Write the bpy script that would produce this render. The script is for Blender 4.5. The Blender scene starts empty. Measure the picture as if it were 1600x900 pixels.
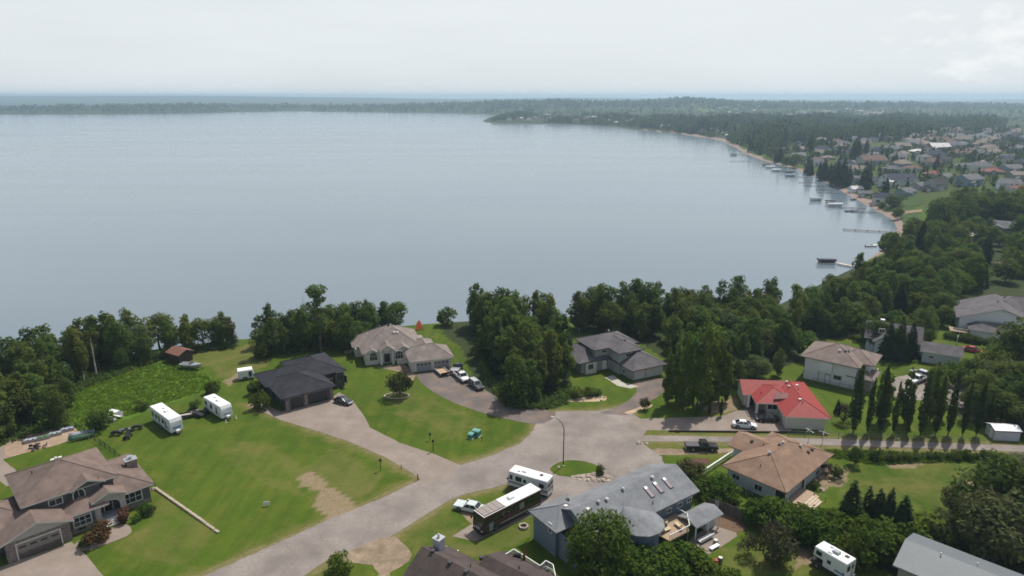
import bpy, math, random
import numpy as np
from mathutils import Vector, Matrix
C = bpy.context.scene
COL = C.collection
rnd = random.Random(7)
R = math.radians

# ---------------------------------------------------------------- camera, light, sky, exposure
IW, IH, FPX = 1600, 900, 1600 * 24 / 36
HC = 64.0                                   # drone height above the plateau
PITCH = math.atan(300 / FPX)
cam_d = bpy.data.cameras.new('camera')
cam_d.lens = 24; cam_d.sensor_width = 36; cam_d.clip_start = 1; cam_d.clip_end = 60000
cam = bpy.data.objects.new('camera', cam_d); COL.objects.link(cam)
cam.location = (0, 0, HC); cam.rotation_euler = (math.pi / 2 - PITCH, 0, 0)
C.camera = cam

SUN_EL, SUN_AZ = R(58), R(36)               # azimuth to the right of the view direction
sun_d = bpy.data.lights.new('sun', 'SUN'); sun_d.energy = 4.3; sun_d.angle = R(0.6); sun_d.color = (1, .95, .87)
sun = bpy.data.objects.new('sun', sun_d); COL.objects.link(sun)
sv = Vector((math.cos(SUN_EL) * math.sin(SUN_AZ), math.cos(SUN_EL) * math.cos(SUN_AZ), math.sin(SUN_EL)))
sun.rotation_euler = (-sv).to_track_quat('-Z', 'Y').to_euler()

world = bpy.data.worlds.new('World'); C.world = world; world.use_nodes = True
nt = world.node_tree; nt.nodes.clear(); N = nt.nodes.new; L = nt.links.new
wo = N('ShaderNodeOutputWorld'); bg = N('ShaderNodeBackground'); bg.inputs['Strength'].default_value = 0.10
sky = N('ShaderNodeTexSky'); sky.sky_type = 'NISHITA'; sky.sun_disc = False
sky.sun_elevation = SUN_EL; sky.sun_rotation = SUN_AZ; sky.air_density = 1.0; sky.dust_density = 3.0; sky.ozone_density = 1.0
tc = N('ShaderNodeTexCoord')
mp = N('ShaderNodeMapping'); mp.inputs['Scale'].default_value = (1.0, 1.0, 6.0)
no = N('ShaderNodeTexNoise'); no.inputs['Scale'].default_value = 2.2; no.inputs['Detail'].default_value = 6; no.inputs['Roughness'].default_value = .55
rp = N('ShaderNodeValToRGB'); rp.color_ramp.elements[0].position = .35; rp.color_ramp.elements[1].position = .7
rp.color_ramp.elements[0].color = (.88,) * 3 + (1,); rp.color_ramp.elements[1].color = (1.0,) * 3 + (1,)
mx = N('ShaderNodeMixRGB'); mx.inputs['Color2'].default_value = (8.3, 8.75, 9.0, 1)      # thin high cloud veil
# one broken cumulus bank low in the right of the sky
cd = N('ShaderNodeVectorMath'); cd.operation = 'DISTANCE'
cdir = Vector((760 / FPX, math.cos(PITCH) + 412 / FPX * math.sin(PITCH), -math.sin(PITCH) + 412 / FPX * math.cos(PITCH))).normalized()
cd.inputs[1].default_value = cdir
cm = N('ShaderNodeMapRange'); cm.inputs['From Min'].default_value = .17; cm.inputs['From Max'].default_value = .0
cm.inputs['To Min'].default_value = -.35; cm.inputs['To Max'].default_value = .22
mp2 = N('ShaderNodeMapping'); mp2.inputs['Scale'].default_value = (1.0, 1.0, 2.2)
n2 = N('ShaderNodeTexNoise'); n2.inputs['Scale'].default_value = 14; n2.inputs['Detail'].default_value = 8; n2.inputs['Roughness'].default_value = .6
ad = N('ShaderNodeMath'); ad.operation = 'ADD'
cr = N('ShaderNodeMapRange'); cr.inputs['From Min'].default_value = .5; cr.inputs['From Max'].default_value = .68; cr.inputs['To Max'].default_value = .95
mx2 = N('ShaderNodeMixRGB'); mx2.inputs['Color2'].default_value = (9.6, 9.7, 9.7, 1)
L(tc.outputs['Generated'], mp.inputs['Vector']); L(mp.outputs[0], no.inputs['Vector']); L(no.outputs[0], rp.inputs[0])
sx = N('ShaderNodeSeparateXYZ'); L(tc.outputs['Generated'], sx.inputs[0]); ez = N('ShaderNodeMapRange'); ez.interpolation_type = 'SMOOTHSTEP'      # the veil thins from the milky horizon to the zenith
ez.inputs['From Min'].default_value = .10; ez.inputs['From Max'].default_value = .55; ez.inputs['To Min'].default_value = 1; ez.inputs['To Max'].default_value = .12; L(sx.outputs['Z'], ez.inputs['Value'])
vm = N('ShaderNodeMath'); vm.operation = 'MULTIPLY'; L(rp.outputs[0], vm.inputs[0]); L(ez.outputs[0], vm.inputs[1]); L(vm.outputs[0], mx.inputs['Fac'])
L(sky.outputs[0], mx.inputs['Color1'])
L(tc.outputs['Generated'], cd.inputs[0]); L(cd.outputs['Value'], cm.inputs['Value'])
L(tc.outputs['Generated'], mp2.inputs['Vector']); L(mp2.outputs[0], n2.inputs['Vector'])
L(n2.outputs[0], ad.inputs[0]); L(cm.outputs[0], ad.inputs[1]); L(ad.outputs[0], cr.inputs['Value'])
L(cr.outputs[0], mx2.inputs['Fac']); L(mx.outputs[0], mx2.inputs['Color1'])
L(mx2.outputs[0], bg.inputs['Color']); L(bg.outputs[0], wo.inputs['Surface'])

C.view_settings.view_transform = 'Standard'; C.view_settings.look = 'None'
C.view_settings.exposure = 0; C.view_settings.gamma = 1
C.render.engine = 'CYCLES'
cy = C.cycles
cy.max_bounces = 4; cy.diffuse_bounces = 2; cy.glossy_bounces = 2; cy.transmission_bounces = 2; cy.transparent_max_bounces = 4
cy.volume_bounces = 0; cy.use_denoising = True; cy.use_adaptive_sampling = True; cy.adaptive_threshold = .004; cy.filter_width = 1.7; cy.caustics_reflective = False; cy.caustics_refractive = False
try: cy.denoiser = 'OPENIMAGEDENOISE'; cy.denoising_input_passes = 'RGB_ALBEDO_NORMAL'; cy.denoising_prefilter = 'NONE'
except Exception: pass
cy.sample_clamp_indirect = 2.5

# ---------------------------------------------------------------- helpers
def lin(r, g, b):
    f = lambda v: ((v / 255 + .055) / 1.055) ** 2.4 if v > 10 else v / 255 / 12.92
    return (f(r), f(g), f(b))

cp, sp = math.cos(PITCH), math.sin(PITCH)
def ray(px, py):
    u = (px - 800) / FPX; v = (450 - py) / FPX
    return np.array([u, cp + v * sp, -sp + v * cp])
def P(px, py, z=0.0):                        # the point at height z seen at a pixel of the photograph
    d = ray(px, py); t = (z - HC) / d[2]
    return np.array([d[0] * t, d[1] * t, z])
def px_per_m(p):
    return FPX / (p[1] * cp - (p[2] - HC) * sp)
def proj(p):
    y, z = p[1], p[2] - HC
    dep = y * cp - z * sp
    return 800 + FPX * p[0] / dep, 450 - FPX * (y * sp + z * cp) / dep

MATS = {}
def mat(name, col, rough=.85, var=.18, scale=1.2, spec=.3, metal=0.0, detail=4, bump=0.0, stretch=None, var2=0.0, scale2=.25, coat=0.0, hue=None, rand=0.0):
    """Principled material with two scales of colour noise (wear, dirt, grain)."""
    if name in MATS: return MATS[name]
    m = bpy.data.materials.new(name); m.use_nodes = True; MATS[name] = m
    t = m.node_tree; b = t.nodes['Principled BSDF']; n = t.nodes.new; l = t.links.new
    b.inputs['Roughness'].default_value = rough; b.inputs['Metallic'].default_value = metal
    b.inputs['Specular IOR Level'].default_value = spec
    if coat: b.inputs['Coat Weight'].default_value = coat; b.inputs['Coat Roughness'].default_value = .08
    tcn = n('ShaderNodeTexCoord'); vec = tcn.outputs['Object']
    if stretch:
        mpn = n('ShaderNodeMapping'); mpn.inputs['Scale'].default_value = stretch; l(vec, mpn.inputs['Vector']); vec = mpn.outputs[0]
    rgb = n('ShaderNodeRGB'); rgb.outputs[0].default_value = (*col, 1)
    out = rgb.outputs[0]
    def layer(sc, v, out, det):
        nn = n('ShaderNodeTexNoise'); nn.inputs['Scale'].default_value = sc; nn.inputs['Detail'].default_value = det
        l(vec, nn.inputs['Vector'])
        mr = n('ShaderNodeMapRange'); mr.inputs['From Min'].default_value = .28; mr.inputs['From Max'].default_value = .72
        mr.inputs['To Min'].default_value = 1 - v; mr.inputs['To Max'].default_value = 1 + v
        l(nn.outputs[0], mr.inputs['Value'])
        mm = n('ShaderNodeMixRGB'); mm.blend_type = 'MULTIPLY'; mm.inputs['Fac'].default_value = 1
        l(out, mm.inputs['Color1']); l(mr.outputs[0], mm.inputs['Color2'])
        return mm.outputs[0], nn
    nn = None
    if var: out, nn = layer(scale, var, out, detail)
    if hue:                                   # second tint mixed in by noise
        nh = n('ShaderNodeTexNoise'); nh.inputs['Scale'].default_value = scale2 * 2.3; nh.inputs['Detail'].default_value = 5; l(vec, nh.inputs['Vector'])
        mr = n('ShaderNodeMapRange'); mr.inputs['From Min'].default_value = .42; mr.inputs['From Max'].default_value = .62; l(nh.outputs[0], mr.inputs['Value'])
        mm = n('ShaderNodeMixRGB'); mm.inputs['Color2'].default_value = (*hue, 1); l(mr.outputs[0], mm.inputs['Fac']); l(out, mm.inputs['Color1']); out = mm.outputs[0]
    if var2: out, _ = layer(scale2, var2, out, 3)
    if rand:
        oi = n('ShaderNodeObjectInfo'); mr = n('ShaderNodeMapRange'); mr.inputs['To Min'].default_value = 1 - rand; mr.inputs['To Max'].default_value = 1 + rand
        l(oi.outputs['Random'], mr.inputs['Value'])
        mm = n('ShaderNodeMixRGB'); mm.blend_type = 'MULTIPLY'; mm.inputs['Fac'].default_value = 1
        l(out, mm.inputs['Color1']); l(mr.outputs[0], mm.inputs['Color2']); out = mm.outputs[0]
    l(out, b.inputs['Base Color'])
    if bump and nn:
        bp = n('ShaderNodeBump'); bp.inputs['Strength'].default_value = bump; bp.inputs['Distance'].default_value = .1
        l(nn.outputs[0], bp.inputs['Height']); l(bp.outputs[0], b.inputs['Normal'])
    return m

class MB:
    """Collects faces for one mesh; every face carries the material it gets."""
    def __init__(s): s.v = []; s.f = []; s.m = []; s.slots = []
    def mi(s, m):
        if m not in s.slots: s.slots.append(m)
        return s.slots.index(m)
    def face(s, pts, m):
        b = len(s.v); s.v += [tuple(map(float, p)) for p in pts]; s.f.append(tuple(range(b, b + len(pts)))); s.m.append(s.mi(m)); return s
    def raw(s, vs, fs, m):
        b = len(s.v); s.v += [tuple(map(float, p)) for p in vs]
        k = s.mi(m)
        for q in fs: s.f.append(tuple(b + i for i in q)); s.m.append(k)
        return s
    def box(s, x0, x1, y0, y1, z0, z1, m, top=None):
        v = [(x0, y0, z0), (x1, y0, z0), (x1, y1, z0), (x0, y1, z0), (x0, y0, z1), (x1, y0, z1), (x1, y1, z1), (x0, y1, z1)]
        s.raw(v, [(0, 3, 2, 1), (0, 1, 5, 4), (1, 2, 6, 5), (2, 3, 7, 6), (3, 0, 4, 7)], m)
        s.raw(v, [(4, 5, 6, 7)], top or m); return s
    def obox(s, a, b, w, z0, z1, m):         # a box along the segment a-b, width w
        a = np.array(a[:2], float); b = np.array(b[:2], float); d = b - a; ln = np.hypot(*d) or 1e-6; n = np.array([-d[1], d[0]]) / ln * w / 2
        q = [a + n, a - n, b - n, b + n]
        return s.prism([tuple(p) for p in q], z0, z1, m)
    def prism(s, poly, z0, z1, m, top=None):
        n = len(poly)
        ar = sum(poly[i][0] * poly[(i + 1) % n][1] - poly[(i + 1) % n][0] * poly[i][1] for i in range(n))
        if ar < 0: poly = poly[::-1]
        v = [(p[0], p[1], z0) for p in poly] + [(p[0], p[1], z1) for p in poly]
        s.raw(v, [tuple(range(n))[::-1]] + [(i, (i + 1) % n, n + (i + 1) % n, n + i) for i in range(n)], m)
        s.raw(v, [tuple(range(n, 2 * n))], top or m); return s
    def tube(s, pts, rads, m, n=8, cap=True):
        pts = [np.array(p, float) for p in pts]
        if not hasattr(rads, '__len__'): rads = [rads] * len(pts)
        vs = []; fs = []
        for i, p in enumerate(pts):
            d = pts[min(i + 1, len(pts) - 1)] - pts[max(i - 1, 0)]; d = d / (np.linalg.norm(d) or 1)
            a = np.cross(d, (0, 0, 1) if abs(d[2]) < .9 else (1, 0, 0)); a /= np.linalg.norm(a); b = np.cross(d, a)
            for k in range(n):
                t = 2 * math.pi * k / n; vs.append(p + (a * math.cos(t) + b * math.sin(t)) * rads[i])
        for i in range(len(pts) - 1):
            for k in range(n): fs.append((i * n + k, i * n + (k + 1) % n, (i + 1) * n + (k + 1) % n, (i + 1) * n + k))
        if cap: fs.append(tuple(range(n))); fs.append(tuple(range((len(pts) - 1) * n, len(pts) * n))[::-1])
        return s.raw(vs, fs, m)
    def rings(s, rings, m, cap=True):        # rings of equal length joined one after the other
        n = len(rings[0]); vs = [p for r in rings for p in r]; fs = []
        for i in range(len(rings) - 1):
            for k in range(n): fs.append((i * n + k, i * n + (k + 1) % n, (i + 1) * n + (k + 1) % n, (i + 1) * n + k))
        if cap: fs.append(tuple(range(n))[::-1]); fs.append(tuple(range((len(rings) - 1) * n, len(rings) * n)))
        return s.raw(vs, fs, m)
    def ball(s, c, r, m, seed=0, jit=.18, flat=.75):
        g = random.Random(seed); vs = []; fs = []; nu, nv = 7, 4
        vs.append((c[0], c[1], c[2] + r * flat))
        for i in range(1, nv):
            t = math.pi * i / nv
            for k in range(nu):
                q = r * (1 + g.uniform(-jit, jit)); a = 2 * math.pi * (k + .3 * i) / nu
                vs.append((c[0] + q * math.sin(t) * math.cos(a), c[1] + q * math.sin(t) * math.sin(a), c[2] + q * flat * math.cos(t)))
        vs.append((c[0], c[1], c[2] - r * flat))
        for k in range(nu): fs.append((0, 1 + k, 1 + (k + 1) % nu))
        for i in range(nv - 2):
            for k in range(nu): a = 1 + i * nu; fs.append((a + k, a + nu + k, a + nu + (k + 1) % nu, a + (k + 1) % nu))
        a = 1 + (nv - 2) * nu
        for k in range(nu): fs.append((a + k, len(vs) - 1, a + (k + 1) % nu))
        return s.raw(vs, fs, m)
    def mesh(s, name):
        me = bpy.data.meshes.new(name); me.from_pydata(s.v, [], s.f)
        for m in s.slots: me.materials.append(m)
        if len(s.slots) > 1: me.polygons.foreach_set('material_index', s.m)
        me.update(); return me
    def build(s, name, parent=None, label=None, smooth=False):
        o = bpy.data.objects.new(name, s.mesh(name)); COL.objects.link(o)
        if parent is not None: o.parent = parent
        if label: o['label'] = label
        if smooth: o.data.polygons.foreach_set('use_smooth', [True] * len(o.data.polygons))
        return o

def tag(o, label=None, cat=None, group=None, kind=None):
    if label: o['label'] = label
    if cat: o['category'] = cat
    if group: o['group'] = group
    if kind: o['kind'] = kind
    return o
def thing(name, label, cat, loc=(0, 0, 0), rz=0.0, group=None, scale=None):
    o = bpy.data.objects.new(name, None); COL.objects.link(o); o.empty_display_size = .5
    o.location = tuple(float(v) for v in loc); o.rotation_euler = (0, 0, rz)
    if scale is not None: o.scale = scale if hasattr(scale, '__len__') else (scale,) * 3
    return tag(o, label, cat, group)
def mesh_obj(name, me, parent=None):
    o = bpy.data.objects.new(name, me); COL.objects.link(o)
    if parent is not None: o.parent = parent
    return o
def copy_tree(o, parent=None):
    c = o.copy(); COL.objects.link(c); c.parent = parent
    for ch in list(o.children): copy_tree(ch, c)
    return c
def np_mesh(name, v, f, mats, mi=None):       # fast mesh from numpy arrays (all faces with the same corner count)
    me = bpy.data.meshes.new(name); nv, nf, k = len(v), len(f), f.shape[1]
    me.vertices.add(nv); me.vertices.foreach_set('co', np.ascontiguousarray(v, np.float32).ravel())
    me.loops.add(nf * k); me.loops.foreach_set('vertex_index', np.ascontiguousarray(f, np.int32).ravel())
    me.polygons.add(nf); me.polygons.foreach_set('loop_start', np.arange(0, nf * k, k, dtype=np.int32)); me.polygons.foreach_set('loop_total', np.full(nf, k, np.int32))
    for m in mats: me.materials.append(m)
    if mi is not None: me.polygons.foreach_set('material_index', np.ascontiguousarray(mi, np.int32))
    me.update(calc_edges=True); return me
# ---------------------------------------------------------------- terrain
ZL = -14.0                                   # lake level
_edge = [(-300, 640), (-100, 608), (0, 588), (100, 570), (200, 553), (300, 541), (385, 535), (450, 530), (550, 521), (640, 513), (700, 509), (800, 504), (900, 500), (1000, 497), (1100, 494), (1200, 487)]
_shore = [P(*p)[:2] + (0, 24) for p in _edge]
_shore += [P(x, y, ZL)[:2] for x, y in [(1346, 417), (1385, 388), (1404, 358), (1396, 343), (1345, 315), (1295, 287), (1245, 264), (1190, 250), (1166, 241), (1150, 231), (1125, 219), (1060, 209), (1000, 203), (960, 198), (900, 194.5), (850, 193.3), (800, 193), (760, 192), (754, 189), (765, 183), (790, 180.5), (760, 178.5), (700, 176.5), (560, 175), (450, 173.5), (300, 177), (150, 178.5), (0, 178.5), (-300, 179), (-900, 180)]]
SHORE = np.array([(-20000, -900)] + [tuple(s) for s in _shore] + [(-20000, 3600)], float)
LAND = np.vstack([SHORE, [(-20000, 22000), (22000, 22000), (22000, -22000), (-20000, -22000)]])
def inside(poly, X, Y):
    r = np.zeros(X.shape, bool); n = len(poly)
    for i in range(n):
        x0, y0 = poly[i][0], poly[i][1]; x1, y1 = poly[(i + 1) % n][0], poly[(i + 1) % n][1]
        if y0 == y1: continue
        c = ((y0 > Y) != (y1 > Y)) & (X < (x1 - x0) * (Y - y0) / (y1 - y0) + x0); r ^= c
    return r
def shore_d(X, Y):
    d = np.full(X.shape, 1e18)
    for a, b in zip(SHORE, SHORE[1:]):
        e = b - a; l2 = e @ e
        t = np.clip(((X - a[0]) * e[0] + (Y - a[1]) * e[1]) / l2, 0, 1)
        d = np.minimum(d, (X - a[0] - t * e[0]) ** 2 + (Y - a[1] - t * e[1]) ** 2)
    d = np.sqrt(d)
    return np.where(inside(LAND, X, Y), d, -d)
def sstep(a, b, x):
    t = np.clip((x - a) / (b - a), 0, 1); return t * t * (3 - 2 * t)
_px = [-2500, 0, 100, 300, 450, 600, 700, 800, 870, 950, 1000, 1075, 1150, 1250, 1400, 1600, 4000]
_mid = [161, 163.5, 162.5, 161, 162.5, 163.5, 160.5, 157.5, 155.5, 157.5, 157, 152.5, 157, 158.5, 158, 160, 160]
_fpx = [-2500, 0, 300, 450, 600, 700, 800, 900, 1000, 1200, 1300, 1400, 1500, 1600, 4000]
_far = [150, 150, 149, 150.5, 152, 153.5, 153, 151.5, 152.5, 154.5, 154.5, 155, 156, 153, 153]
def wob(X, s, ph): return np.sin(X / s + ph) * .5 + np.sin(X / s * 2.3 + ph * 1.7) * .3 + np.sin(X / s * 5.1 + ph * .6) * .2
def hgt(X, Y):
    X = np.asarray(X, float); Y = np.asarray(Y, float)
    d = shore_d(X, Y)
    w = 24 + 150 * sstep(260, 700, Y)
    u = np.clip(d / w, 0, 1)
    z = np.where(d >= 0, ZL - ZL * u * (2 - u), np.maximum(ZL + d * .12, ZL - 5))
    far = Y > 1500
    if far.any():
        b = 800 + FPX * X / (np.maximum(Y, 1) * cp + HC * sp)
        rm = np.hypot(X, Y)
        hm = HC - (np.interp(b, _px, _mid) - 150) * rm / FPX / cp - 13 + 2.5 * wob(X, 130, 1)
        hf = HC - (np.interp(b, _fpx, _far) - 150) * rm / FPX / cp - 5
        k1 = sstep(2300, 3900, Y) * np.clip(d / 350, 0, 1); k2 = sstep(6500, 9800, Y) * (1 - sstep(11000, 14000, Y))
        hmid = np.where(Y < 5200, hm, np.minimum(hm, 40))
        z2 = z + np.maximum(hmid - z, -30) * k1 * (1 - sstep(4600, 6200, Y)) 
        z2 = z2 + np.maximum(hf - z2, -40) * k2
        z = np.where(far & (d > 0), z2, z)
    return z
def G(px, py):                               # where the ray through a pixel meets the terrain
    d = ray(px, py)
    if d[2] >= -1e-4: d = np.array([d[0], d[1], -1e-4])
    t0 = (-2 + HC) / -d[2] * .97; t1 = (HC - ZL) / -d[2] * 1.02
    p0 = P(px, py, 0)
    h0 = float(hgt(p0[0], p0[1]))
    if abs(h0) < 1e-6: return p0
    t = np.linspace(t0, t1, 160); X = d[0] * t; Y = d[1] * t; Z = HC + d[2] * t
    h = hgt(X, Y); k = np.argmax(Z <= h) if (Z <= h).any() else -1
    return np.array([X[k], Y[k], h[k]])

def axis(a, b, step, lo, hi, g):
    m = list(np.arange(a, b + .01, step)); s = step; x = m[-1]
    while x < hi: s *= g; x += s; m.append(x)
    s = step; x = m[0]; pre = []
    while x > lo: s *= g; x -= s; pre.append(x)
    return np.array(pre[::-1] + m)
gx = axis(-112, 165, 1.0, -14000, 14000, 1.05)
gy = axis(62, 215, 1.0, -1500, 15000, 1.045)
GX, GY = np.meshgrid(gx, gy); gsh = GX.shape
GZ = hgt(GX.ravel(), GY.ravel())
GD = shore_d(GX.ravel(), GY.ravel()).reshape(gsh)
idx = np.arange(GX.size).reshape(gsh)
fq = np.stack([idx[:-1, :-1], idx[:-1, 1:], idx[1:, 1:], idx[1:, :-1]], -1).reshape(-1, 4)

def W(poly): return np.array([P(*p)[:2] for p in poly])
m_dry = np.zeros(gsh); m_dirt = np.zeros(gsh); m_wood = np.zeros(gsh); m_sand = np.zeros(gsh); m_weed = np.zeros(gsh)
def paint(arr, polys, v=1.0):
    for pl in polys:
        w = W(pl); arr[inside(w, GX, GY)] = v
paint(m_dry, [[(292, 565), (320, 545), (400, 538), (440, 545), (410, 575), (375, 592), (360, 602), (345, 590), (330, 575)],
              [(1390, 725), (1440, 712), (1560, 735), (1545, 790), (1480, 790), (1420, 770)],
              [(1125, 620), (1160, 618), (1165, 648), (1120, 655), (1090, 650)], [(1000, 700), (1150, 690), (1150, 712), (1050, 714)],
              [(1130, 855), (1290, 860), (1300, 900), (1130, 900)], [(640, 850), (740, 845), (830, 815), (830, 840), (760, 870), (650, 870)],
              [(1300, 700), (1560, 702), (1560, 712), (1300, 712)], [(830, 680), (840, 660), (850, 650), (838, 690), (790, 708), (730, 728)],
              [(470, 735), (520, 700), (600, 740), (560, 790), (500, 815)]], .5)
paint(m_dry, [[(330, 690), (420, 690), (480, 740), (470, 780), (380, 740)], [(1300, 740), (1540, 720), (1560, 800), (1320, 790)], [(250, 760), (330, 830), (300, 890), (170, 860), (230, 820)], [(600, 600), (650, 610), (760, 660), (700, 690), (620, 650)], [(610, 830), (700, 790), (735, 830), (690, 860), (630, 850)]], .34)
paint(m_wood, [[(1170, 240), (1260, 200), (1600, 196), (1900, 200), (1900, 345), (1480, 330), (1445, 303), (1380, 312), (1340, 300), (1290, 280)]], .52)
paint(m_dirt, [[(462, 742), (490, 738), (520, 762), (552, 782), (560, 800), (510, 815), (490, 790), (500, 770), (470, 760)],
               [(345, 597), (372, 582), (380, 590), (356, 604)], [(1365, 705), (1450, 722), (1440, 728), (1400, 735), (1380, 722)],
               [(1505, 748), (1540, 742), (1535, 775), (1505, 770)], [(1110, 630), (1150, 620), (1158, 640), (1120, 648), (1098, 640)],
               [(1265, 735), (1300, 725), (1330, 735), (1318, 760), (1285, 765)], [(1245, 858), (1280, 850), (1275, 880), (1240, 890)]], .85)
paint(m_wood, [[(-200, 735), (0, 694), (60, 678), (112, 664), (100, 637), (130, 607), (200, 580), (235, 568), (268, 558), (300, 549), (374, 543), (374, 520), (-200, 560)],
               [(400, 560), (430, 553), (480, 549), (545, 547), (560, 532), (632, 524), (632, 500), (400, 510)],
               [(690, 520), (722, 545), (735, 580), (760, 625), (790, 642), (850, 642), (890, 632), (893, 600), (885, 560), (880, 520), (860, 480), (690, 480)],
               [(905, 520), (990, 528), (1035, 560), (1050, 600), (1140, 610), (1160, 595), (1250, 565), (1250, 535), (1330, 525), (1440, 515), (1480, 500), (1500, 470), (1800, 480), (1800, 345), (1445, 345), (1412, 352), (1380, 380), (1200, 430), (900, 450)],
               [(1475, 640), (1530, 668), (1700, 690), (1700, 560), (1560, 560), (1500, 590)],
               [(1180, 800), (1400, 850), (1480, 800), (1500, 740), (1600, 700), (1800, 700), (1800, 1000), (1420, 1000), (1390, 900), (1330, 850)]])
m_weed[inside(W([(112, 664), (95, 640), (130, 608), (200, 582), (265, 562), (300, 572), (345, 600), (320, 612), (235, 640), (200, 655), (165, 660), (130, 676)]), GX, GY)] = 1
m_sand = ((GD > -6) & (GD < 6) & (GY > 330) & (GY < 1000) & (GX > 150)) * 1.0
m_sand[(GD > -6) & (GD < 9) & (GY >= 1000) & (GY < 1700) & (GX > 100)] = 1
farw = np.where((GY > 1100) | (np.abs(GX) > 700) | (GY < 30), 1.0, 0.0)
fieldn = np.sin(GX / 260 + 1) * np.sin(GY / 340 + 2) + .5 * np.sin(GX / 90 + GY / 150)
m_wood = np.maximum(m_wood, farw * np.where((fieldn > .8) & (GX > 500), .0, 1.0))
ROADW = W([(250, 925), (330, 895), (430, 850), (510, 813), (600, 777), (652, 752), (712, 729), (770, 711), (815, 692), (834, 672), (838, 660), (870, 643), (930, 642), (975, 636), (990, 648)]), W([(440, 925), (525, 868), (565, 856), (612, 838), (652, 812), (700, 783), (720, 774), (794, 756)]), W([(990, 680), (1285, 685.5), (1640, 698)]), W([(990, 690), (1300, 696), (1640, 708)]), W([(386, 633), (500, 675), (545, 690), (600, 714), (656, 748)])
dr = np.full(gsh, 1e9)                       # worn, dry grass along the road edges
for ln_ in ROADW:
    for a_, b_ in zip(ln_, ln_[1:]):
        e_ = b_ - a_; t_ = np.clip(((GX - a_[0]) * e_[0] + (GY - a_[1]) * e_[1]) / (e_ @ e_), 0, 1)
        dr = np.minimum(dr, (GX - a_[0] - t_ * e_[0]) ** 2 + (GY - a_[1] - t_ * e_[1]) ** 2)
m_dry = np.maximum(m_dry, .62 * np.clip(1.5 - np.sqrt(dr) / 2.0, 0, 1)); m_dirt = np.maximum(m_dirt, .5 * (dr < 1.2))
me = np_mesh('ground', np.column_stack([GX.ravel(), GY.ravel(), GZ]), fq, [])
def attr(name, arr):
    a = me.attributes.new(name, 'FLOAT', 'POINT'); a.data.foreach_set('value', arr.ravel().astype(np.float32))
for k, a in (('dry', m_dry), ('dirt', m_dirt), ('wood', m_wood), ('sand', m_sand), ('weed', m_weed)): attr(k, a)

gm = bpy.data.materials.new('ground'); gm.use_nodes = True; t = gm.node_tree; b = t.nodes['Principled BSDF']; n = t.nodes.new; l = t.links.new
b.inputs['Roughness'].default_value = .95; b.inputs['Specular IOR Level'].default_value = .12
tcg = n('ShaderNodeTexCoord')
def gnoise(scale, det=5, ro=.6, st=None, rot=0):
    q = n('ShaderNodeTexNoise'); q.inputs['Scale'].default_value = scale; q.inputs['Detail'].default_value = det; q.inputs['Roughness'].default_value = ro
    if st:
        mq = n('ShaderNodeMapping'); mq.inputs['Scale'].default_value = st; mq.inputs['Rotation'].default_value = (0, 0, rot); l(tcg.outputs['Object'], mq.inputs[0]); l(mq.outputs[0], q.inputs['Vector'])
    else: l(tcg.outputs['Object'], q.inputs['Vector'])
    return q.outputs[0]
def rng(v, a, b_, c=0.0, d=1.0):
    q = n('ShaderNodeMapRange'); q.inputs['From Min'].default_value = a; q.inputs['From Max'].default_value = b_; q.inputs['To Min'].default_value = c; q.inputs['To Max'].default_value = d
    l(v, q.inputs['Value']); return q.outputs[0]
def mixc(f, c1, c2):
    q = n('ShaderNodeMixRGB')
    for i, c in (('Color1', c1), ('Color2', c2)):
        if isinstance(c, tuple): q.inputs[i].default_value = (*c, 1)
        else: l(c, q.inputs[i])
    l(f, q.inputs['Fac']); return q.outputs[0]
def math2(op, a, b_):
    q = n('ShaderNodeMath'); q.operation = op
    for i, v in enumerate((a, b_)):
        if isinstance(v, (int, float)): q.inputs[i].default_value = v
        else: l(v, q.inputs[i])
    return q.outputs[0]
n_big = gnoise(.035, 4); n_mid = gnoise(.22, 5, .65); n_fine = gnoise(2.6, 4, .7); n_mow = gnoise(.5, 3, .5, (1, .12, 1), R(-38)); n_tuft = gnoise(.9, 6, .75)
col = mixc(rng(n_big, .35, .65), (.042, .088, .0045), (.076, .124, .009))
col = mixc(rng(n_mid, .46, .7, 0, .8), col, (.125, .135, .018))
col = mixc(rng(n_mow, .42, .62, 0, .38), col, (.027, .060, .004))
col = mixc(rng(n_tuft, .56, .75, 0, .7), col, (.025, .055, .006))
col = mixc(rng(n_fine, .3, .7, 0, .3), col, (.10, .115, .024))
def masked(name, noise, amt, lo, hi):
    a = n('ShaderNodeAttribute'); a.attribute_name = name
    s_ = math2('ADD', a.outputs['Fac'], math2('MULTIPLY', math2('SUBTRACT', noise, .5), amt))
    g_ = math2('MULTIPLY', rng(s_, lo, hi), rng(a.outputs['Fac'], 0.0, .12))
    return g_
col = mixc(masked('weed', n_tuft, .9, .2, .9), col, mixc(rng(gnoise(1.4, 5, .7), .35, .65), (.055, .125, .010), (.10, .17, .018)))
col = mixc(masked('dry', n_mid, 1.3, .1, .9), col, mixc(rng(n_tuft, .3, .7), (.17, .145, .05), (.12, .125, .035)))
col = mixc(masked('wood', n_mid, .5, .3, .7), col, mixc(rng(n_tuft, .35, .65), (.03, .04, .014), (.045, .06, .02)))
col = mixc(masked('dirt', n_tuft, 1.5, .3, .95), col, mixc(rng(n_fine, .3, .7), (.30, .225, .15), (.20, .15, .095)))
col = mixc(masked('sand', n_mid, .3, .3, .6), col, mixc(rng(n_mid, .3, .7), (.24, .17, .14), (.29, .225, .185)))
l(col, b.inputs['Base Color'])
bp = n('ShaderNodeBump'); bp.inputs['Strength'].default_value = .6; bp.inputs['Distance'].default_value = .35; l(n_tuft, bp.inputs['Height']); l(bp.outputs[0], b.inputs['Normal'])
me.materials.append(gm)
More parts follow.
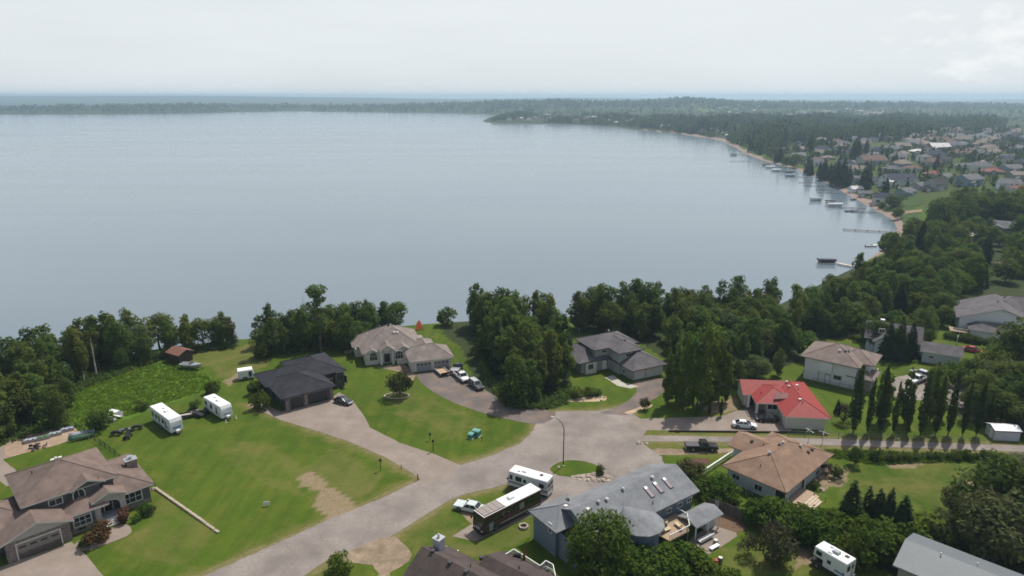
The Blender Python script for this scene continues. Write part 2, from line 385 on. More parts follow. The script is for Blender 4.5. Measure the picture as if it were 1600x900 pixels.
ground = mesh_obj('ground', me); tag(ground, 'green lawns, meadow and land reaching to the horizon', kind='structure')
ground.data.polygons.foreach_set('use_smooth', [True] * len(ground.data.polygons))

# lake
wm = bpy.data.materials.new('lake_water'); wm.use_nodes = True; t = wm.node_tree; b = t.nodes['Principled BSDF']; n = t.nodes.new; l = t.links.new
b.inputs['Roughness'].default_value = .22; b.inputs['IOR'].default_value = 1.33
tcg = n('ShaderNodeTexCoord')
wa = gnoise(.9, 4, .6, (1, .55, 1), R(20)); wb = gnoise(.16, 3, .5, (1, .5, 1), R(10)); wc = gnoise(.0042, 4, .55, (.35, 1.5, 1), R(-6)); wd = gnoise(.012, 3, .5, (.3, 1.6, 1), R(8))
mr = mixc(rng(wc, .36, .66), (.140, .186, .226), (.168, .206, .232)); l(mr, b.inputs['Base Color'])
ro = math2('ADD', rng(wc, .3, .7, .13, .17), rng(wd, .35, .65, 0, .03)); l(ro, b.inputs['Roughness'])
hh = math2('ADD', math2('MULTIPLY', wa, .35), wb)
bp = n('ShaderNodeBump'); bp.inputs['Strength'].default_value = .07; bp.inputs['Distance'].default_value = .5; l(hh, bp.inputs['Height']); l(bp.outputs[0], b.inputs['Normal'])
wx = axis(-100, 100, 100, -13900, 13900, 1.4); wy = axis(100, 300, 100, -1400, 14900, 1.4)
WX, WY = np.meshgrid(wx, wy); wi = np.arange(WX.size).reshape(WX.shape)
lake = mesh_obj('lake_water', np_mesh('lake_water', np.column_stack([WX.ravel(), WY.ravel(), np.full(WX.size, ZL)]), np.stack([wi[:-1, :-1], wi[:-1, 1:], wi[1:, 1:], wi[1:, :-1]], -1).reshape(-1, 4), [wm]))
tag(lake, 'wide pale blue lake with light wind ripples', kind='structure')

# ---------------------------------------------------------------- paved and planted sheets
ASPH = mat('road_chipseal', (.252, .220, .196), .93, .13, 2.2, .15, bump=.2, var2=.17, scale2=.11, hue=(.210, .184, .166))
def cracks(m, scale, amt):                   # thin wandering cracks and sealed seams
    t = m.node_tree; b = t.nodes['Principled BSDF']; n = t.nodes.new; l = t.links.new; src = b.inputs['Base Color'].links[0].from_socket
    tcn = n('ShaderNodeTexCoord'); nz = n('ShaderNodeTexNoise'); nz.inputs['Scale'].default_value = .35; nz.inputs['Detail'].default_value = 5; l(tcn.outputs['Object'], nz.inputs['Vector'])
    mv = n('ShaderNodeMixRGB'); mv.blend_type = 'ADD'; mv.inputs['Fac'].default_value = 1; sc = n('ShaderNodeVectorMath'); sc.operation = 'SCALE'; sc.inputs['Scale'].default_value = 5; l(nz.outputs['Color'], sc.inputs[0]); l(tcn.outputs['Object'], mv.inputs['Color1']); l(sc.outputs[0], mv.inputs['Color2'])
    vo = n('ShaderNodeTexVoronoi'); vo.feature = 'DISTANCE_TO_EDGE'; vo.inputs['Scale'].default_value = scale; l(mv.outputs[0], vo.inputs['Vector'])
    mr = n('ShaderNodeMapRange'); mr.inputs['From Max'].default_value = .02; mr.inputs['To Min'].default_value = 1 - amt; mr.inputs['To Max'].default_value = 1; l(vo.outputs['Distance'], mr.inputs['Value'])
    mm = n('ShaderNodeMixRGB'); mm.blend_type = 'MULTIPLY'; mm.inputs['Fac'].default_value = 1; l(src, mm.inputs['Color1']); l(mr.outputs[0], mm.inputs['Color2']); l(mm.outputs[0], b.inputs['Base Color'])
cracks(ASPH, .11, .13)
CONC = mat('driveway_concrete', (.255, .208, .178), .9, .08, 1.5, .2, var2=.12, scale2=.2, hue=(.23, .19, .155))
TARM = mat('driveway_asphalt', (.140, .122, .116), .95, .12, 1.2, .15, var2=.2, scale2=.16, hue=(.185, .14, .115))
DIRT = mat('bare_gravel', (.27, .205, .145), .97, .2, 2.0, .1, var2=.2, scale2=.3, hue=(.20, .16, .11))
SAND = mat('pale_sand', (.40, .31, .20), .97, .15, 2.0, .1, var2=.15)
ROCKM = mat('landscape_rock', (.36, .30, .25), .95, .3, 2.5, .1, var2=.3, scale2=1.2)
def densify(w, step=1.0, jit=.08, seed=1):
    g = random.Random(seed); o = []
    for i in range(len(w)):
        a, b_ = np.array(w[i]), np.array(w[(i + 1) % len(w)]); k = max(1, int(np.hypot(*(b_ - a)) / step))
        for j in range(k):
            q = a + (b_ - a) * j / k; o.append((q[0] + g.uniform(-jit, jit), q[1] + g.uniform(-jit, jit)))
    return o
def smoothpoly(w):                           # one round of corner cutting
    o = []
    for i in range(len(w)):
        a, b_ = np.array(w[i]), np.array(w[(i + 1) % len(w)]); o += [a * .78 + b_ * .22, a * .22 + b_ * .78]
    return o
def sheet(name, poly, m, z, label, sm=1, jit=.1, world=False):
    w = [tuple(p) for p in (poly if world else W(poly))]
    for _ in range(sm): w = smoothpoly(w)
    w = densify(w, 1.0, jit, len(name))
    mb = MB(); n_ = len(w)
    ar = sum(w[i][0] * w[(i + 1) % n_][1] - w[(i + 1) % n_][0] * w[i][1] for i in range(n_))
    if ar < 0: w = w[::-1]
    mb.face([(x, y, z) for x, y in w], m)
    lo = [(x, y, -.05) for x, y in w]; hi = [(x, y, z) for x, y in w]
    mb.raw(lo + hi, [(i, (i + 1) % n_, n_ + (i + 1) % n_, n_ + i) for i in range(n_)], m)
    o = mb.build(name); tag(o, label, kind='structure'); return o
sheet('road', [(250, 925), (330, 895), (430, 850), (510, 813), (600, 777), (652, 752), (712, 729), (770, 711), (815, 692), (834, 672), (838, 660), (870, 643), (930, 642), (975, 636), (990, 648), (1003, 657), (1012, 672), (1003, 681), (1003, 690), (1012, 699), (1034, 714), (1040, 735), (1000, 748), (950, 760), (860, 790), (820, 782), (794, 756), (720, 774), (700, 783), (652, 812), (612, 838), (565, 856), (525, 868), (465, 905), (440, 925)], ASPH, .02, 'beige chip sealed road ending in a cul-de-sac', 0, .12)
sheet('driveway', [(386, 633), (404, 628), (440, 644), (448, 640), (517, 623), (530, 613), (548, 624), (556, 632), (572, 655), (578, 668), (625, 692), (682, 711), (720, 727), (700, 745), (658, 762), (656, 748), (640, 737), (600, 714), (545, 690), (500, 675), (440, 657)], CONC, .03, 'pale concrete driveway of the dark roofed house', 0, .05)
sheet('driveway', [(648, 583), (700, 572), (716, 580), (742, 600), (770, 617), (800, 632), (868, 643), (868, 652), (845, 664), (800, 657), (745, 643), (705, 628), (672, 610), (655, 595)], TARM, .026, 'dark asphalt driveway of the cedar roofed house', 1, .08)
sheet('driveway', [(984, 597), (1037, 590), (1048, 600), (1032, 618), (1005, 632), (990, 650), (930, 646), (960, 638), (985, 624), (998, 610)], TARM, .026, 'asphalt driveway of the grey two storey house', 1, .06)
sheet('driveway', [(982, 655), (1080, 652), (1125, 651), (1158, 640), (1190, 646), (1228, 660), (1240, 677), (1000, 672)], CONC, .03, 'wide concrete driveway of the red roofed house', 0, .05)
sheet('path', [(990, 680), (1100, 682), (1200, 683.5), (1285, 685.5), (1400, 689.5), (1500, 693), (1640, 698), (1640, 708), (1500, 702.5), (1400, 699), (1300, 696), (1200, 693.5), (1150, 691), (1100, 690), (990, 690)], ASPH, .03, 'straight paved lane running past the row of poplars', 0, .05)
sheet('dirt_track', [(1015, 700), (1070, 702), (1150, 701), (1160, 706), (1100, 709), (1050, 711), (1020, 710)], DIRT, .012, 'worn dirt track under the black pickup', 1, .15)
sheet('driveway', [(-80, 935), (-30, 898), (27, 877), (112, 847), (135, 868), (165, 905), (190, 945)], CONC, .03, 'wide concrete driveway of the brown roofed corner house', 0, .04)
sheet('path', [(112, 849), (160, 832), (194, 817), (204, 823), (206, 832), (195, 840), (128, 864)], CONC, .037, 'curved concrete walk to the front steps', 1, .03)
sheet('parking_pad', [(707, 838), (742, 846), (862, 792), (848, 772), (735, 820)], CONC, .016, 'concrete strip under the parked bus', 0, .03)
sheet('dirt_track', [(515, 875), (565, 852), (612, 835), (632, 850), (648, 872), (600, 900), (640, 940), (560, 940), (600, 885)], DIRT, .024, 'gravel driveway beside the dark shingled roof', 1, .15)
sheet('parking_pad', [(712, 789), (730, 785), (760, 815), (735, 822)], DIRT, .012, 'worn gravel strip under the pale old car', 1, .12)
sheet('grass_island', [(858, 733), (868, 724), (890, 719), (915, 721), (935, 728), (945, 741), (955, 748), (925, 750), (890, 745), (868, 742)], gm, .06, 'small grass island with a lamp post in the road', 1, .08)
sheet('rock_bed', [(888, 745), (915, 741), (935, 737), (955, 744), (960, 751), (940, 754), (905, 751)], ROCKM, .075, 'low bed of pale rocks beside the grass island', 1, .12)
sheet('patio', [(8, 692), (25, 682), (60, 672), (108, 664), (123, 673), (112, 687), (85, 697), (50, 705), (25, 712), (8, 714)], mat('patio_sand', (.34, .26, .19), .95, .16, 1.4, .1, var2=.15, hue=(.32, .22, .16)), .03, 'sandy patio with planter beds behind the corner house', 1, .06)
sheet('path', [(-20, 710), (8, 695), (25, 712), (4, 718), (25, 735), (40, 750), (10, 760), (-20, 735)], CONC, .022, 'concrete path leading from patio to corner house', 0, .05)
sheet('path', [(945, 590), (958, 586), (972, 597), (998, 604), (985, 607), (965, 603)], mat('walk_concrete', (.42, .40, .34), .9, .1, 1, .2), .034, 'pale concrete walk to the grey house door', 0, .03)
sheet('path', [(590, 574), (612, 570), (630, 568), (650, 585), (645, 596), (634, 586), (625, 581)], DIRT, .02, 'brown paved walk to the columned porch', 0, .04)
sheet('sand_bed', [(535, 549), (548, 545), (556, 545), (552, 550), (542, 553)], SAND, .02, 'patch of bare sand left of cedar roofed house', 1, .1)
sheet('patio', [(1083, 838), (1112, 820), (1150, 832), (1152, 838), (1105, 868), (1080, 862), (1075, 848)], CONC, .02, 'square concrete patio behind the blue grey house', 0, .03)
sheet('bare_yard', [(1108, 803), (1120, 797), (1165, 815), (1166, 826), (1150, 834), (1115, 825)], mat('brown_bark', (.14, .09, .06), .97, .2, 2, .1, var2=.2), .012, 'bare brown yard in front of the grey fence', 1, .1)
sheet('patio', [(1250, 782), (1268, 768), (1280, 776), (1258, 791)], SAND, .02, 'pale paved corner below the wooden steps', 0, .05)
sheet('parking_area', [(1370, 606), (1410, 585), (1450, 588), (1510, 602), (1560, 625), (1520, 640), (1440, 625), (1400, 625)], ASPH, .016, 'grey yard behind the poplar row', 1, .1)
sheet('flower_bed', [(1062, 722), (1080, 717), (1105, 716), (1113, 722), (1090, 730), (1068, 730)], mat('bark_mulch', (.11, .06, .045), .97, .25, 2.5, .1), .024, 'bed of brown bark mulch beside white railing', 1, .05)
sheet('sand_bed', [(885, 625), (905, 622), (935, 618), (950, 620), (945, 627), (915, 628), (890, 628)], SAND, .02, 'pale edging strip round the lawn shrubs', 1, .05)
sheet('sand_bed', [(975, 645), (1000, 636), (1020, 632), (1018, 636), (1000, 641), (985, 648)], SAND, .04, 'curved pale bed edge by the cul-de-sac', 0, .05)
# ---------------------------------------------------------------- houses
def roofm(name, c, h): return mat('shingles_' + name, c, .95, .22, 5.0, .1, detail=6, var2=.16, scale2=.35, hue=h, bump=.2)
RF_BROWN = roofm('brown', (.148, .112, .096), (.18, .136, .118)); RF_DARK = roofm('dark', (.034, .035, .042), (.042, .043, .050))
RF_CEDAR = roofm('cedar', (.20, .172, .158), (.25, .21, .188)); RF_GREY = roofm('grey', (.115, .108, .115), (.14, .128, .132))
RF_RED = mat('red_metal_roof', (.26, .032, .028), .62, .10, 3, .25, stretch=(3, 3, 3), var2=.14, scale2=.5)
RF_TAN = roofm('tan', (.22, .146, .106), (.255, .172, .122)); RF_BLUE = roofm('blue', (.178, .188, .200), (.21, .218, .228))
RF_UMB = roofm('umber', (.072, .058, .055), (.09, .07, .065)); RF_PINK = roofm('pinkish', (.19, .15, .138), (.22, .175, .15))
RF_METAL = mat('grey_metal_roof', (.125, .145, .155), .55, .06, 2, .35, metal=.0, var2=.06)
TRIM_W = mat('white_trim', (.62, .60, .56), .6, .05, 2, .4); TRIM_G = mat('grey_trim', (.16, .155, .15), .6, .05, 2, .4); TRIM_D = mat('dark_trim', (.05, .05, .055), .6, .05, 2)
TRIM_T = mat('tan_trim', (.34, .25, .19), .6, .05, 2)
def siding(name, c, v=.07): return mat('siding_' + name, c, .75, v, 1.0, .3, stretch=(1, 1, 9), var2=.06, scale2=.4)
WL_GREY = siding('grey', (.085, .083, .085)); WL_STONE = mat('stone_cladding', (.20, .165, .15), .95, .4, 3.2, .1, bump=.4, var2=.2, scale2=1.5)
WL_DARK = siding('charcoal', (.04, .042, .046)); WL_CREAM = siding('cream', (.56, .54, .48)); WL_LGREY = siding('light_grey', (.33, .34, .33))
WL_BLUE = siding('slate_blue', (.145, .18, .235)); WL_WHITE = siding('white', (.68, .69, .70)); WL_PALE = siding('pale_blue', (.48, .52, .56)); WL_TAUPE = siding('taupe', (.26, .24, .22))
GD_GREY = mat('garage_door_grey', (.21, .19, .17), .6, .04, 1, .3); GD_WHITE = mat('garage_door_white', (.60, .60, .58), .6, .04, 1, .3); GD_DARK = mat('garage_door_dark', (.03, .03, .032), .5, .05, 1, .4)
GD_STEEL = mat('garage_door_steel', (.30, .31, .32), .6, .04, 1, .3)
GLASS = mat('window_glass', (.022, .028, .034), .08, .25, .9, .6)
DOORD = mat('dark_door', (.03, .025, .022), .5, .1, 1, .3); WOOD = mat('deck_wood', (.36, .27, .19), .9, .2, 3, .15, stretch=(6, 1, 1)); CONCR = mat('step_concrete', (.42, .40, .37), .9, .1, 2, .2)
METAL = mat('vent_metal', (.50, .51, .52), .4, .1, 3, .5, metal=.6); BLACKP = mat('black_plastic', (.02, .02, .02), .6, .1, 2, .3)
STUCCO = mat('stucco_pale', (.40, .37, .34), .9, .1, 2, .1); WHITEP = mat('white_paint', (.76, .76, .75), .5, .04, 2, .4)

class House:
    def __init__(s, name, label, loc, ang, wall, roof, trim, cat='house', group=None):
        s.e = thing(name, label, cat, (loc[0], loc[1], loc[2] if len(loc) > 2 else 0), R(ang), group)
        s.loc = np.array([loc[0], loc[1], loc[2] if len(loc) > 2 else 0.0]); s.a = R(ang); s.wall, s.roof, s.trim = wall, roof, trim; s.rz = []; s.k = 0
    def l(s, p):                              # world -> local
        d = np.array(p) - s.loc; c, q = math.cos(s.a), math.sin(s.a)
        return np.array([d[0] * c + d[1] * q, -d[0] * q + d[1] * c, d[2]])
    def lray(s, px, py):
        d = ray(px, py); c, q = math.cos(s.a), math.sin(s.a)
        o = s.l((0, 0, HC)); return o, np.array([d[0] * c + d[1] * q, -d[0] * q + d[1] * c, d[2]])
    def at(s, px, py, z):                     # local point at height z under a pixel
        return s.l(P(px, py, z + s.loc[2]))
    def onface(s, face, px, py):
        o, d = s.lray(px, py); k = 'xy'.index(face[0]); t = (face[1] - o[k]) / d[k]; q = o + d * t
        return (q[1 - k], q[2])
    def walls(s, x0, x1, y0, y1, h, z0=-.1, m=None, base=None, label=None):
        mb = MB(); m = m or s.wall
        for a, b_, zz, mm in ([(z0, h, 0, m)] if not base else [(z0, base[0], .02, base[1]), (base[0], h, 0, m)]):
            e = zz
            v = [(x0 - e, y0 - e, a), (x1 + e, y0 - e, a), (x1 + e, y1 + e, a), (x0 - e, y1 + e, a), (x0 - e, y0 - e, b_), (x1 + e, y0 - e, b_), (x1 + e, y1 + e, b_), (x0 - e, y1 + e, b_)]
            mb.raw(v, [(0, 1, 5, 4), (1, 2, 6, 5), (2, 3, 7, 6), (3, 0, 4, 7)] + ([(4, 5, 6, 7)] if e else []), mm)
        return mb.build('wall', s.e, label)
    def hip(s, x0, x1, y0, y1, z, pitch=.42, t=.2, m=None, ridge=None):
        """hip roof: eave rectangle x0..y1 with its upper edge at z"""
        m = m or s.roof; z += .007 * s.k; s.k += 1; mb = MB()
        lx, ly = x1 - x0, y1 - y0
        mm = min(lx, ly) / 2 - .03; zr = z + pitch * mm
        if lx >= ly: r0, r1 = (x0 + mm, (y0 + y1) / 2, zr), (x1 - mm, (y0 + y1) / 2, zr)
        else: r0, r1 = ((x0 + x1) / 2, y0 + mm, zr), ((x0 + x1) / 2, y1 - mm, zr)
        c = [(x0, y0), (x1, y0), (x1, y1), (x0, y1)]; T = [(a, b_, z) for a, b_ in c]; B = [(a, b_, z - t) for a, b_ in c]
        if lx >= ly: mb.face([T[0], T[1], r1, r0], m); mb.face([T[1], T[2], r1], m); mb.face([T[2], T[3], r0, r1], m); mb.face([T[3], T[0], r0], m)
        else: mb.face([T[0], T[1], r0], m); mb.face([T[1], T[2], r1, r0], m); mb.face([T[2], T[3], r1], m); mb.face([T[3], T[0], r0, r1], m)
        for i in range(4): mb.face([B[i], B[(i + 1) % 4], T[(i + 1) % 4], T[i]], s.trim)
        mb.face(B[::-1], s.trim)
        o = mb.build('roof', s.e)
        cap = MB()                            # ridge and hip caps, a hand high
        cm = m
        for a, b_ in [(r0, r1)] + ([(T[0], r0), (T[3], r0), (T[1], r1), (T[2], r1)] if lx >= ly else [(T[0], r0), (T[1], r0), (T[2], r1), (T[3], r1)]):
            if np.hypot(a[0] - b_[0], a[1] - b_[1]) > .4: cap.tube([(a[0], a[1], a[2] - .03), (b_[0], b_[1], b_[2] - .03)], .11, cm, 6)
        cap.build('ridge_cap', o)
        s.rz.append(lambda X, Y: z + pitch * min(X - x0, x1 - X, Y - y0, y1 - Y) if x0 <= X <= x1 and y0 <= Y <= y1 else -9)
        return o
    def gable(s, ax, x0, x1, y0, y1, z, pitch=.45, t=.2, m=None, gm=None, ends=(1, 1), inset=.45, z0=None):
        """gable roof with its ridge along ax ('x' or 'y'); ends: which gable walls to close"""
        m = m or s.roof; z += .007 * s.k; s.k += 1; mb = MB()
        sw = ax == 'y'
        u0, u1, v0, v1 = (y0, y1, x0, x1) if sw else (x0, x1, y0, y1)
        q = (lambda u, v, zz: (v, u, zz)) if sw else (lambda u, v, zz: (u, v, zz))
        vm = (v0 + v1) / 2; zr = z + pitch * (vm - v0)
        sec = [(v0, z), (vm, zr), (v1, z), (v1, z - t), (vm, zr - t * 1.1), (v0, z - t)]
        A = [q(u0, a, b_) for a, b_ in sec]; B = [q(u1, a, b_) for a, b_ in sec]
        for i, mm in enumerate((m, m, s.trim, s.trim, s.trim, s.trim)):
            j = (i + 1) % 6; mb.face([A[i], A[j], B[j], B[i]], mm)
        mb.face(A, s.trim); mb.face(B[::-1], s.trim)
        o = mb.build('roof', s.e)
        for e, u in ((0, u0 + inset), (1, u1 - inset)):
            if ends[e]:
                g = MB(); zz = z - t - (0 if z0 is None else 0)
                vv0, vv1 = v0 + inset * .9, v1 - inset * .9
                d = .06 if e == 0 else -.06
                g.raw([q(u, vv0, zz - .02), q(u, vv1, zz - .02), q(u, vm, zz + pitch * (vm - vv0) - .02), q(u + d, vv0, zz - .02), q(u + d, vv1, zz - .02), q(u + d, vm, zz + pitch * (vm - vv0) - .02)], [(0, 1, 2), (5, 4, 3), (0, 3, 4, 1), (1, 4, 5, 2), (2, 5, 3, 0)], gm or s.wall)
                g.build('gable_wall', s.e)
        s.rz.append(lambda X, Y: z + pitch * ((vm - v0) - abs((X if sw else Y) - vm)) if x0 <= X <= x1 and y0 <= Y <= y1 else -9)
        return o
    def rh(s, x, y): return max(f(x, y) for f in s.rz)
    def roof_at(s, px, py):
        o, d = s.lray(px, py)
        for i in range(600):
            zt = 14 - i * .025; q = o + d * ((zt - o[2]) / d[2])
            if s.rh(q[0], q[1]) >= zt: return q
        return o + d * ((4 - o[2]) / d[2])
    def vent(s, px, py, kind='box', m=None):
        p = s.roof_at(px, py); mb = MB(); z = p[2]
        if kind == 'box': mb.box(p[0] - .2, p[0] + .2, p[1] - .2, p[1] + .2, z - .3, z + .22, m or BLACKP); mb.box(p[0] - .27, p[0] + .27, p[1] - .27, p[1] + .27, z + .22, z + .28, m or BLACKP)
        elif kind == 'pipe': mb.tube([(p[0], p[1], z - .3), (p[0], p[1], z + .45)], .07, m or BLACKP, 8); mb.tube([(p[0], p[1], z - .2), (p[0], p[1], z + .06)], [.16, .1], m or BLACKP, 8)
        else: mb.tube([(p[0], p[1], z - .3), (p[0], p[1], z + .3)], .13, m or METAL, 10); mb.tube([(p[0], p[1], z + .26), (p[0], p[1], z + .34), (p[0], p[1], z + .5)], [.26, .3, .12], m or METAL, 10)
        return mb.build('roof_vent' if kind != 'pipe' else 'vent_pipe', s.e)
    def _place(s, face, u, d, z):             # u along the face, d out of it
        return (face[1] + face[2] * d, u, z) if face[0] == 'x' else (u, face[1] + face[2] * d, z)
    def panel(s, name, face, u0, u1, z0, z1, d0, d1, m, parent=None, mb=None):
        own = mb is None; mb = mb or MB()
        a = s._place(face, u0, d0, z0); b_ = s._place(face, u1, d1, z1)
        mb.box(min(a[0], b_[0]), max(a[0], b_[0]), min(a[1], b_[1]), max(a[1], b_[1]), z0, z1, m)
        return mb.build(name, parent or s.e) if own else mb
    def win(s, face, px, py, w, h, nx=2, ny=1, fm=None, arch=False, uz=None, bar=.06, border=.12, name='window', gm=None):
        u, z = uz if uz else s.onface(face, px, py)
        fm = fm or TRIM_W; gm = gm or GLASS
        if arch: out = [(u - w / 2, z - h / 2), (u + w / 2, z - h / 2)] + [(u + w / 2 * math.cos(t), z + h / 2 - w / 2 + w / 2 * math.sin(t)) for t in np.linspace(0, math.pi, 9)]
        else: out = [(u - w / 2, z - h / 2), (u + w / 2, z - h / 2), (u + w / 2, z + h / 2), (u - w / 2, z + h / 2)]
        cx, cz = u, z; inn = [(cx + (a - cx) * (1 - 2 * border / w), cz + (b_ - cz) * (1 - 2 * border / h)) for a, b_ in out]
        n_ = len(out); mb = MB(); q = lambda p, d: s._place(face, p[0], d, p[1])
        for i in range(n_):
            j = (i + 1) % n_
            mb.face([q(out[i], .07), q(out[j], .07), q(inn[j], .07), q(inn[i], .07)], fm); mb.face([q(out[i], -.05), q(out[j], -.05), q(out[j], .07), q(out[i], .07)], fm); mb.face([q(inn[i], .015), q(inn[j], .015), q(inn[j], .07), q(inn[i], .07)], fm)
        iw, ih = w - 2 * border, h - 2 * border
        for i in range(1, nx):
            uu = u - iw / 2 + iw * i / nx; s.panel('', face, uu - bar / 2, uu + bar / 2, z - ih / 2, z + ih / 2 - (w * .08 if arch else 0), .0, .055, fm, mb=mb)
        for i in range(1, ny):
            zz = z - ih / 2 + ih * i / ny; s.panel('', face, u - iw / 2, u + iw / 2, zz - bar / 2, zz + bar / 2, .0, .05, fm, mb=mb)
        o = mb.build(name, s.e)
        g = MB(); g.face([q(p, .022) for p in inn], gm); g.face([q(p, -.02) for p in inn][::-1], gm)
        for i in range(n_): j = (i + 1) % n_; g.face([q(inn[i], -.02), q(inn[j], -.02), q(inn[j], .022), q(inn[i], .022)], gm)
        g.build('pane', o); return o
    def door(s, face, px, py, w, h, m, win=None, trim=None):
        u, _ = s.onface(face, px, py); z0 = .15
        mb = MB(); s.panel('', face, u - w / 2, u + w / 2, z0, z0 + h, -.05, .04, m, mb=mb)
        for a, b_, c, d in ((u - w / 2 - .1, u - w / 2, z0, z0 + h), (u + w / 2, u + w / 2 + .1, z0, z0 + h), (u - w / 2 - .1, u + w / 2 + .1, z0 + h, z0 + h + .12)): s.panel('', face, a, b_, c, d, -.05, .08, trim or TRIM_W, mb=mb)
        o = mb.build('door', s.e); s.panel('door_handle', face, u + w * .38, u + w * .42, z0 + .95, z0 + 1.1, .04, .09, METAL, o); return o
    def garage(s, face, u0, u1, h, m, trim=None, wins=4, wm=None, z0=.02):
        mb = MB(); k = 4
        for i in range(k):
            a = z0 + (h - z0) * i / k + .012; b_ = z0 + (h - z0) * (i + 1) / k - .012
            s.panel('', face, u0, u1, a, b_, -.06, .02, m, mb=mb)
        s.panel('', face, u0, u1, z0, h, -.06, .004, TRIM_G, mb=mb)
        o = mb.build('garage_door', s.e)
        t_ = trim or TRIM_W; fr = MB()
        for a, b_, c, d in ((u0 - .14, u0, 0, h), (u1, u1 + .14, 0, h), (u0 - .14, u1 + .14, h, h + .16)): s.panel('', face, a, b_, c, d, -.05, .09, t_, mb=fr)
        fr.build('door_frame', o)
        if wins:
            ww = (u1 - u0) / wins
            zz = z0 + (h - z0) * .68
            for i in range(wins):
                c = u0 + ww * (i + .5); s.panel('door_window', face, c - ww * .32, c + ww * .32, zz, zz + .32, .0, .032, wm or GLASS, o)
        return o
    def steps(s, x0, x1, y0, dirn, n_, m, h=.17, d=.32, name='step'):
        for i in range(n_):
            mb = MB(); a = y0 + dirn * d * i; zt = h * (n_ - i)
            mb.box(x0, x1, min(a, a + dirn * d), max(a, a + dirn * d), 0, zt, m); mb.build(name, s.e)

# --- corner house with brown shingles, bottom left
h = House('corner_house', 'two storey corner house with brown shingle roofs, stone garage and arched porch', (-70.8, 83.5), 44, WL_GREY, RF_BROWN, TRIM_W)
h.walls(2.6, 14.2, 4.6, 15.8, 5.62); h.hip(1.9, 14.9, 3.9, 16.5, 5.8, .44)
h.walls(-1.0, 6.9, -.05, 8.0, 3.1, m=WL_STONE, base=(1.0, WL_STONE)); 
h.gable('y', -1.6, 7.5, -.6, 5.2, 3.3, .40, gm=STUCCO, ends=(1, 0), inset=.5)
h.hip(-7, 4.4, 3.0, 13.5, 3.32, .40); h.walls(-6.4, 3.9, 3.6, 13, 3.1)
h.walls(6.9, 10.5, 1.2, 5.5, 3.1, base=(.9, WL_STONE)); h.hip(6.2, 12.5, .8, 8.0, 3.25, .40)
h.walls(14.2, 18.7, 2.5, 14.8, 3.1, base=(.9, WL_STONE)); h.hip(11.0, 19.4, 1.9, 15.4, 3.3, .42)
h.gable('y', 10.2, 15.2, 1.1, 6.5, 3.95, .42, gm=STUCCO, ends=(1, 0), inset=.35)
# dormer gable of the upper storey with its arched window
h.gable('y', 8.2, 13.0, 3.4, 9.0, 5.85, .45, ends=(1, 0), inset=.5)
# porch arch
mb = MB(); fa = ('y', 1.45, -1)
arc = [(12.7 + 1.35 * math.cos(t_), 2.35 + 1.0 * math.sin(t_)) for t_ in np.linspace(0, math.pi, 11)]
outl = [(14.9, .0), (14.9, 3.9), (10.5, 3.9), (10.5, .0)]
for d0, d1, flip in ((0, 0, 0), (-.35, -.35, 1)):
    for i in range(len(arc) - 1):
        a, b_ = arc[i], arc[i + 1]; ua, ub = (a[0], 3.9), (b_[0], 3.9)
        mb.face([h._place(fa, *q) for q in ((a[0], d0, a[1]), (b_[0], d0, b_[1]), (b_[0], d0, 3.9), (a[0], d0, 3.9))], STUCCO)
for i in range(len(arc) - 1):
    a, b_ = arc[i], arc[i + 1]; mb.face([h._place(fa, a[0], 0, a[1]), h._place(fa, b_[0], 0, b_[1]), h._place(fa, b_[0], -.35, b_[1]), h._place(fa, a[0], -.35, a[1])], STUCCO)
for u0, u1 in ((10.5, 11.33), (14.07, 14.9)): h.panel('', fa, u0, u1, 0.0, 3.9, -.35, .0, STUCCO, mb=mb)
mb.build('porch_arch', h.e)
h.walls(10.6, 14.8, 3.3, 4.6, 3.9, m=WL_GREY)
h.door(('y', 3.3, -1), 172, 805, 1.1, 2.2, DOORD); 
mb = MB(); mb.box(10.6, 14.8, .6, 3.3, -.05, .72, mat('porch_slab', (.30, .32, .34), .9, .1, 2)); mb.build('porch_floor', h.e)
for i in range(3):
    mb = MB(); mb.box(11.2, 14.4, .6 - .36 * (i + 1), .6 - .36 * i - .004, -.05, .54 - .18 * i, CONCR); mb.build('step', h.e)
for u in (11.05, 14.55): mb = MB(); mb.obox((u, .6), (u, -.5), .05, .9, .98, TRIM_W); mb.box(u - .04, u + .04, -.5, -.42, 0, .95, TRIM_W); mb.box(u - .04, u + .04, .5, .58, .7, .98, TRIM_W); mb.build('handrail', h.e)
h.garage(('y', -.05, -1), .25, 5.55, 2.45, GD_GREY, wins=4)
h.win(('y', 1.2, -1), 129, 813, 2.5, 1.7, 3, 2); h.win(('y', 2.5, -1), 207, 777, 2.9, 1.9, 3, 2)
h.win(('y', 4.6, -1), 87, 784, 1.9, 1.15, 2, 1); h.win(('y', 4.0, -1), 123, 771, 1.7, 1.7, 2, 1, arch=True)
h.walls(9.0, 12.3, 4.0, 4.7, 6.3, z0=3.4, m=WL_GREY)
h.panel('basement_window', ('y', 1.2, -1), 8.0, 9.0, .35, .75, -.05, .03, GLASS)
q = h.at(205, 735, 3.6); mb = MB(); mb.box(17.3, 18.9, 8.6, 9.9, -.1, 5.2, WL_STONE); c_ = mb.build('chimney', h.e)
mb = MB(); mb.box(17.15, 19.05, 8.45, 10.05, 5.2, 5.32, METAL); mb.build('chimney_cap', c_)
mb = MB(); mb.tube([(18.1, 9.25, 5.3), (18.1, 9.25, 5.75)], .22, METAL, 10); mb.box(17.7, 18.5, 8.9, 9.6, 5.72, 5.8, METAL); mb.build('flue', c_)
h.vent(50, 740, 'pipe'); h.vent(87, 718, 'turbine', TRIM_W); h.vent(94, 716, 'box', TRIM_W); h.vent(82, 720, 'box', TRIM_W)
HCORNER = h

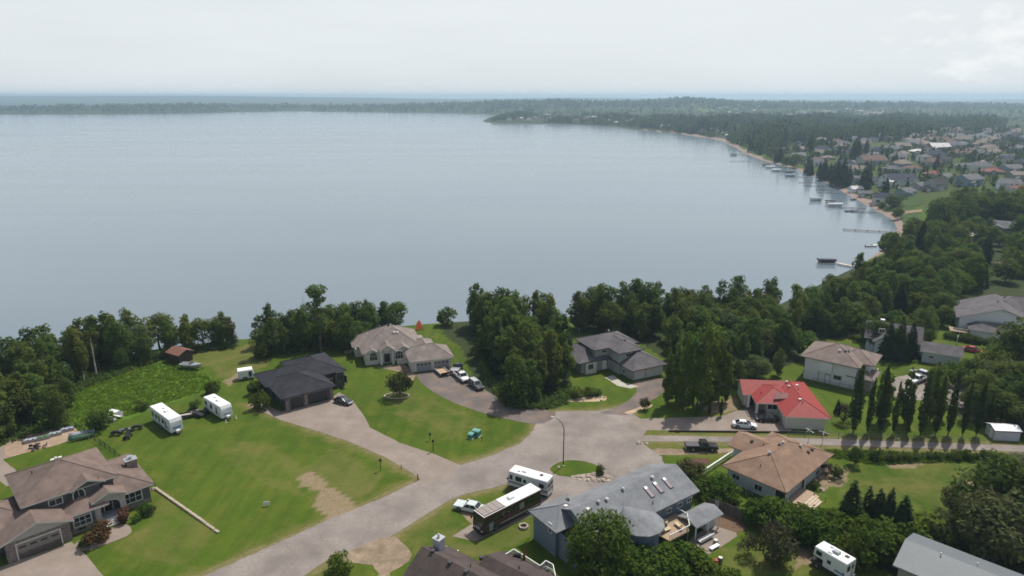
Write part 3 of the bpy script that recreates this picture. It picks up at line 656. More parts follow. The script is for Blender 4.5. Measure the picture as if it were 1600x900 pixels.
# --- dark roofed house
h = House('dark_house', 'low modern house with near black hipped roof and two open looking garage doors', (-47.7, 131.4), 36, WL_DARK, RF_DARK, TRIM_D)
h.walls(.2, 10.4, .3, 9.0, 3.0); h.hip(-.9, 11.2, -.5, 12.0, 3.2, .40)
h.walls(-.2, 14.8, 7.6, 16.0, 3.0); h.hip(-1.6, 12.5, 7.4, 16.6, 3.22, .40)
h.walls(9.8, 15.2, 6.8, 18.8, 3.2); h.hip(5.4, 16.4, 6.2, 19.8, 3.4, .38)
h.walls(13.2, 15.4, 5.2, 8.0, 3.3, m=WL_GREY)
h.garage(('y', .3, -1), 1.2, 3.9, 2.5, GD_DARK, TRIM_G, wins=0); h.garage(('y', .3, -1), 5.0, 9.4, 2.5, GD_DARK, TRIM_G, wins=0)
for u in (.15, 4.15, 9.75):
    mb = MB(); mb.box(u, u + .75, -.18, .28, -.05, 2.95, WL_STONE); mb.build('stone_pillar', h.e)
h.win(('y', 5.2, -1), 531, 588, 1.5, 2.2, 2, 1, TRIM_G); h.win(('x', 15.4, 1), 540, 592, 1.4, 1.9, 1, 1, TRIM_G); h.door(('y', 5.4, -1), 515, 590, 1.2, 2.3, DOORD, trim=TRIM_G)
h.win(('x', .2, -1), 432, 625, 1.6, 1.1, 2, 1, TRIM_G)
h.vent(455, 560, 'pipe'); h.vent(480, 556, 'box')

# --- cedar roofed house with columned porch
h = House('cedar_house', 'cream house with steep weathered cedar roof, columned porch and twin garage', (-23.1, 152.5), 18, WL_CREAM, RF_CEDAR, TRIM_W)
h.walls(-.9, 8.8, .4, 8.0, 2.75); h.hip(-1.5, 9.5, -.3, 8.7, 2.95, .56)
h.walls(-11.0, .4, 8.4, 22.5, 2.8); h.hip(-11.8, 3.8, 8.4, 23.2, 3.0, .60)
h.walls(-12.8, -10, 14.6, 21, 2.8); h.hip(-13.6, -6, 13.8, 21.8, 3.02, .55)
h.walls(-3.4, 2.5, 6.6, 12, 2.9); h.gable('y', -4.0, .6, 7.2, 13.5, 3.05, .62, ends=(1, 0), inset=.4)
h.gable('y', -7.6, -3.7, 6.9, 15, 3.6, .75, ends=(1, 0), inset=.35, gm=WL_CREAM)
h.gable('y', -10.9, -7.8, 8.0, 13, 3.1, .62, ends=(1, 0), inset=.35)
h.walls(-10.6, -8.0, 8.2, 10, 2.9); h.walls(2.0, 4.5, 4.0, 12, 2.7); h.hip(.8, 6.6, 3, 14, 2.97, .55)
for u in (-7.15, -4.25):
    mb = MB(); mb.tube([(u, 7.5, 0), (u, 7.5, .25), (u, 7.5, .3), (u, 7.5, 3.2), (u, 7.5, 3.45)], [.3, .3, .2, .18, .3], WHITEP, 12); mb.build('column', h.e)
mb = MB(); mb.box(-7.45, -3.95, 7.25, 7.75, 3.4, 3.62, WHITEP); mb.build('lintel', h.e)
h.door(('y', 8.4, -1), 605, 560, 1.5, 2.3, DOORD)
h.win(('y', 8.2, -1), 583.5, 557, 2.0, 2.3, 3, 2, arch=True); h.win(('y', 6.6, -1), 623.5, 554, 2.1, 2.3, 3, 2, arch=True); h.win(('x', -12.8, -1), 556, 548, 1.3, 1.2, 1, 1)
h.garage(('y', .4, -1), .2, 3.9, 2.25, GD_STEEL, WHITEP, wins=4); h.garage(('y', .4, -1), 4.5, 8.2, 2.25, GD_STEEL, WHITEP, wins=4)
h.vent(607, 508, 'box'); h.vent(616, 520, 'box', TRIM_W); h.vent(621, 520, 'box', TRIM_W)
mb = MB(); mb.box(2.5, 5, 14.2, 19.0, -.1, 2.6, WL_TAUPE); mb.build('sun_room', h.e)
mb = MB()
for y in np.linspace(14.5, 20, 5): mb.box(6.6, 6.68, y, y + .08, 0, 1.3, TRIM_W)
mb.obox((6.64, 14.5), (6.64, 20), .08, 1.28, 1.36, TRIM_W); mb.build('deck_railing', h.e)

# --- grey two storey house
h = House('grey_house', 'light grey two storey house with stepped grey roofs half hidden by trees', (28.4, 147.5), 26, WL_LGREY, RF_GREY, TRIM_D)
h.walls(-.1, 8.6, .3, 8, 2.65); h.hip(-1.2, 9.2, -.7, 9.2, 2.85, .50)
h.walls(-1.0, 5.0, 4.6, 13, 5.4); h.hip(-1.6, 5.8, 4.0, 15.2, 5.6, .42)
h.walls(-5.0, 6.5, 9.2, 16.5, 5.4); h.hip(-5.7, 7.3, 8.4, 17.6, 5.62, .42)
h.walls(-8.8, -4, 9.0, 18, 2.8); h.hip(-10.0, -1.5, 8.2, 20, 3.0, .5)
h.walls(-8.1, -5.1, 8.0, 9.2, 2.8, m=WL_CREAM); h.walls(-5.0, -.9, 8.9, 9.3, 2.9); h.hip(-5.3, -.6, 7.9, 10.2, 3.05, .3)
h.win(('y', 8.0, -1), 923, 573, 1.7, 1.5, 1, 1); h.door(('y', 8.9, -1), 944, 568, 1.0, 2.1, WHITEP); h.win(('y', 8.9, -1), 949, 567, .5, 2.0, 1, 1)
h.win(('y', 9.2, -1), 944, 549, 1.6, .8, 2, 1); h.win(('y', 4.6, -1), 984, 554, 2.4, 1.0, 3, 1)
h.garage(('y', .3, -1), .5, 3.2, 2.2, GD_WHITE, TRIM_W, wins=0); h.garage(('y', .3, -1), 3.8, 8.3, 2.2, GD_WHITE, TRIM_W, wins=0); h.win(('x', -.1, -1), 975, 580, 1.0, 1.2, 1, 1)
h.vent(976, 532, 'box'); h.vent(951, 518, 'turbine')

# --- red roofed house
h = House('red_roofed_house', 'low white house with bright red metal roof and white porch columns', (54.0, 123.5), -6, WL_CREAM, RF_RED, TRIM_W)
h.walls(.6, 8.1, .4, 16.6, 2.8); h.hip(-.1, 8.9, -.5, 17.4, 3.0, .44)
h.walls(-5.4, 3.0, 10.2, 16.4, 2.8); h.gable('x', -6.0, 5.0, 9.3, 17.2, 3.02, .46, ends=(1, 0), inset=.5)
h.walls(-1.6, 2, 6.2, 10.5, 2.8); h.hip(-4.3, 4.5, 5.2, 14.8, 3.04, .44)
for u, v in ((-4.7, 9.5), (-3.6, 6.6)):
    mb = MB(); mb.box(u - .28, u + .28, v - .28, v + .28, 0, .5, WHITEP); mb.box(u - .2, u + .2, v - .2, v + .2, .5, 2.8, WHITEP); mb.build('column', h.e)
h.win(('y', 6.2, -1), 1207, 635, 2.2, 1.5, 2, 1, arch=False); h.door(('y', 10.2, -1), 1176, 628, 1.2, 2.1, DOORD); h.win(('y', 10.2, -1), 1190, 634, .9, 1.8, 1, 1)
h.walls(-3.4, -1.6, 8.3, 10.3, 2.8, m=WL_TAUPE)
# raised dark dormer on the red roof
p = h.roof_at(1222, 622); mb = MB(); mb.raw([(p[0] - 1.9, p[1] - .9, p[2] + .1), (p[0] + 1.9, p[1] - .4, p[2] + .3), (p[0] + 1.2, p[1] + 1.2, p[2] + .75), (p[0] - 1.2, p[1] + 1.0, p[2] + .7), (p[0] - 1.9, p[1] - .9, p[2] - .6), (p[0] + 1.9, p[1] - .4, p[2] - .4), (p[0] + 1.2, p[1] + 1.2, p[2] - .5), (p[0] - 1.2, p[1] + 1.0, p[2] - .5)], [(0, 1, 2, 3), (4, 5, 1, 0), (5, 6, 2, 1), (7, 4, 0, 3)], mat('dormer_brown', (.16, .06, .06), .7)); mb.build('dormer', h.e)
for q in ((1229, 598, 'turbine'), (1232.5, 605, 'turbine'), (1245, 603, 'box'), (1247, 609, 'pipe'), (1250, 625, 'box'), (1189, 615, 'pipe'), (1254, 630, 'pipe')): h.vent(q[0], q[1], q[2], TRIM_W if q[2] != 'pipe' else None)
mb = MB(); mb.box(-5.6, -1.2, 4.9, 10.1, -.02, .12, TARM); mb.build('porch_floor', h.e)
mb = MB(); mb.tube([(8.75, -.2, 2.7), (8.75, -.2, 0)], .06, TRIM_W, 6); mb.build('downpipe', h.e)

# --- brown hip roofed house
h = House('hip_roofed_house', 'pale bungalow under a broad tan brown hip roof with wooden back steps', (35.9, 104.5), 43, WL_PALE, RF_TAN, TRIM_T)
h.walls(.9, 17.4, -10.8, -.8, 2.8, label=None); h.hip(0, 18.1, -11.6, 0, 3.0, .42)
h.walls(8.2, 13.5, -1.2, 2.2, 2.7); h.gable('y', 7.2, 14.4, -5.0, 3.0, 3.02, .40, ends=(0, 1), inset=.4)
for q in ((1193, 696, 'pipe'), (1202, 709, 'turbine'), (1218, 696, 'box'), (1223, 693, 'turbine'), (1251, 698, 'turbine'), (1269, 703, 'box'), (1263, 707, 'box'), (1188, 729, 'pipe'), (1175, 690, 'box')): h.vent(*q)
h.win(('x', .9, -1), 1185, 762, 1.5, 1.2, 2, 1); h.win(('x', .9, -1), 1150, 745, 1.5, 1.1, 2, 1); h.door(('x', .9, -1), 1219, 775, 1.6, 2.2, DOORD, trim=TRIM_W); h.door(('y', -10.8, -1), 1255, 760, 1.7, 2.1, DOORD); h.win(('y', -10.8, -1), 1277, 738, 1.6, 1.2, 2, 1)
mb = MB(); mb.box(1.0, 7.4, -13.2, -10.9, -.05, .55, WOOD); mb.build('deck', h.e)
for i in range(4):
    mb = MB(); mb.box(3.2, 6.6, -13.2 - .42 * (i + 1), -13.2 - .42 * i - .01, .0, .5 - .12 * i, mat('pale_tread', (.52, .42, .32), .9, .15, 3)); mb.build('step', h.e)
for u in (1.1, 7.3):
    mb = MB(); mb.box(u - .08, u + .08, -11.5, -11.34, 0, 2.8, WHITEP); mb.build('porch_post', h.e)
mb = MB(); mb.obox((7.0, -13.2), (7.0, -15.2), .06, .85, .92, mat('green_rail', (.22, .35, .12), .7)); mb.box(6.96, 7.04, -15.2, -15.1, 0, .9, MATS['green_rail']); mb.box(6.96, 7.04, -13.3, -13.2, .5, .9, MATS['green_rail']); mb.build('handrail', h.e)

# --- blue grey house with skylights
h = House('blue_grey_house', 'long slate blue house with pale grey roof, three skylights and rounded corner bay', (3.6, 88.0), 35, WL_BLUE, RF_BLUE, TRIM_G)
h.walls(.5, 24, -8.8, -.9, 4.2, label=None); h.gable('x', 2.6, 24.6, -9.8, .3, 4.6, .46, gm=WL_BLUE, ends=(1, 1), inset=.6)
h.walls(0, 6.6, -4.6, .7, 4.2); h.hip(-.5, 7.2, -5.3, 1.4, 4.6, .44)
h.walls(9.0, 13, -12.2, -8.5, 4.2)
# rounded bay with a faceted roof
ctr = (11.2, -10.2); rr = 3.5; apex = (10.2, -7.6, 6.15); mb = MB(); ang_ = [R(q) for q in (150, 185, 215, 245, 275, 305, 335, 365, 400)]
ring = [(ctr[0] + rr * math.cos(q), ctr[1] + rr * math.sin(q), 4.58) for q in ang_]
for a, b_ in zip(ring, ring[1:]): mb.face([a, b_, apex], RF_BLUE); mb.face([(a[0], a[1], 4.38), (b_[0], b_[1], 4.38), b_, a], TRIM_G)
mb.face([(a[0], a[1], 4.38) for a in ring][::-1], TRIM_G); mb.build('bay_roof', h.e)
mb = MB(); mb.prism([(ctr[0] + 2.8 * math.cos(q), ctr[1] + 2.8 * math.sin(q)) for q in [R(k * 30) for k in range(12)]], -.1, 4.37, WL_BLUE); mb.build('bay_wall', h.e)
for px, py in ((1014, 769.5), (1028.5, 762.5), (1043, 755.5)):
    p = h.roof_at(px, py); mb = MB(); hw, hl = .36, .95; sl = -.46
    def sk(x, y, dz): return (p[0] + x, p[1] + y, p[2] + y * -sl * 1.0 + dz)
    v = [sk(-hw, -hl, -.1), sk(hw, -hl, -.1), sk(hw, hl, -.1), sk(-hw, hl, -.1), sk(-hw, -hl, .16), sk(hw, -hl, .16), sk(hw, hl, .16), sk(-hw, hl, .16)]
    mb.raw(v, [(0, 1, 5, 4), (1, 2, 6, 5), (2, 3, 7, 6), (3, 0, 4, 7), (4, 5, 6, 7)], TRIM_D); o_ = mb.build('skylight', h.e)
    g = MB(); g.raw([sk(-hw + .07, -hl + .08, .18), sk(hw - .07, -hl + .08, .18), sk(hw - .07, hl - .5, .18), sk(-hw + .07, hl - .5, .18)], [(0, 1, 2, 3)], mat('skylight_glass', (.30, .24, .25), .15, .1, 1, .5)); g.raw([sk(-hw + .07, hl - .48, .18), sk(hw - .07, hl - .48, .18), sk(hw - .07, hl - .05, .18), sk(-hw + .07, hl - .05, .18)], [(0, 1, 2, 3)], WHITEP); g.build('pane', o_)
for q in ((1019, 747.5, 'turbine', TRIM_W), (973.5, 766, 'turbine', METAL), (948, 782, 'turbine', TRIM_W), (935, 786, 'turbine', METAL), (919, 797, 'box', TRIM_W), (884, 792, 'box', TRIM_W), (887, 782, 'box', BLACKP), (1020, 787, 'pipe', BLACKP), (1006, 806, 'pipe', BLACKP)): h.vent(*q)
h.win(('x', 0.0, -1), 860, 825, .8, 1.6, 1, 1)
for px, py in ((1045, 798), (1062, 789), (1077, 781)): h.win(('y', -8.8, -1), px, py, 1.1, .9, 2, 1)
mb = MB(); mb.tube([(-.05, 1.15, 4.3), (-.05, 1.15, 0)], .06, TRIM_W, 6); mb.build('downpipe', h.e)
# raised deck in the corner behind the bay
mb = MB(); dk = [(13.6, -9.2), (20.0, -9.2), (20.2, -11.2), (18.2, -13.4), (14.0, -13.4)]; mb.prism(dk, 1.9, 2.1, WOOD); d_ = mb.build('deck', h.e)
for a, b_ in (((20.0, -9.3), (20.2, -11.2)), ((20.2, -11.2), (18.2, -13.4)), ((18.2, -13.4), (14.0, -13.4))):
    mb = MB(); mb.obox(a, b_, .09, 3.0, 3.1, WHITEP); ln = np.hypot(a[0] - b_[0], a[1] - b_[1]); k = int(ln / .3)
    for i in range(k + 1): q = (a[0] + (b_[0] - a[0]) * i / k, a[1] + (b_[1] - a[1]) * i / k); mb.box(q[0] - .025, q[0] + .025, q[1] - .025, q[1] + .025, 2.1, 3.0, TRIM_G)
    mb.build('deck_railing', d_)
mb = MB()
for q in ((14.2, -13.2), (18.1, -13.2), (20, -11.2)): mb.box(q[0] - .08, q[0] + .08, q[1] - .08, q[1] + .08, 0, 1.9, TRIM_G)
mb.build('deck_post', h.e)
HBLUE = h
# lean-to shelter next to it
s_ = House('garden_shelter', 'small open garden shelter with grey shingle roof beside the blue grey house', (3.6, 88.0), 35, WL_PALE, RF_BLUE, TRIM_W, 'shelter')
s_.gable('x', 19.2, 25.4, -13.9, -10.2, 2.5, .35, ends=(0, 0)); s_.walls(22.6, 24.9, -12.9, -10.8, 2.4)
for u, v in ((19.6, -13.5), (22.4, -13.5), (25.0, -13.5), (19.6, -10.6)):
    mb = MB(); mb.box(u - .07, u + .07, v - .07, v + .07, 0, 2.45, WHITEP); mb.build('post', s_.e)
mb = MB(); mb.box(19.4, 22.4, -14.8, -14.7, .35, .8, WHITEP); mb.box(19.4, 22.4, -14.7, -14.0, .35, .42, WHITEP); mb.build('bench', s_.e)

# --- umber roofed house cut by the bottom edge
h = House('umber_house', 'house at the bottom edge with dark umber gables, grey chimney and white railed deck', (-11.4, 77.0), -36, WL_TAUPE, RF_UMB, TRIM_T)
h.gable('x', -.4, 24, -5.4, 5.0, 4.0, .60, ends=(1, 1)); h.walls(.2, 23, -4.6, 4.2, 3.7)
h.gable('x', 6.2, 24, .8, 9.0, 3.75, .46, ends=(1, 1), inset=.4); h.walls(6.6, 23, 4, 9.2, 3.7)
q = h.at(686, 858, 6); mb = MB(); mb.box(q[0] - .55, q[0] + .55, q[1] - .55, q[1] + .55, -.1, 7.7, mat('chimney_siding', (.36, .37, .40), .7, .05)); c_ = mb.build('chimney', h.e)
mb = MB(); mb.box(q[0] - .65, q[0] + .65, q[1] - .65, q[1] + .65, 7.7, 7.82, METAL); mb.tube([(q[0], q[1], 7.8), (q[0], q[1], 8.3)], .16, METAL, 10); mb.tube([(q[0], q[1], 8.25), (q[0], q[1], 8.4)], [.25, .1], METAL, 10); mb.build('chimney_cap', c_)
for q in ((676, 862, 'box', TRIM_D), (703, 880, 'box', TRIM_D), (728, 894, 'box', TRIM_D), (752, 872, 'box', TRIM_D), (811, 889, 'pipe', None), (735, 886, 'pipe', None)): h.vent(*q)
HUMB = h
mb = MB(); A_, B_, Cc, D_ = [h.at(x, y, 4.3)[:2] for x, y in ((790, 866), (803, 858), (844, 884), (868, 900))]
back = np.array((1.5, -3.2)); mb.prism([tuple(A_), tuple(B_), tuple(Cc), tuple(D_), tuple(D_ + (-1, -4)), tuple(A_ + (-1, -3))], 3.1, 3.3, mat('deck_boards', (.46, .42, .38), .9, .15, 3)); d_ = mb.build('deck', h.e)
E_ = h.at(853, 876, 4.3)[:2]; F_ = h.at(864, 882, 4.3)[:2]
for a, b_ in ((A_, B_), (B_, Cc), (Cc, E_), (E_, F_), (F_, D_)):
    mb = MB(); mb.obox(a, b_, .1, 4.25, 4.35, WHITEP); ln = np.hypot(*(a - b_)); k = max(2, int(ln / .22))
    for i in range(k + 1): q = a + (b_ - a) * i / k; mb.box(q[0] - .022, q[0] + .022, q[1] - .022, q[1] + .022, 3.3, 4.25, WHITEP)
    mb.obox(a, b_, .06, 3.4, 3.46, WHITEP); mb.build('deck_railing', d_)
for q in (B_, Cc): mb = MB(); mb.box(q[0] - .1, q[0] + .1, q[1] - .1, q[1] + .1, -.1, 3.1, WHITEP); mb.build('deck_post', h.e)

# --- white two storey house
h = House('white_house', 'tall white house with pinkish hip roof beyond the red roofed house', (68.9, 149.4), -38, WL_WHITE, RF_PINK, TRIM_G)
h.walls(-.2, 10.8, -.3, 10.6, 5.45); h.hip(-1.2, 11.7, -1.2, 11.6, 5.65, .42)
h.walls(8, 13.0, 3.0, 10.2, 5.45); h.hip(5, 14.0, 2.2, 11.0, 5.67, .42)
h.walls(10.8, 14, .5, 6, 2.8, m=WL_TAUPE); h.hip(9, 14.8, -.4, 7, 3.0, .4)
h.win(('y', -.3, -1), 1308.5, 590, 1.7, 1.0, 2, 1, TRIM_G)
fa = ('y', -.3, -1); u, z = h.onface(fa, 1291, 571); h.panel('bay_box', fa, u - 1.4, u + 1.4, 2.8, 5.3, -.05, .55, WL_WHITE)
mb = MB()
for uu in (u - 2.8 - 1.9, u - 1.4): h.panel('', fa, uu - .05, uu + .05, .1, 5.3, .0, .08, TRIM_G, mb=mb)
mb.build('downpipe', h.e); h.door(fa, 1293, 590, 1.0, 2.0, WHITEP, trim=TRIM_G); h.win(('x', 13.0, 1), 1371, 580, 1.2, 1.2, 1, 1)
for q in ((1312, 549, 'turbine', TRIM_W), (1321, 549, 'box', None), (1326, 550, 'box', None), (1313, 544, 'pipe', TRIM_W)): h.vent(*q)
mb = MB(); p = h.roof_at(1327, 545); mb.tube([(p[0], p[1], p[2] - .3), (p[0], p[1], p[2] + 1.6)], .05, TRIM_W, 6); mb.build('mast', h.e)

# --- grey garage
h = House('grey_garage', 'long pale garage with plain grey gable roof among the trees', (101.9, 159.3), -31, WL_PALE, RF_GREY, TRIM_W, 'garage')
h.walls(.3, 8.2, .4, 6.6, 2.75); h.gable('x', -.3, 8.8, -.2, 7.2, 2.95, .42, ends=(1, 1), inset=.5); h.door(('x', 8.2, 1), 1492, 551, .9, 2.0, WHITEP); h.win(('y', .4, -1), 1455, 558, 1.2, .8, 2, 1)
# --- big white house at the right edge
h = House('pale_hillside_house', 'large white house with layered grey brown roofs at the right edge', (124.8, 175.9), -28, WL_WHITE, RF_GREY, TRIM_W)
h.walls(.4, 16, .3, 6, 2.75); h.hip(-.4, 16.8, -.5, 7, 2.95, .42)
h.walls(-2.2, 16.4, 5.2, 20, 4.5); h.gable('y', -3.2, 17.4, 4.2, 21, 4.7, .37, ends=(1, 1), inset=.7)
h.walls(6, 27, 12, 23, 6.4); h.hip(4.5, 28, 10.5, 24, 6.6, .40); h.walls(16, 26, 7, 13, 4.5); h.hip(15, 27, 6, 14, 4.72, .4)
mb = MB(); mb.box(-4.5, .2, .8, 5.0, 1.3, 1.5, WOOD); mb.build('deck', h.e)
mb = MB(); mb.obox((-4.5, .8), (.2, .8), .08, 2.35, 2.45, WHITEP)
for k in range(9): mb.box(-4.5 + .58 * k, -4.44 + .58 * k, .77, .83, 1.5, 2.36, WHITEP)
mb.build('deck_railing', h.e)
mb = MB()
for x in (-4.3, -2.2): mb.box(x, x + .16, .9, 1.06, 0, 1.3, WHITEP)
mb.build('deck_post', h.e)
h.win(('y', 5.2, -1), 1557, 491, 1.6, .7, 2, 1, TRIM_D); mb = MB(); mb.box(14.2, 15.6, 14.0, 15.2, 6, 11.2, WHITEP); mb.build('chimney', h.e)
for q in ((1559, 472, 'box'), (1570, 465, 'box')): h.vent(*q)
# --- half hidden house with a white chimney
h = House('hidden_house', 'house with steep grey roofs and white chimney mostly hidden by spruces', (92.3, 167.5), -28, WL_PALE, RF_GREY, TRIM_W)
h.walls(0, 12, 0, 9, 3.6); h.gable('x', -.6, 12.6, -.6, 9.6, 3.8, .62, ends=(1, 1)); h.walls(2, 7, -3, 1, 3.6); h.gable('y', 1.4, 7.6, -3.6, 5, 3.82, .7, ends=(1, 0)); mb = MB(); mb.box(2.6, 3.6, 2.2, 3.2, 3, 8.2, WHITEP); mb.build('chimney', h.e); h.win(('y', -3, -1), 1378, 517, 1.4, 1.2, 2, 1)
# --- metal roofed building, bottom right
h = House('metal_roofed_building', 'building with smooth grey metal roof cut by the bottom right corner', (53.9, 79.7), -44, WL_TAUPE, RF_METAL, TRIM_G, 'building')
h.gable('x', -.6, 18, -4.8, 4.8, 4.55, .30, ends=(1, 1), inset=.5); h.walls(.0, 17.4, -4.2, 4.2, 4.3)
for q in ((1470, 868, 'pipe', METAL), (1527, 884, 'pipe', METAL)): h.vent(*q)
# --- small sheds
p = P(283, 563); h = House('garden_shed', 'small brown shed with rusty roof at the edge of the woods', p, -30, mat('brown_boards', (.075, .05, .038), .9, .15, 2), mat('rusty_roof', (.20, .10, .075), .85, .2, 2, .2), TRIM_D, 'shed')
h.walls(-2.2, 2.2, -1.8, 1.8, 2.2); h.gable('x', -2.7, 2.7, -2.3, 2.3, 2.4, .42, ends=(1, 1), inset=.5); h.door(('x', 2.2, 1), 292, 560, .9, 1.8, TRIM_D, trim=TRIM_D)
p = P(1565, 683); h = House('garden_shed', 'small white shed with pale metal roof beside the lane fence', p, -6, mat('shed_white', (.50, .51, .55), .7, .06, 1), mat('white_metal_roof', (.72, .73, .75), .4, .05, 1, .5), TRIM_G, 'shed')
h.walls(-2.3, 2.3, -1.5, 1.5, 2.0); h.gable('x', -2.5, 2.5, -1.7, 1.7, 2.15, .32, ends=(1, 1), inset=.22, gm=MATS['shed_white']); h.door(('x', -2.3, -1), 1548, 680, .9, 1.7, WHITEP)
# ---------------------------------------------------------------- vehicles
TYRE = mat('tyre_rubber', (.018, .018, .018), .9, .1, 4, .2); RIM = mat('rim_metal', (.38, .39, .40), .35, .05, 2, .6, metal=.7); CHROME = mat('chrome', (.6, .6, .6), .2, .05, 2, .6, metal=.9)
CGLASS = mat('car_glass', (.015, .018, .022), .06, .1, 1, .7); RED_L = mat('tail_light', (.35, .02, .015), .25, .05, 1, .6); CLEAR_L = mat('head_light', (.6, .6, .58), .15, .05, 1, .7)
UNDER = mat('underbody', (.015, .015, .016), .9, .1, 2, .1)
def paint_m(name, c, metal=0.0, rough=.3): return mat('paint_' + name, c, rough, .05, .8, .5, metal=metal, coat=.25, var2=.04)
RVW = mat('rv_white', (.66, .67, .68), .45, .05, 1.0, .4, var2=.05); RVTOP = mat('rv_roof_white', (.78, .78, .77), .6, .05, 1.5, .3, var2=.06)
GELB = mat('graphic_blue', (.10, .20, .36), .4, .1, 1, .4); GREYD = mat('graphic_grey', (.30, .32, .35), .4, .1, 1, .4); MAROON = mat('graphic_maroon', (.10, .022, .03), .4, .1, 1, .4)
def wheel(parent, x, y, r=.34, w=.24):
    mb = MB(); s = 1 if y > 0 else -1
    mb.tube([(x, y - w / 2, r), (x, y - w * .35, r), (x, y + w * .35, r), (x, y + w / 2, r)], [r * .9, r, r, r * .9], TYRE, 14)
    o = mb.build('wheel', parent, smooth=False)
    mb = MB(); mb.tube([(x, y + s * w * .4, r), (x, y + s * (w * .5 + .012), r)], [r * .66, r * .6], RIM, 10)
    for k in range(5):
        a = 2 * math.pi * k / 5; mb.box(x + r * .35 * math.cos(a) - .04, x + r * .35 * math.cos(a) + .04, y + s * (w * .5 + .005) - .01, y + s * (w * .5 + .02) + .01, r + r * .35 * math.sin(a) - .04, r + r * .35 * math.sin(a) + .04, UNDER)
    mb.build('rim', o); return o
def lower_body(secs, m, mb):
    """secs: (x, half width, z bottom, z shoulder, z top, top half width)"""
    rr = []
    for x, w, zb, zs, zt, tw in secs:
        rr.append([(x, -w * .9, zb), (x, -w, zb + .18), (x, -w, zs), (x, -tw, zt), (x, tw, zt), (x, w, zs), (x, w, zb + .18), (x, w * .9, zb)])
    mb.rings(rr, m); return mb
def arches(mb, xs, w, r=.42):
    for x in xs:
        for s in (-1, 1): mb.tube([(x, s * (w - .12), .36), (x, s * (w + .006), .36)], [r, r], UNDER, 14)
def greenhouse(e, pts, wb, wt, zb, zt, paint, pill=.05):
    """pts: x of rear base, rear top, front top, front base"""
    xb0, xt0, xt1, xb1 = pts; g = MB()
    lo = [(xb0, -wb, zb), (xb1, -wb, zb), (xb1, wb, zb), (xb0, wb, zb)]; hi = [(xt0, -wt, zt), (xt1, -wt, zt), (xt1, wt, zt), (xt0, wt, zt)]
    g.raw(lo + hi, [(0, 1, 5, 4), (1, 2, 6, 5), (2, 3, 7, 6), (3, 0, 4, 7), (4, 5, 6, 7)], CGLASS); g.build('windows', e)
    r_ = MB(); k = .06
    r_.rings([[(xt0 - k, -wt - .01, zt - .03), (xt0 - k, wt + .01, zt - .03), (xt0, wt - .06, zt + .05), (xt0, -wt + .06, zt + .05)], [(xt1 + k, -wt - .01, zt - .03), (xt1 + k, wt + .01, zt - .03), (xt1, wt - .06, zt + .05), (xt1, -wt + .06, zt + .05)]], paint)
    xm = (xb0 + xb1) / 2 + .05; xm2 = (xt0 + xt1) / 2
    for a, b_ in ((lo[0], hi[0]), (lo[1], hi[1]), (lo[2], hi[2]), (lo[3], hi[3]), ((xm, -wb, zb), (xm2, -wt, zt)), ((xm, wb, zb), (xm2, wt, zt))): r_.tube([a, b_], pill, paint, 6)
    r_.build('cabin_roof', e)
def lights(e, xf, xr, w, zf, zr):
    for s in (-1, 1):
        mb = MB(); mb.box(xf - .12, xf + .02, s * w * .8 - .2, s * w * .8 + .2, zf - .09, zf + .09, CLEAR_L); mb.build('headlight', e)
        mb = MB(); mb.box(xr - .02, xr + .1, s * w * .82 - .16, s * w * .82 + .16, zr - .12, zr + .12, RED_L); mb.build('tail_light', e)
    mb = MB(); mb.box(xf - .04, xf + .045, -.42, .42, zf - .28, zf - .06, BLACKP); mb.build('grille', e)
def mirrors(e, x, w, z, m):
    for s in (-1, 1): mb = MB(); mb.box(x - .08, x + .08, s * (w + .1) - .11, s * (w + .1) + .11, z, z + .16, m); mb.build('mirror', e)
def sedan(name, label, cat, loc, rz, m, L=4.8, W=1.82, H=1.45, group=None, boxy=False):
    e = thing(name, label, cat, loc, rz, group); a = L / 2; w = W / 2; mb = MB(); zs = .72
    z = (lambda v: v)
    if boxy: secs = [(-a, w * .93, .3, .62, .80, w * .9), (-a + .1, w, .26, .68, .86, w * .93), (-a * .45, w, .22, .74, .90, w * .95), (a * .3, w, .22, .74, .90, w * .95), (a - .1, w, .26, .68, .84, w * .93), (a, w * .94, .3, .6, .78, w * .9)]
    else: secs = [(-a, w * .82, .34, .6, .82, w * .72), (-a + .25, w * .95, .26, .7, .94, w * .8), (-a * .5, w, .2, .75, .98, w * .88), (a * .2, w, .2, .75, .95, w * .88), (a * .62, w * .97, .22, .68, .84, w * .8), (a - .2, w * .88, .26, .58, .68, w * .7), (a, w * .7, .34, .5, .58, w * .55)]
    lower_body(secs, m, mb); mb.build('body', e, smooth=False)
    ar = MB(); arches(ar, (-a * .58, a * .6), w); ar.build('wheel_arch', e)
    if boxy: greenhouse(e, (-a * .62, -a * .42, a * .12, a * .36), w * .9, w * .74, .88, H - .05, m)
    else: greenhouse(e, (-a * .78, -a * .42, a * .1, a * .5), w * .88, w * .66, .90, H - .05, m)
    for x in (-a * .58, a * .6):
        for s in (-1, 1): wheel(e, x, s * (w - .1), .33)
    lights(e, a - (.02 if boxy else .12), -a, w * (.9 if boxy else .8), .62 if boxy else .6, .74); mirrors(e, a * .3, w, .95, m)
    return e
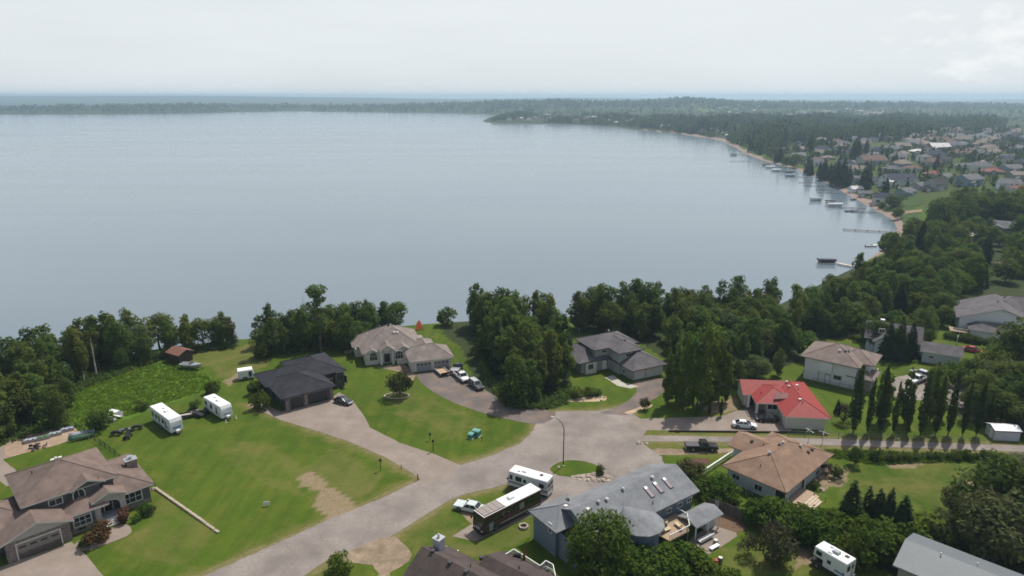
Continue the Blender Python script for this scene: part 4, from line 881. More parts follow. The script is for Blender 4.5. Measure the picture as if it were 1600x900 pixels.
def suv(name, label, cat, loc, rz, m, top=None, L=4.7, W=1.85, H=1.75, group=None):
    e = thing(name, label, cat, loc, rz, group); a = L / 2; w = W / 2; mb = MB()
    lower_body([(-a, w * .92, .4, .8, 1.0, w * .88), (-a + .15, w, .3, .85, 1.08, w * .92), (a * .25, w, .28, .85, 1.08, w * .92), (a * .5, w, .28, .85, 1.02, w * .9), (a - .15, w * .95, .32, .78, .92, w * .8), (a, w * .82, .4, .65, .8, w * .7)], m, mb); mb.build('body', e)
    ar = MB(); arches(ar, (-a * .6, a * .6), w, .44); ar.build('wheel_arch', e)
    greenhouse(e, (-a * .97, -a * .84, a * .12, a * .42), w * .9, w * .72, 1.04, H - .05, top or m)
    for x in (-a * .6, a * .6):
        for s in (-1, 1): wheel(e, x, s * (w - .1), .37)
    lights(e, a - .05, -a, w * .85, .78, .9); mirrors(e, a * .3, w, 1.05, m)
    return e
def pickup(name, label, cat, loc, rz, m, L=5.7, W=1.98, H=1.9, top=None, cover=None, crew=True, group=None):
    e = thing(name, label, cat, loc, rz, group); a = L / 2; w = W / 2; mb = MB(); xc = -a * .12
    lower_body([(xc - .02, w, .42, .95, 1.12, w * .93), (a * .45, w, .42, .95, 1.14, w * .92), (a * .6, w, .42, .95, 1.12, w * .88), (a - .12, w * .96, .44, .9, 1.04, w * .82), (a, w * .86, .48, .8, .94, w * .76)], m, mb); mb.build('body', e)
    bd = MB()
    for s in (-1, 1): bd.box(-a, xc, s * w - (.12 if s > 0 else 0), s * w + (.12 if s < 0 else 0), .5, 1.12, m)
    bd.box(-a, -a + .09, -w + .12, w - .12, .5, 1.1, m); bd.box(-a + .09, xc, -w + .12, w - .12, .5, .66, UNDER); bd.build('cargo_bed', e)
    if cover: mb = MB(); mb.box(-a + .05, xc - .02, -w + .05, w - .05, 1.12, 1.18, cover); mb.build('bed_cover', e)
    ar = MB(); arches(ar, (-a * .56, a * .62), w, .48); ar.build('wheel_arch', e)
    greenhouse(e, (xc + .02, xc + .1, a * .28, a * .46), w * .91, w * .76, 1.1, H - .05, top or m)
    mb = MB(); mb.box(-a - .12, -a, -w * .9, w * .9, .48, .62, CHROME); mb.box(a - .02, a + .1, -w * .85, w * .85, .48, .66, CHROME); mb.build('bumper', e)
    for x in (-a * .56, a * .62):
        for s in (-1, 1): wheel(e, x, s * (w - .12), .41, .28)
    lights(e, a - .03, -a, w * .88, .84, .9); mirrors(e, a * .36, w, 1.15, m)
    return e
def rbox(mb, x0, x1, w, z0, z1, m, top=None, ch=.12, nose=None):
    """coach body with rounded roof edges; nose: (dx at bottom, dx at top) slants the front"""
    nb, ntp = nose or (0, 0)
    def ring(xb, xt):
        f = lambda z: xb + (xt - xb) * (z - z0) / (z1 - z0)
        return [(f(z0), -w, z0), (f(z1 - ch), -w, z1 - ch), (f(z1), -w + ch, z1), (f(z1), w - ch, z1), (f(z1 - ch), w, z1 - ch), (f(z0), w, z0)]
    A, B = ring(x0, x0), ring(x1 + nb, x1 + ntp)
    mb.raw(A + B, [(i, (i + 1) % 6, 6 + (i + 1) % 6, 6 + i) for i in (0, 4, 5)] + [tuple(range(6))[::-1], tuple(range(6, 12))], m)
    mb.raw(A + B, [(i, (i + 1) % 6, 6 + (i + 1) % 6, 6 + i) for i in (1, 2, 3)], top or m)
def panel_y(mb, x0, x1, y, s, z0, z1, m, d=.02): mb.box(x0, x1, min(y - s * .01, y + s * d), max(y - s * .01, y + s * d), z0, z1, m)
def side_window(e, x0, x1, y, s, z0, z1, fr=None, name='window'):
    mb = MB(); panel_y(mb, x0, x1, y, s, z0, z1, fr or TRIM_D, .02); o = mb.build(name, e)
    mb = MB(); panel_y(mb, x0 + .05, x1 - .05, y, s, z0 + .05, z1 - .05, CGLASS, .03); mb.build('pane', o)
def roof_unit(e, x, y, z, L=.9, W=.7, H=.3, m=None, name='air_conditioner'):
    mb = MB(); mb.rings([[(x - L / 2, y - W / 2, z - .02), (x + L / 2, y - W / 2, z - .02), (x + L / 2, y + W / 2, z - .02), (x - L / 2, y + W / 2, z - .02)], [(x - L / 2, y - W / 2, z + H * .7), (x + L / 2, y - W / 2, z + H * .7), (x + L / 2, y + W / 2, z + H * .7), (x - L / 2, y + W / 2, z + H * .7)], [(x - L * .4, y - W * .4, z + H), (x + L * .4, y - W * .4, z + H), (x + L * .4, y + W * .4, z + H), (x - L * .4, y + W * .4, z + H)]], m or RVTOP); mb.build(name, e)
def rz_of(a, b): return math.atan2(b[1] - a[1], b[0] - a[0])

# bus: dark wrap, white roof with solar panels
a, b_ = P(741, 801, 3.4), P(826, 756, 3.4); c_ = P(846, 764, 3.4); ctr = (P(757, 808, 3.4) + b_) / 2
BUSD = mat('bus_dark_wrap', (.014, .011, .014), .3, .25, 1.0, .5, coat=.2, hue=(.040, .012, .018), scale2=.5)
e = thing('bus', 'long dark patterned tour bus with white roof and roof panels, parked on a concrete strip', 'bus', (ctr[0], ctr[1], 0), rz_of(c_, P(757, 808, 3.4)))
mb = MB(); rbox(mb, -5.9, 5.75, 1.28, .42, 3.45, BUSD, RVTOP, .1, (.12, -.02)); mb.build('body', e)
mb = MB(); mb.box(-5.85, 5.7, -1.2, 1.2, .3, .42, UNDER); mb.build('underbody', e)
for s in (-1, 1):
    mb = MB(); panel_y(mb, -5.7, 5.5, 1.28 * s, s, 1.46, 1.72, mat('graphic_wine', (.17, .035, .045), .4, .2, 1, .4), .012); panel_y(mb, -5.7, 2.5, 1.28 * s, s, .88, 1.06, mat('graphic_pale', (.42, .42, .44), .4, .1, 1, .4), .019); panel_y(mb, -5.7, 5.6, 1.28 * s, s, 3.12, 3.3, MATS['graphic_wine'], .012); mb.build('stripe', e)
    for k in range(7): side_window(e, -5.3 + 1.35 * k, -4.1 + 1.35 * k, 1.28 * s, s, 1.95, 3.0, BUSD)
    for k in range(5): mb = MB(); panel_y(mb, -3.3 + 1.4 * k, -2.0 + 1.4 * k, 1.28 * s, s, .52, 1.4, mat('bus_locker', (.05, .03, .035), .3, .3, 1.2, .5), .015); mb.build('luggage_hatch', e)
    mb = MB(); panel_y(mb, 3.9, 4.7, 1.28 * s, s, .55, 1.9, mat('bus_graphic_pale', (.25, .30, .38), .35, .6, 1.4, .4), .018); mb.build('graphic', e)
    mb = MB(); panel_y(mb, -2.3, -1.4, 1.28 * s, s, 1.75, 2.75, mat('bus_emblem', (.30, .30, .32), .35, .5, 3, .4), .034); mb.build('emblem', e)
    for x in (3.3, -3.0, -4.2): wheel(e, x, s * 1.12, .5, .3)
mb = MB(); mb.raw([(5.87, -1.15, 1.5), (5.87, 1.15, 1.5), (5.79, 1.12, 3.0), (5.79, -1.12, 3.0)], [(0, 1, 2, 3)], CGLASS); mb.build('windscreen', e)
mb = MB(); mb.box(5.86, 5.9, -.45, .45, .85, 1.35, MATS['bus_emblem']); mb.build('emblem', e)
mb = MB(); mb.box(5.82, 5.98, -1.2, 1.2, .35, .6, BLACKP); mb.build('bumper', e)
for s in (-1, 1):
    mb = MB(); mb.box(5.84, 5.9, s * .95 - .18, s * .95 + .18, .75, 1.0, CLEAR_L); mb.build('headlight', e)
    mb = MB(); mb.tube([(5.7, s * 1.2, 3.1), (6.05, s * 1.4, 3.0), (6.05, s * 1.4, 2.6)], .04, BLACKP, 6); mb.box(5.98, 6.1, s * 1.4 - .12, s * 1.4 + .12, 2.1, 2.6, BLACKP); mb.build('mirror', e)
SOL = mat('solar_cell', (.30, .26, .23), .25, .08, 1.5, .6)
for i in range(4):
    for j in range(4):
        mb = MB(); x0 = 1.55 + i * 1.0; y0 = -1.12 + j * .565; mb.box(x0, x0 + .94, y0, y0 + .53, 3.46, 3.52, SOL); mb.build('solar_panel', e)
mb = MB(); mb.box(1.4, 5.6, -1.17, 1.2, 3.45, 3.462, TRIM_D); mb.build('panel_rack', e)
roof_unit(e, -.6, 0, 3.45, 1.0, .8, .38)

# motorhome
f0, f1 = P(813, 725, 3.2), P(865, 745, 3.2); g0, g1 = P(791, 735, 3.2), P(847, 751, 3.2); ctr = (f0 + f1 + g0 + g1) / 4
e = thing('motorhome', 'white motorhome with brown stripe parked behind the dark bus', 'motorhome', (ctr[0], ctr[1], 0), rz_of(g1, g0))
mb = MB(); rbox(mb, -3.7, 3.5, 1.2, .55, 3.2, RVW, RVTOP, .1, (.35, -.05)); mb.build('body', e)
mb = MB(); mb.box(-3.6, 3.4, -1.1, 1.1, .35, .55, UNDER); mb.build('underbody', e)
for s in (-1, 1):
    mb = MB(); panel_y(mb, -3.65, 3.5, 1.2 * s, s, 1.22, 1.42, mat('stripe_brown', (.075, .045, .05), .4, .1, 1), .012); panel_y(mb, -3.65, 3.5, 1.2 * s, s, 1.06, 1.12, MAROON, .012); mb.build('stripe', e)
    side_window(e, 2.75, 3.25, 1.2 * s, s, 1.75, 2.6); side_window(e, 1.0, 2.2, 1.2 * s, s, 1.75, 2.6); side_window(e, .2, .75, 1.2 * s, s, 1.8, 2.4); side_window(e, -3.1, -2.2, 1.2 * s, s, 1.75, 2.5)
    for x in (2.5, -2.1): wheel(e, x, s * 1.05, .42, .28)
    mb = MB(); mb.box(-3.75, -3.66, s * 1.0 - .1, s * 1.0 + .1, .8, 1.15, RED_L); mb.build('tail_light', e)
    mb = MB(); mb.box(3.5, 3.72, s * 1.35 - .1, s * 1.35 + .1, 1.7, 2.0, BLACKP); mb.build('mirror', e)
mb = MB(); mb.box(-3.74, -3.69, -.95, .95, 1.85, 2.55, TRIM_D); o_ = mb.build('window', e); mb = MB(); mb.box(-3.76, -3.7, -.88, .88, 1.92, 2.48, CGLASS); mb.build('pane', o_)
mb = MB(); mb.box(-3.82, -3.7, -1.15, 1.15, .45, .68, CHROME); mb.box(-3.73, -3.69, -1.2, 1.2, 1.22, 1.42, MATS['stripe_brown']); mb.build('bumper', e)
mb = MB(); mb.raw([(3.62, -1.1, 1.6), (3.62, 1.1, 1.6), (3.5, 1.05, 2.8), (3.5, -1.05, 2.8)], [(0, 1, 2, 3)], CGLASS); mb.build('windscreen', e)
roof_unit(e, 1.0, .1, 3.2, .9, .65, .26); roof_unit(e, -2.0, -.2, 3.2, .5, .5, .16, TRIM_D, 'roof_hatch'); roof_unit(e, 1.9, .45, 3.2, .5, .4, .12, METAL, 'roof_hatch')

def trailer(label, ctr, rz, L, W, H, wins, nose=(0, -.9), door=True, graphic=GELB, name='travel_trailer'):
    e = thing(name, label, 'trailer', (ctr[0], ctr[1], 0), rz); a = L / 2; w = W / 2
    mb = MB(); rbox(mb, -a, a - .5, w, .55, H, RVW, RVTOP, .1, (.0, 0)); 
    A = [(a - .5, -w, .55), (a - .5, -w, H - .1), (a - .5, -w + .1, H), (a - .5, w - .1, H), (a - .5, w, H - .1), (a - .5, w, .55)]
    B = [(a - .05, -w * .98, .6), (a - .05, -w * .96, H * .62), (a - .15, -w * .9, H * .8), (a - .15, w * .9, H * .8), (a - .05, w * .96, H * .62), (a - .05, w * .98, .6)]
    mb.rings([A, B], RVW); mb.build('body', e)
    mb = MB(); mb.box(-a + .1, a - .6, -w + .1, w - .1, .35, .55, UNDER); mb.build('underbody', e)
    mb = MB(); mb.tube([(a - .4, -w * .6, .5), (a + 1.1, 0, .5)], .05, UNDER, 6); mb.tube([(a - .4, w * .6, .5), (a + 1.1, 0, .5)], .05, UNDER, 6); mb.tube([(a + 1.0, 0, .1), (a + 1.0, 0, .95)], .04, UNDER, 6); mb.box(a + .15, a + .65, -.35, .35, .55, 1.0, WHITEP); mb.build('hitch', e)
    for s in (-1, 1):
        for x0, x1, z0, z1 in wins: side_window(e, x0, x1, w * s, s, z0, z1)
        for x in (-.55, .35): wheel(e, x - .4, s * (w - .05), .36, .22)
        mb = MB(); panel_y(mb, -a + .2, a - .7, w * s, s, .8, .95, graphic, .01); panel_y(mb, a - 2.6, a - .8, w * s, s, 1.15, 1.45, graphic, .012); panel_y(mb, -a + .3, -a + 1.6, w * s, s, 1.3, 1.42, GREYD, .012); mb.build('graphic', e)
        if door: side_window(e, a - 2.5, a - 1.85, w * s, s, 1.0, 2.5, RVW, 'door')
        mb = MB(); mb.box(-a - .03, -a + .01, s * w * .8 - .08, s * w * .8 + .08, .9, 1.2, RED_L); mb.build('tail_light', e)
    mb = MB(); mb.box(a - .08, a + .0, -w * .6, w * .6, H * .36, H * .5, graphic); mb.build('front_graphic', e)
    roof_unit(e, .3, 0, H, .9, .7, .3); roof_unit(e, -1.6, .2, H, .4, .4, .12, GREYD, 'roof_hatch'); roof_unit(e, 1.6, -.3, H, .4, .4, .12, WHITEP, 'roof_hatch')
    return e
q = [P(x, y, 3.3) for x, y in ((234, 634), (264, 656), (284, 652), (254, 629))]; ctr = sum(q) / 4
trailer('longer white travel trailer with rounded nose on the lawn, left of the pair', ctr, rz_of(q[0], q[1]), 9.6, 2.45, 3.3, [(-4.2, -3.2, 1.5, 2.5), (-2.5, -1.4, 1.5, 2.5), (-.9, -.2, 1.3, 2.6), (.8, 1.8, 1.5, 2.5)])
q = [P(x, y, 3.1) for x, y in ((320, 620), (343, 634), (360, 632), (337, 616))]; ctr = sum(q) / 4
trailer('shorter white travel trailer with boxed hitch on the lawn, nearer the dark house', ctr, rz_of(q[0], q[1]), 7.6, 2.4, 3.1, [(-3.4, -2.5, 1.6, 2.5), (-1.2, -.2, 1.4, 2.4)], graphic=GREYD)
# truck camper on its pickup
q0, q1 = P(1271, 853, 3.4), P(1311, 876, 3.4); q2 = P(1338, 871, 3.4); ctr = (q0 + q2) / 2
e = thing('truck_camper', 'white slide in truck camper with overhanging bunk near the bottom edge', 'camper', (ctr[0], ctr[1], 0), rz_of(q1, q0))
mb = MB(); rbox(mb, -2.5, .9, 1.12, 1.05, 3.4, RVW, RVTOP, .1); rbox(mb, .9, 2.35, 1.1, 1.95, 3.38, RVW, RVTOP, .1, (.0, -.15)); mb.build('body', e)
for s in (-1, 1):
    side_window(e, 1.1, 1.95, 1.1 * s, s, 2.3, 2.95); side_window(e, -.3, .25, 1.12 * s, s, 1.9, 2.45)
    mb = MB(); panel_y(mb, -2.3, -.9, 1.12 * s, s, 1.35, 1.65, GELB, .012); mb.build('graphic', e)
    for x in (-2.2, .85): mb = MB(); mb.tube([(x, s * 1.22, 0), (x, s * 1.22, 1.9)], .05, UNDER, 6); mb.build('jack_leg', e)
side = [(-2.52, -.75, -.05), (-2.52, .15, .95)]
mb = MB(); mb.box(-2.54, -2.49, -.75, -.05, 1.15, 3.0, mat('camper_door', (.50, .50, .50), .5, .05, 1)); o_ = mb.build('door', e); mb = MB(); mb.box(-2.55, -2.5, -.6, -.2, 2.2, 2.8, CGLASS); mb.build('door_window', o_)
mb = MB(); mb.box(-2.55, -2.49, .25, .95, 2.1, 2.9, CGLASS); mb.build('window', e); mb = MB(); mb.box(-2.75, -2.5, -.9, .9, .95, 1.05, METAL); mb.box(-2.6, -2.5, .3, .9, 1.2, 1.7, WHITEP); mb.build('bumper', e)
roof_unit(e, -.3, .05, 3.4, .95, .75, .34, GREYD); roof_unit(e, -1.6, -.4, 3.4, .55, .5, .12, TRIM_D, 'roof_hatch'); roof_unit(e, .7, -.5, 3.4, .4, .3, .1, GREYD, 'roof_hatch'); roof_unit(e, .2, .7, 3.4, .6, .3, .16, WHITEP, 'roof_hatch')
PK_D = paint_m('charcoal', (.03, .032, .036))
pickup('pickup_truck', 'dark pickup carrying the white truck camper', 'pickup', (ctr[0], ctr[1], 0), rz_of(q1, q0), PK_D, L=5.6)
# white cube van
p = P(386, 591); e = thing('cargo_trailer', 'small white enclosed cargo trailer standing alone on the dry lawn', 'trailer', p, R(24))
mb = MB(); rbox(mb, -1.9, 1.4, 1.05, .4, 2.5, RVW, RVTOP, .18, (.35, -.1)); mb.build('body', e)
for s in (-1, 1):
    wheel(e, -.4, s * 1.0, .34); 
    mb = MB(); mb.raw([(-.95, s * 1.06, .42), (.1, s * 1.06, .42), (0, s * 1.1, .8), (-.85, s * 1.1, .8)], [(0, 1, 2, 3)], BLACKP); mb.build('fender', e); side_window(e, .4, 1.1, 1.05 * s, s, .7, 2.0, TRIM_G, 'door')
mb = MB(); mb.tube([(1.6, -.6, .45), (2.9, 0, .45)], .05, UNDER, 6); mb.tube([(1.6, .6, .45), (2.9, 0, .45)], .05, UNDER, 6); mb.build('hitch', e)

WH = paint_m('white', (.72, .73, .74)); SILV = paint_m('silver', (.52, .53, .54), .3); BLK = paint_m('black', (.008, .008, .010)); NAVY = paint_m('dark_navy', (.02, .024, .04)); PALEB = paint_m('pale_blue_white', (.55, .60, .60), rough=.4); DGREY = paint_m('dark_grey', (.06, .065, .07), .3)
def car_at(fn, a, b_, name, label, cat, m, **k):   # from rear pixel to front pixel on the ground
    A, B = P(*a), P(*b_); c = (A + B) / 2; return fn(name, label, cat, (c[0], c[1], .035), rz_of(A, B), m, **k)
car_at(sedan, (1144, 666), (1182, 669), 'parked_car', 'white sedan with dark windows on the concrete driveway below the red roof', 'car', WH)
car_at(sedan, (1209, 658), (1186, 657), 'parked_car', 'black car in the shade close to the red roofed house', 'car', BLK, L=4.4)
car_at(sedan, (526, 627), (548, 633), 'parked_car', 'dark navy car in front of the dark roofed house', 'car', NAVY, L=4.5)
car_at(sedan, (752, 801), (717, 793), 'parked_car', 'boxy pale blue old car at the grass edge by the bus', 'car', PALEB, L=5.2, W=1.95, H=1.42, boxy=True)
car_at(sedan, (690, 868), (716, 880), 'parked_car', 'pale car mostly hidden behind the umber roof', 'car', WH, L=4.6)
car_at(pickup, (1072, 702), (1119, 703), 'pickup_truck', 'black pickup with covered bed on the dirt track', 'pickup', BLK, cover=mat('bed_cover_grey', (.10, .095, .105), .8, .1, 1), L=6.0)
car_at(pickup, (713, 585), (730, 600), 'pickup_truck', 'white pickup between two other vehicles on the asphalt driveway', 'pickup', WH, L=5.8)
car_at(suv, (735, 599), (753, 612), 'parked_car', 'dark suv with silver roof, nearest of the driveway row', 'car', DGREY, top=SILV, L=4.9)
car_at(pickup, (712, 583), (716, 577), 'pickup_truck', 'dark blue pickup behind the white pickup on the driveway', 'pickup', NAVY, L=5.4, cover=mat('tonneau', (.30, .31, .33), .7, .1, 1))
car_at(pickup, (1440, 594), (1425, 600), 'pickup_truck', 'white truck partly screened by the poplar row', 'pickup', WH)
car_at(suv, (1443, 590), (1432, 586), 'parked_car', 'silver vehicle behind the poplar row beside the white truck', 'car', SILV)
car_at(sedan, (1510, 548), (1530, 552), 'parked_car', 'bright red car beside the grey garage', 'car', paint_m('red', (.42, .035, .04)))
# flat trailer with wooden deck
A, B = P(683, 577), P(698, 590); c = (A + B) / 2; e = thing('flatbed_trailer', 'flat utility trailer with tan plywood deck in front of the twin garage', 'trailer', c, rz_of(A, B))
mb = MB(); mb.box(-2.2, 2.2, -1.1, 1.1, .55, .68, mat('plywood_tan', (.42, .31, .20), .9, .15, 2)); mb.build('trailer_deck', e)
for s in (-1, 1): mb = MB(); mb.box(-2.25, 2.2, s * 1.13 - .05, s * 1.13 + .05, .5, .95, mat('rail_pale', (.5, .46, .42), .7)); mb.build('side_rail', e); wheel(e, .1, s * 1.25, .33)
mb = MB(); mb.tube([(2.2, -.8, .55), (3.5, 0, .5)], .05, UNDER, 6); mb.tube([(2.2, .8, .55), (3.5, 0, .5)], .05, UNDER, 6); mb.box(2.1, 2.3, -1.1, 1.1, .6, 1.0, UNDER); mb.build('hitch', e)
# boat on a trailer by the shed
def boat(name, label, loc, rz, L=5.5, m=None, canopy=None, group=None, trailer_=False, z=0):
    e = thing(name, label, 'boat', loc, rz, group); m = m or WHITEP; a = L / 2; mb = MB(); rr = []
    for x, w, zk, zs in ((-a, .95, .55, 1.25), (-a * .3, 1.08, .45, 1.25), (a * .3, .98, .45, 1.32), (a * .75, .55, .6, 1.42), (a, .06, 1.2, 1.5)): rr.append([(x, 0, zk + z), (x, w * .8, zk + .25 + z), (x, w, zs + z), (x, w * .85, zs + .03 + z), (x, -w * .85, zs + .03 + z), (x, -w, zs + z), (x, -w * .8, zk + .25 + z)])
    mb.rings(rr, m); mb.build('hull', e)
    mb = MB(); mb.raw([(a * .1, -.75, 1.33 + z), (a * .1, .75, 1.33 + z), (-.15, .65, 1.75 + z), (-.15, -.65, 1.75 + z), (-.2, -.65, 1.33 + z), (-.2, .65, 1.33 + z)], [(0, 1, 2, 3), (1, 5, 2), (0, 3, 4)], CGLASS); mb.build('windscreen', e)
    mb = MB(); mb.box(-a * .85, -a * .1, -.7, .7, 1.29 + z, 1.34 + z, mat('boat_cockpit', (.16, .16, .17), .8)); mb.build('cockpit', e)
    mb = MB(); mb.box(-a - .35, -a, -.2, .2, .7 + z, 1.6 + z, BLACKP); mb.build('outboard_motor', e)
    if trailer_:
        mb = MB(); mb.box(-a, a * 1.2, -.08, .08, .35, .45, UNDER); mb.build('boat_trailer', e)
        for s in (-1, 1): wheel(e, -.5, s * 1.05, .3)
    return e
boat('motorboat', 'white motorboat with dark hull bottom on a trailer by the brown shed', P(300, 576), R(-12), 5.6, mat('boat_hull_grey', (.30, .31, .32), .4), trailer_=True)

# ---------------------------------------------------------------- small things
def lamp_post():
    p = P(880, 728); e = thing('street_lamp', 'tall bent steel street lamp on the grass island', 'street lamp', p)
    mb = MB(); top = 9.3; mb.tube([(0, 0, 0), (0, 0, 7.2), (-.25, .1, 8.2), (-.85, .3, 8.9), (-1.7, .6, 9.25)], [.11, .085, .075, .065, .055], mat('lamp_steel', (.10, .075, .06), .6, .15, 3, .4, metal=.4), 8); mb.build('pole', e)
    mb = MB(); mb.rings([[(-1.6, .5, 9.18), (-1.6, .7, 9.18), (-1.6, .7, 9.32), (-1.6, .5, 9.32)], [(-2.3, .68, 9.24), (-2.3, .98, 9.24), (-2.3, .98, 9.38), (-2.3, .68, 9.38)]], METAL); mb.build('lamp_head', e)
    mb = MB(); mb.tube([(0, 0, 0), (0, 0, .12)], [.28, .24], CONCR, 10); mb.build('base', e)
lamp_post()
TEAL = mat('utility_teal', (.06, .20, .16), .5, .08, 2, .4)
for px, py, w_, h_, lab in ((736, 684, 1.0, 1.0, 'smaller teal utility box, the left one of the pair on the corner lawn'), (744.5, 681, 1.5, 1.3, 'larger teal utility box, the right one of the pair on the corner lawn')):
    e = thing('utility_box', lab, 'utility box', P(px, py), R(-25)); mb = MB(); mb.box(-w_ / 2, w_ / 2, -.55, .55, .1, h_ - .15, TEAL); mb.build('cabinet', e)
    mb = MB(); mb.rings([[(-w_ / 2 - .04, -.6, h_ - .15), (w_ / 2 + .04, -.6, h_ - .15), (w_ / 2 + .04, .6, h_ - .15), (-w_ / 2 - .04, .6, h_ - .15)], [(-w_ / 2, -.4, h_), (w_ / 2, -.4, h_), (w_ / 2, .5, h_ + .02), (-w_ / 2, .5, h_ + .02)]], mat('utility_teal_top', (.15, .34, .29), .45)); mb.build('lid', e); mb = MB(); mb.box(-w_ / 2 - .1, w_ / 2 + .1, -.65, .65, -.05, .1, CONCR); mb.build('plinth', e)
def post(px, py, h_, lab, name='marker_post', cat='post', box=False, r=.06, m=None, group=None):
    e = thing(name, lab, cat, P(px, py), 0, group); mb = MB(); mb.tube([(0, 0, 0), (0, 0, h_)], r, m or BLACKP, 8); mb.build('shaft', e)
    if box: mb = MB(); mb.box(-.22, .22, -.14, .14, h_ - .05, h_ + .3, m or BLACKP); mb.tube([(0, 0, h_ + .3), (0, 0, h_ + .45)], [.22, .05], m or BLACKP, 8); mb.build('lantern', e)
    return e
post(677, 705, 2.0, 'dark garden lamp post at the driveway corner of the big lawn', 'garden_lamp', 'lamp', True)
post(672, 688, 1.2, 'short black lamp standing alone in the big lawn', 'garden_lamp', 'lamp', True)
post(753, 690, 1.2, 'thin dark marker post beside the teal utility boxes', m=TRIM_D)
post(595, 735, 1.9, 'dark lamp post left of the concrete driveway', 'garden_lamp', 'lamp', True)
post(627, 733, .9, 'short reddish stake in the lawn left of the driveway mouth', m=mat('stake_red', (.16, .05, .04)))
post(653, 750, 1.1, 'dark bollard at the lawn corner where driveway meets road', 'bollard', 'bollard', r=.1)
post(412, 791, .5, 'short stake holding a small pale sign on the lot', m=TRIM_W)
e = thing('lot_sign', 'small pale sign board on the vacant lot lawn', 'sign', P(417, 791), R(10)); mb = MB(); mb.box(-.5, .5, -.03, .03, .25, .85, TRIM_W); mb.build('board', e); mb = MB(); mb.box(-.4, -.34, -.02, .02, 0, .25, TRIM_W); mb.box(.34, .4, -.02, .02, 0, .25, TRIM_W); mb.build('leg', e)
for k, (px, py, lab) in enumerate(((1165, 684, 'leaning metal sign post in front of tan roof'), (1263, 690, 'white clothes pole with cross arms, left of the pair by the lane'), (1285, 693, 'white clothes pole with cross arms, right of the pair by the lane'))):
    if k: 
        e = thing('clothes_pole', lab, 'pole', P(px, py), R(30 * k)); mb = MB(); mb.tube([(0, 0, 0), (0, 0, 2.6)], .06, METAL, 8); mb.build('mast', e); mb = MB(); mb.tube([(-.9, 0, 2.2), (0, 0, 2.75), (.9, 0, 2.2)], .05, METAL, 6); mb.tube([(0, -.9, 2.2), (0, .9, 2.5)], .05, METAL, 6); mb.build('arm', e)
# orange safety netting at the bluff
p = P(656, 515); e = thing('safety_net', 'bright orange safety net hung between poles at the bluff edge', 'net', p, R(8)); 
mb = MB(); on = bpy.data.materials.new('orange_net'); on.use_nodes = True; t_ = on.node_tree; b0 = t_.nodes['Principled BSDF']; b0.inputs['Base Color'].default_value = (.85, .36, .22, 1); b0.inputs['Roughness'].default_value = .9; q1 = t_.nodes.new('ShaderNodeBsdfTranslucent'); q1.inputs[0].default_value = (.85, .36, .22, 1); q2 = t_.nodes.new('ShaderNodeMixShader'); t_.links.new(b0.outputs[0], q2.inputs[1]); t_.links.new(q1.outputs[0], q2.inputs[2]); t_.links.new(q2.outputs[0], t_.nodes['Material Output'].inputs[0])
mb.raw([(-1.0, 0, .1), (-.25, .1, .1), (.4, .0, .1), (1.0, .1, .1), (-.85, .02, 1.9), (-.15, .12, 2.9), (.35, .04, 2.2), (.85, .1, 1.0)], [(0, 1, 5, 4), (1, 2, 6, 5), (2, 3, 7, 6)], on); mb.raw([(-1.0, .04, .1), (-.25, .14, .1), (.4, .04, .1), (1.0, .14, .1), (-.85, .06, 1.9), (-.15, .16, 2.9), (.35, .08, 2.2), (.85, .14, 1.0)], [(3, 2, 6, 7), (2, 1, 5, 6), (1, 0, 4, 5)], on); mb.build('netting', e)
for x, z in ((-1.0, 2.1), (-.2, 3.0), (.4, 2.3), (1.0, 1.1)): mb = MB(); mb.tube([(x, .08, 0), (x * .9, .1, z)], .04, on, 6); mb.build('pole', e)
# swing bench
p = P(180, 655); e = thing('swing_bench', 'white double glider bench standing in the rough grass', 'bench', p, R(-20))
for s in (-1, 1): mb = MB(); mb.box(-.95, .95, s * .75 - .3, s * .75 + .3, .42, .5, WHITEP); mb.build('seat', e); mb = MB(); mb.raw([(-.95, s * 1.02, .5), (.95, s * 1.02, .5), (.95, s * 1.3, 1.25), (-.95, s * 1.3, 1.25), (-.95, s * 1.06, .5), (.95, s * 1.06, .5), (.95, s * 1.34, 1.25), (-.95, s * 1.34, 1.25)], [(0, 1, 2, 3), (7, 6, 5, 4), (3, 2, 6, 7)], WHITEP); mb.build('backrest', e)
for x in (-1.0, 1.0):
    for s in (-1, 1): mb = MB(); mb.tube([(x, s * 1.2, 0), (x, s * .2, 1.9)], .05, WHITEP, 6); mb.build('leg', e)
mb = MB(); mb.box(-1.05, 1.05, -.5, .5, 1.86, 1.92, WHITEP); mb.build('canopy', e)
# utility trailers / quads lying between the travel trailers
FR = mat('frame_black', (.025, .025, .028), .6, .2, 3, .3)
def quad(label, px, py, rz, m, rack=False):
    e = thing('quad_bike', label, 'quad bike', P(px, py), rz)
    for x in (-.65, .65):
        for s in (-1, 1): wheel(e, x, s * .48, .3, .26)
    mb = MB(); mb.rings([[(-.95, -.35, .5), (-.95, .35, .5), (-.95, .3, .8), (-.95, -.3, .8)], [(-.2, -.22, .45), (-.2, .22, .45), (-.2, .18, .85), (-.2, -.18, .85)], [(.35, -.22, .45), (.35, .22, .45), (.35, .2, .9), (.35, -.2, .9)], [(1.0, -.35, .5), (1.0, .35, .5), (1.0, .3, .75), (1.0, -.3, .75)]], m); mb.build('body', e)
    mb = MB(); mb.box(-.6, .1, -.17, .17, .85, .97, FR); mb.build('seat', e); mb = MB(); mb.tube([(.4, -.42, 1.1), (.45, 0, 1.02), (.4, .42, 1.1)], .03, FR, 6); mb.tube([(.55, 0, .8), (.45, 0, 1.02)], .04, FR, 6); mb.build('handlebar', e); return e
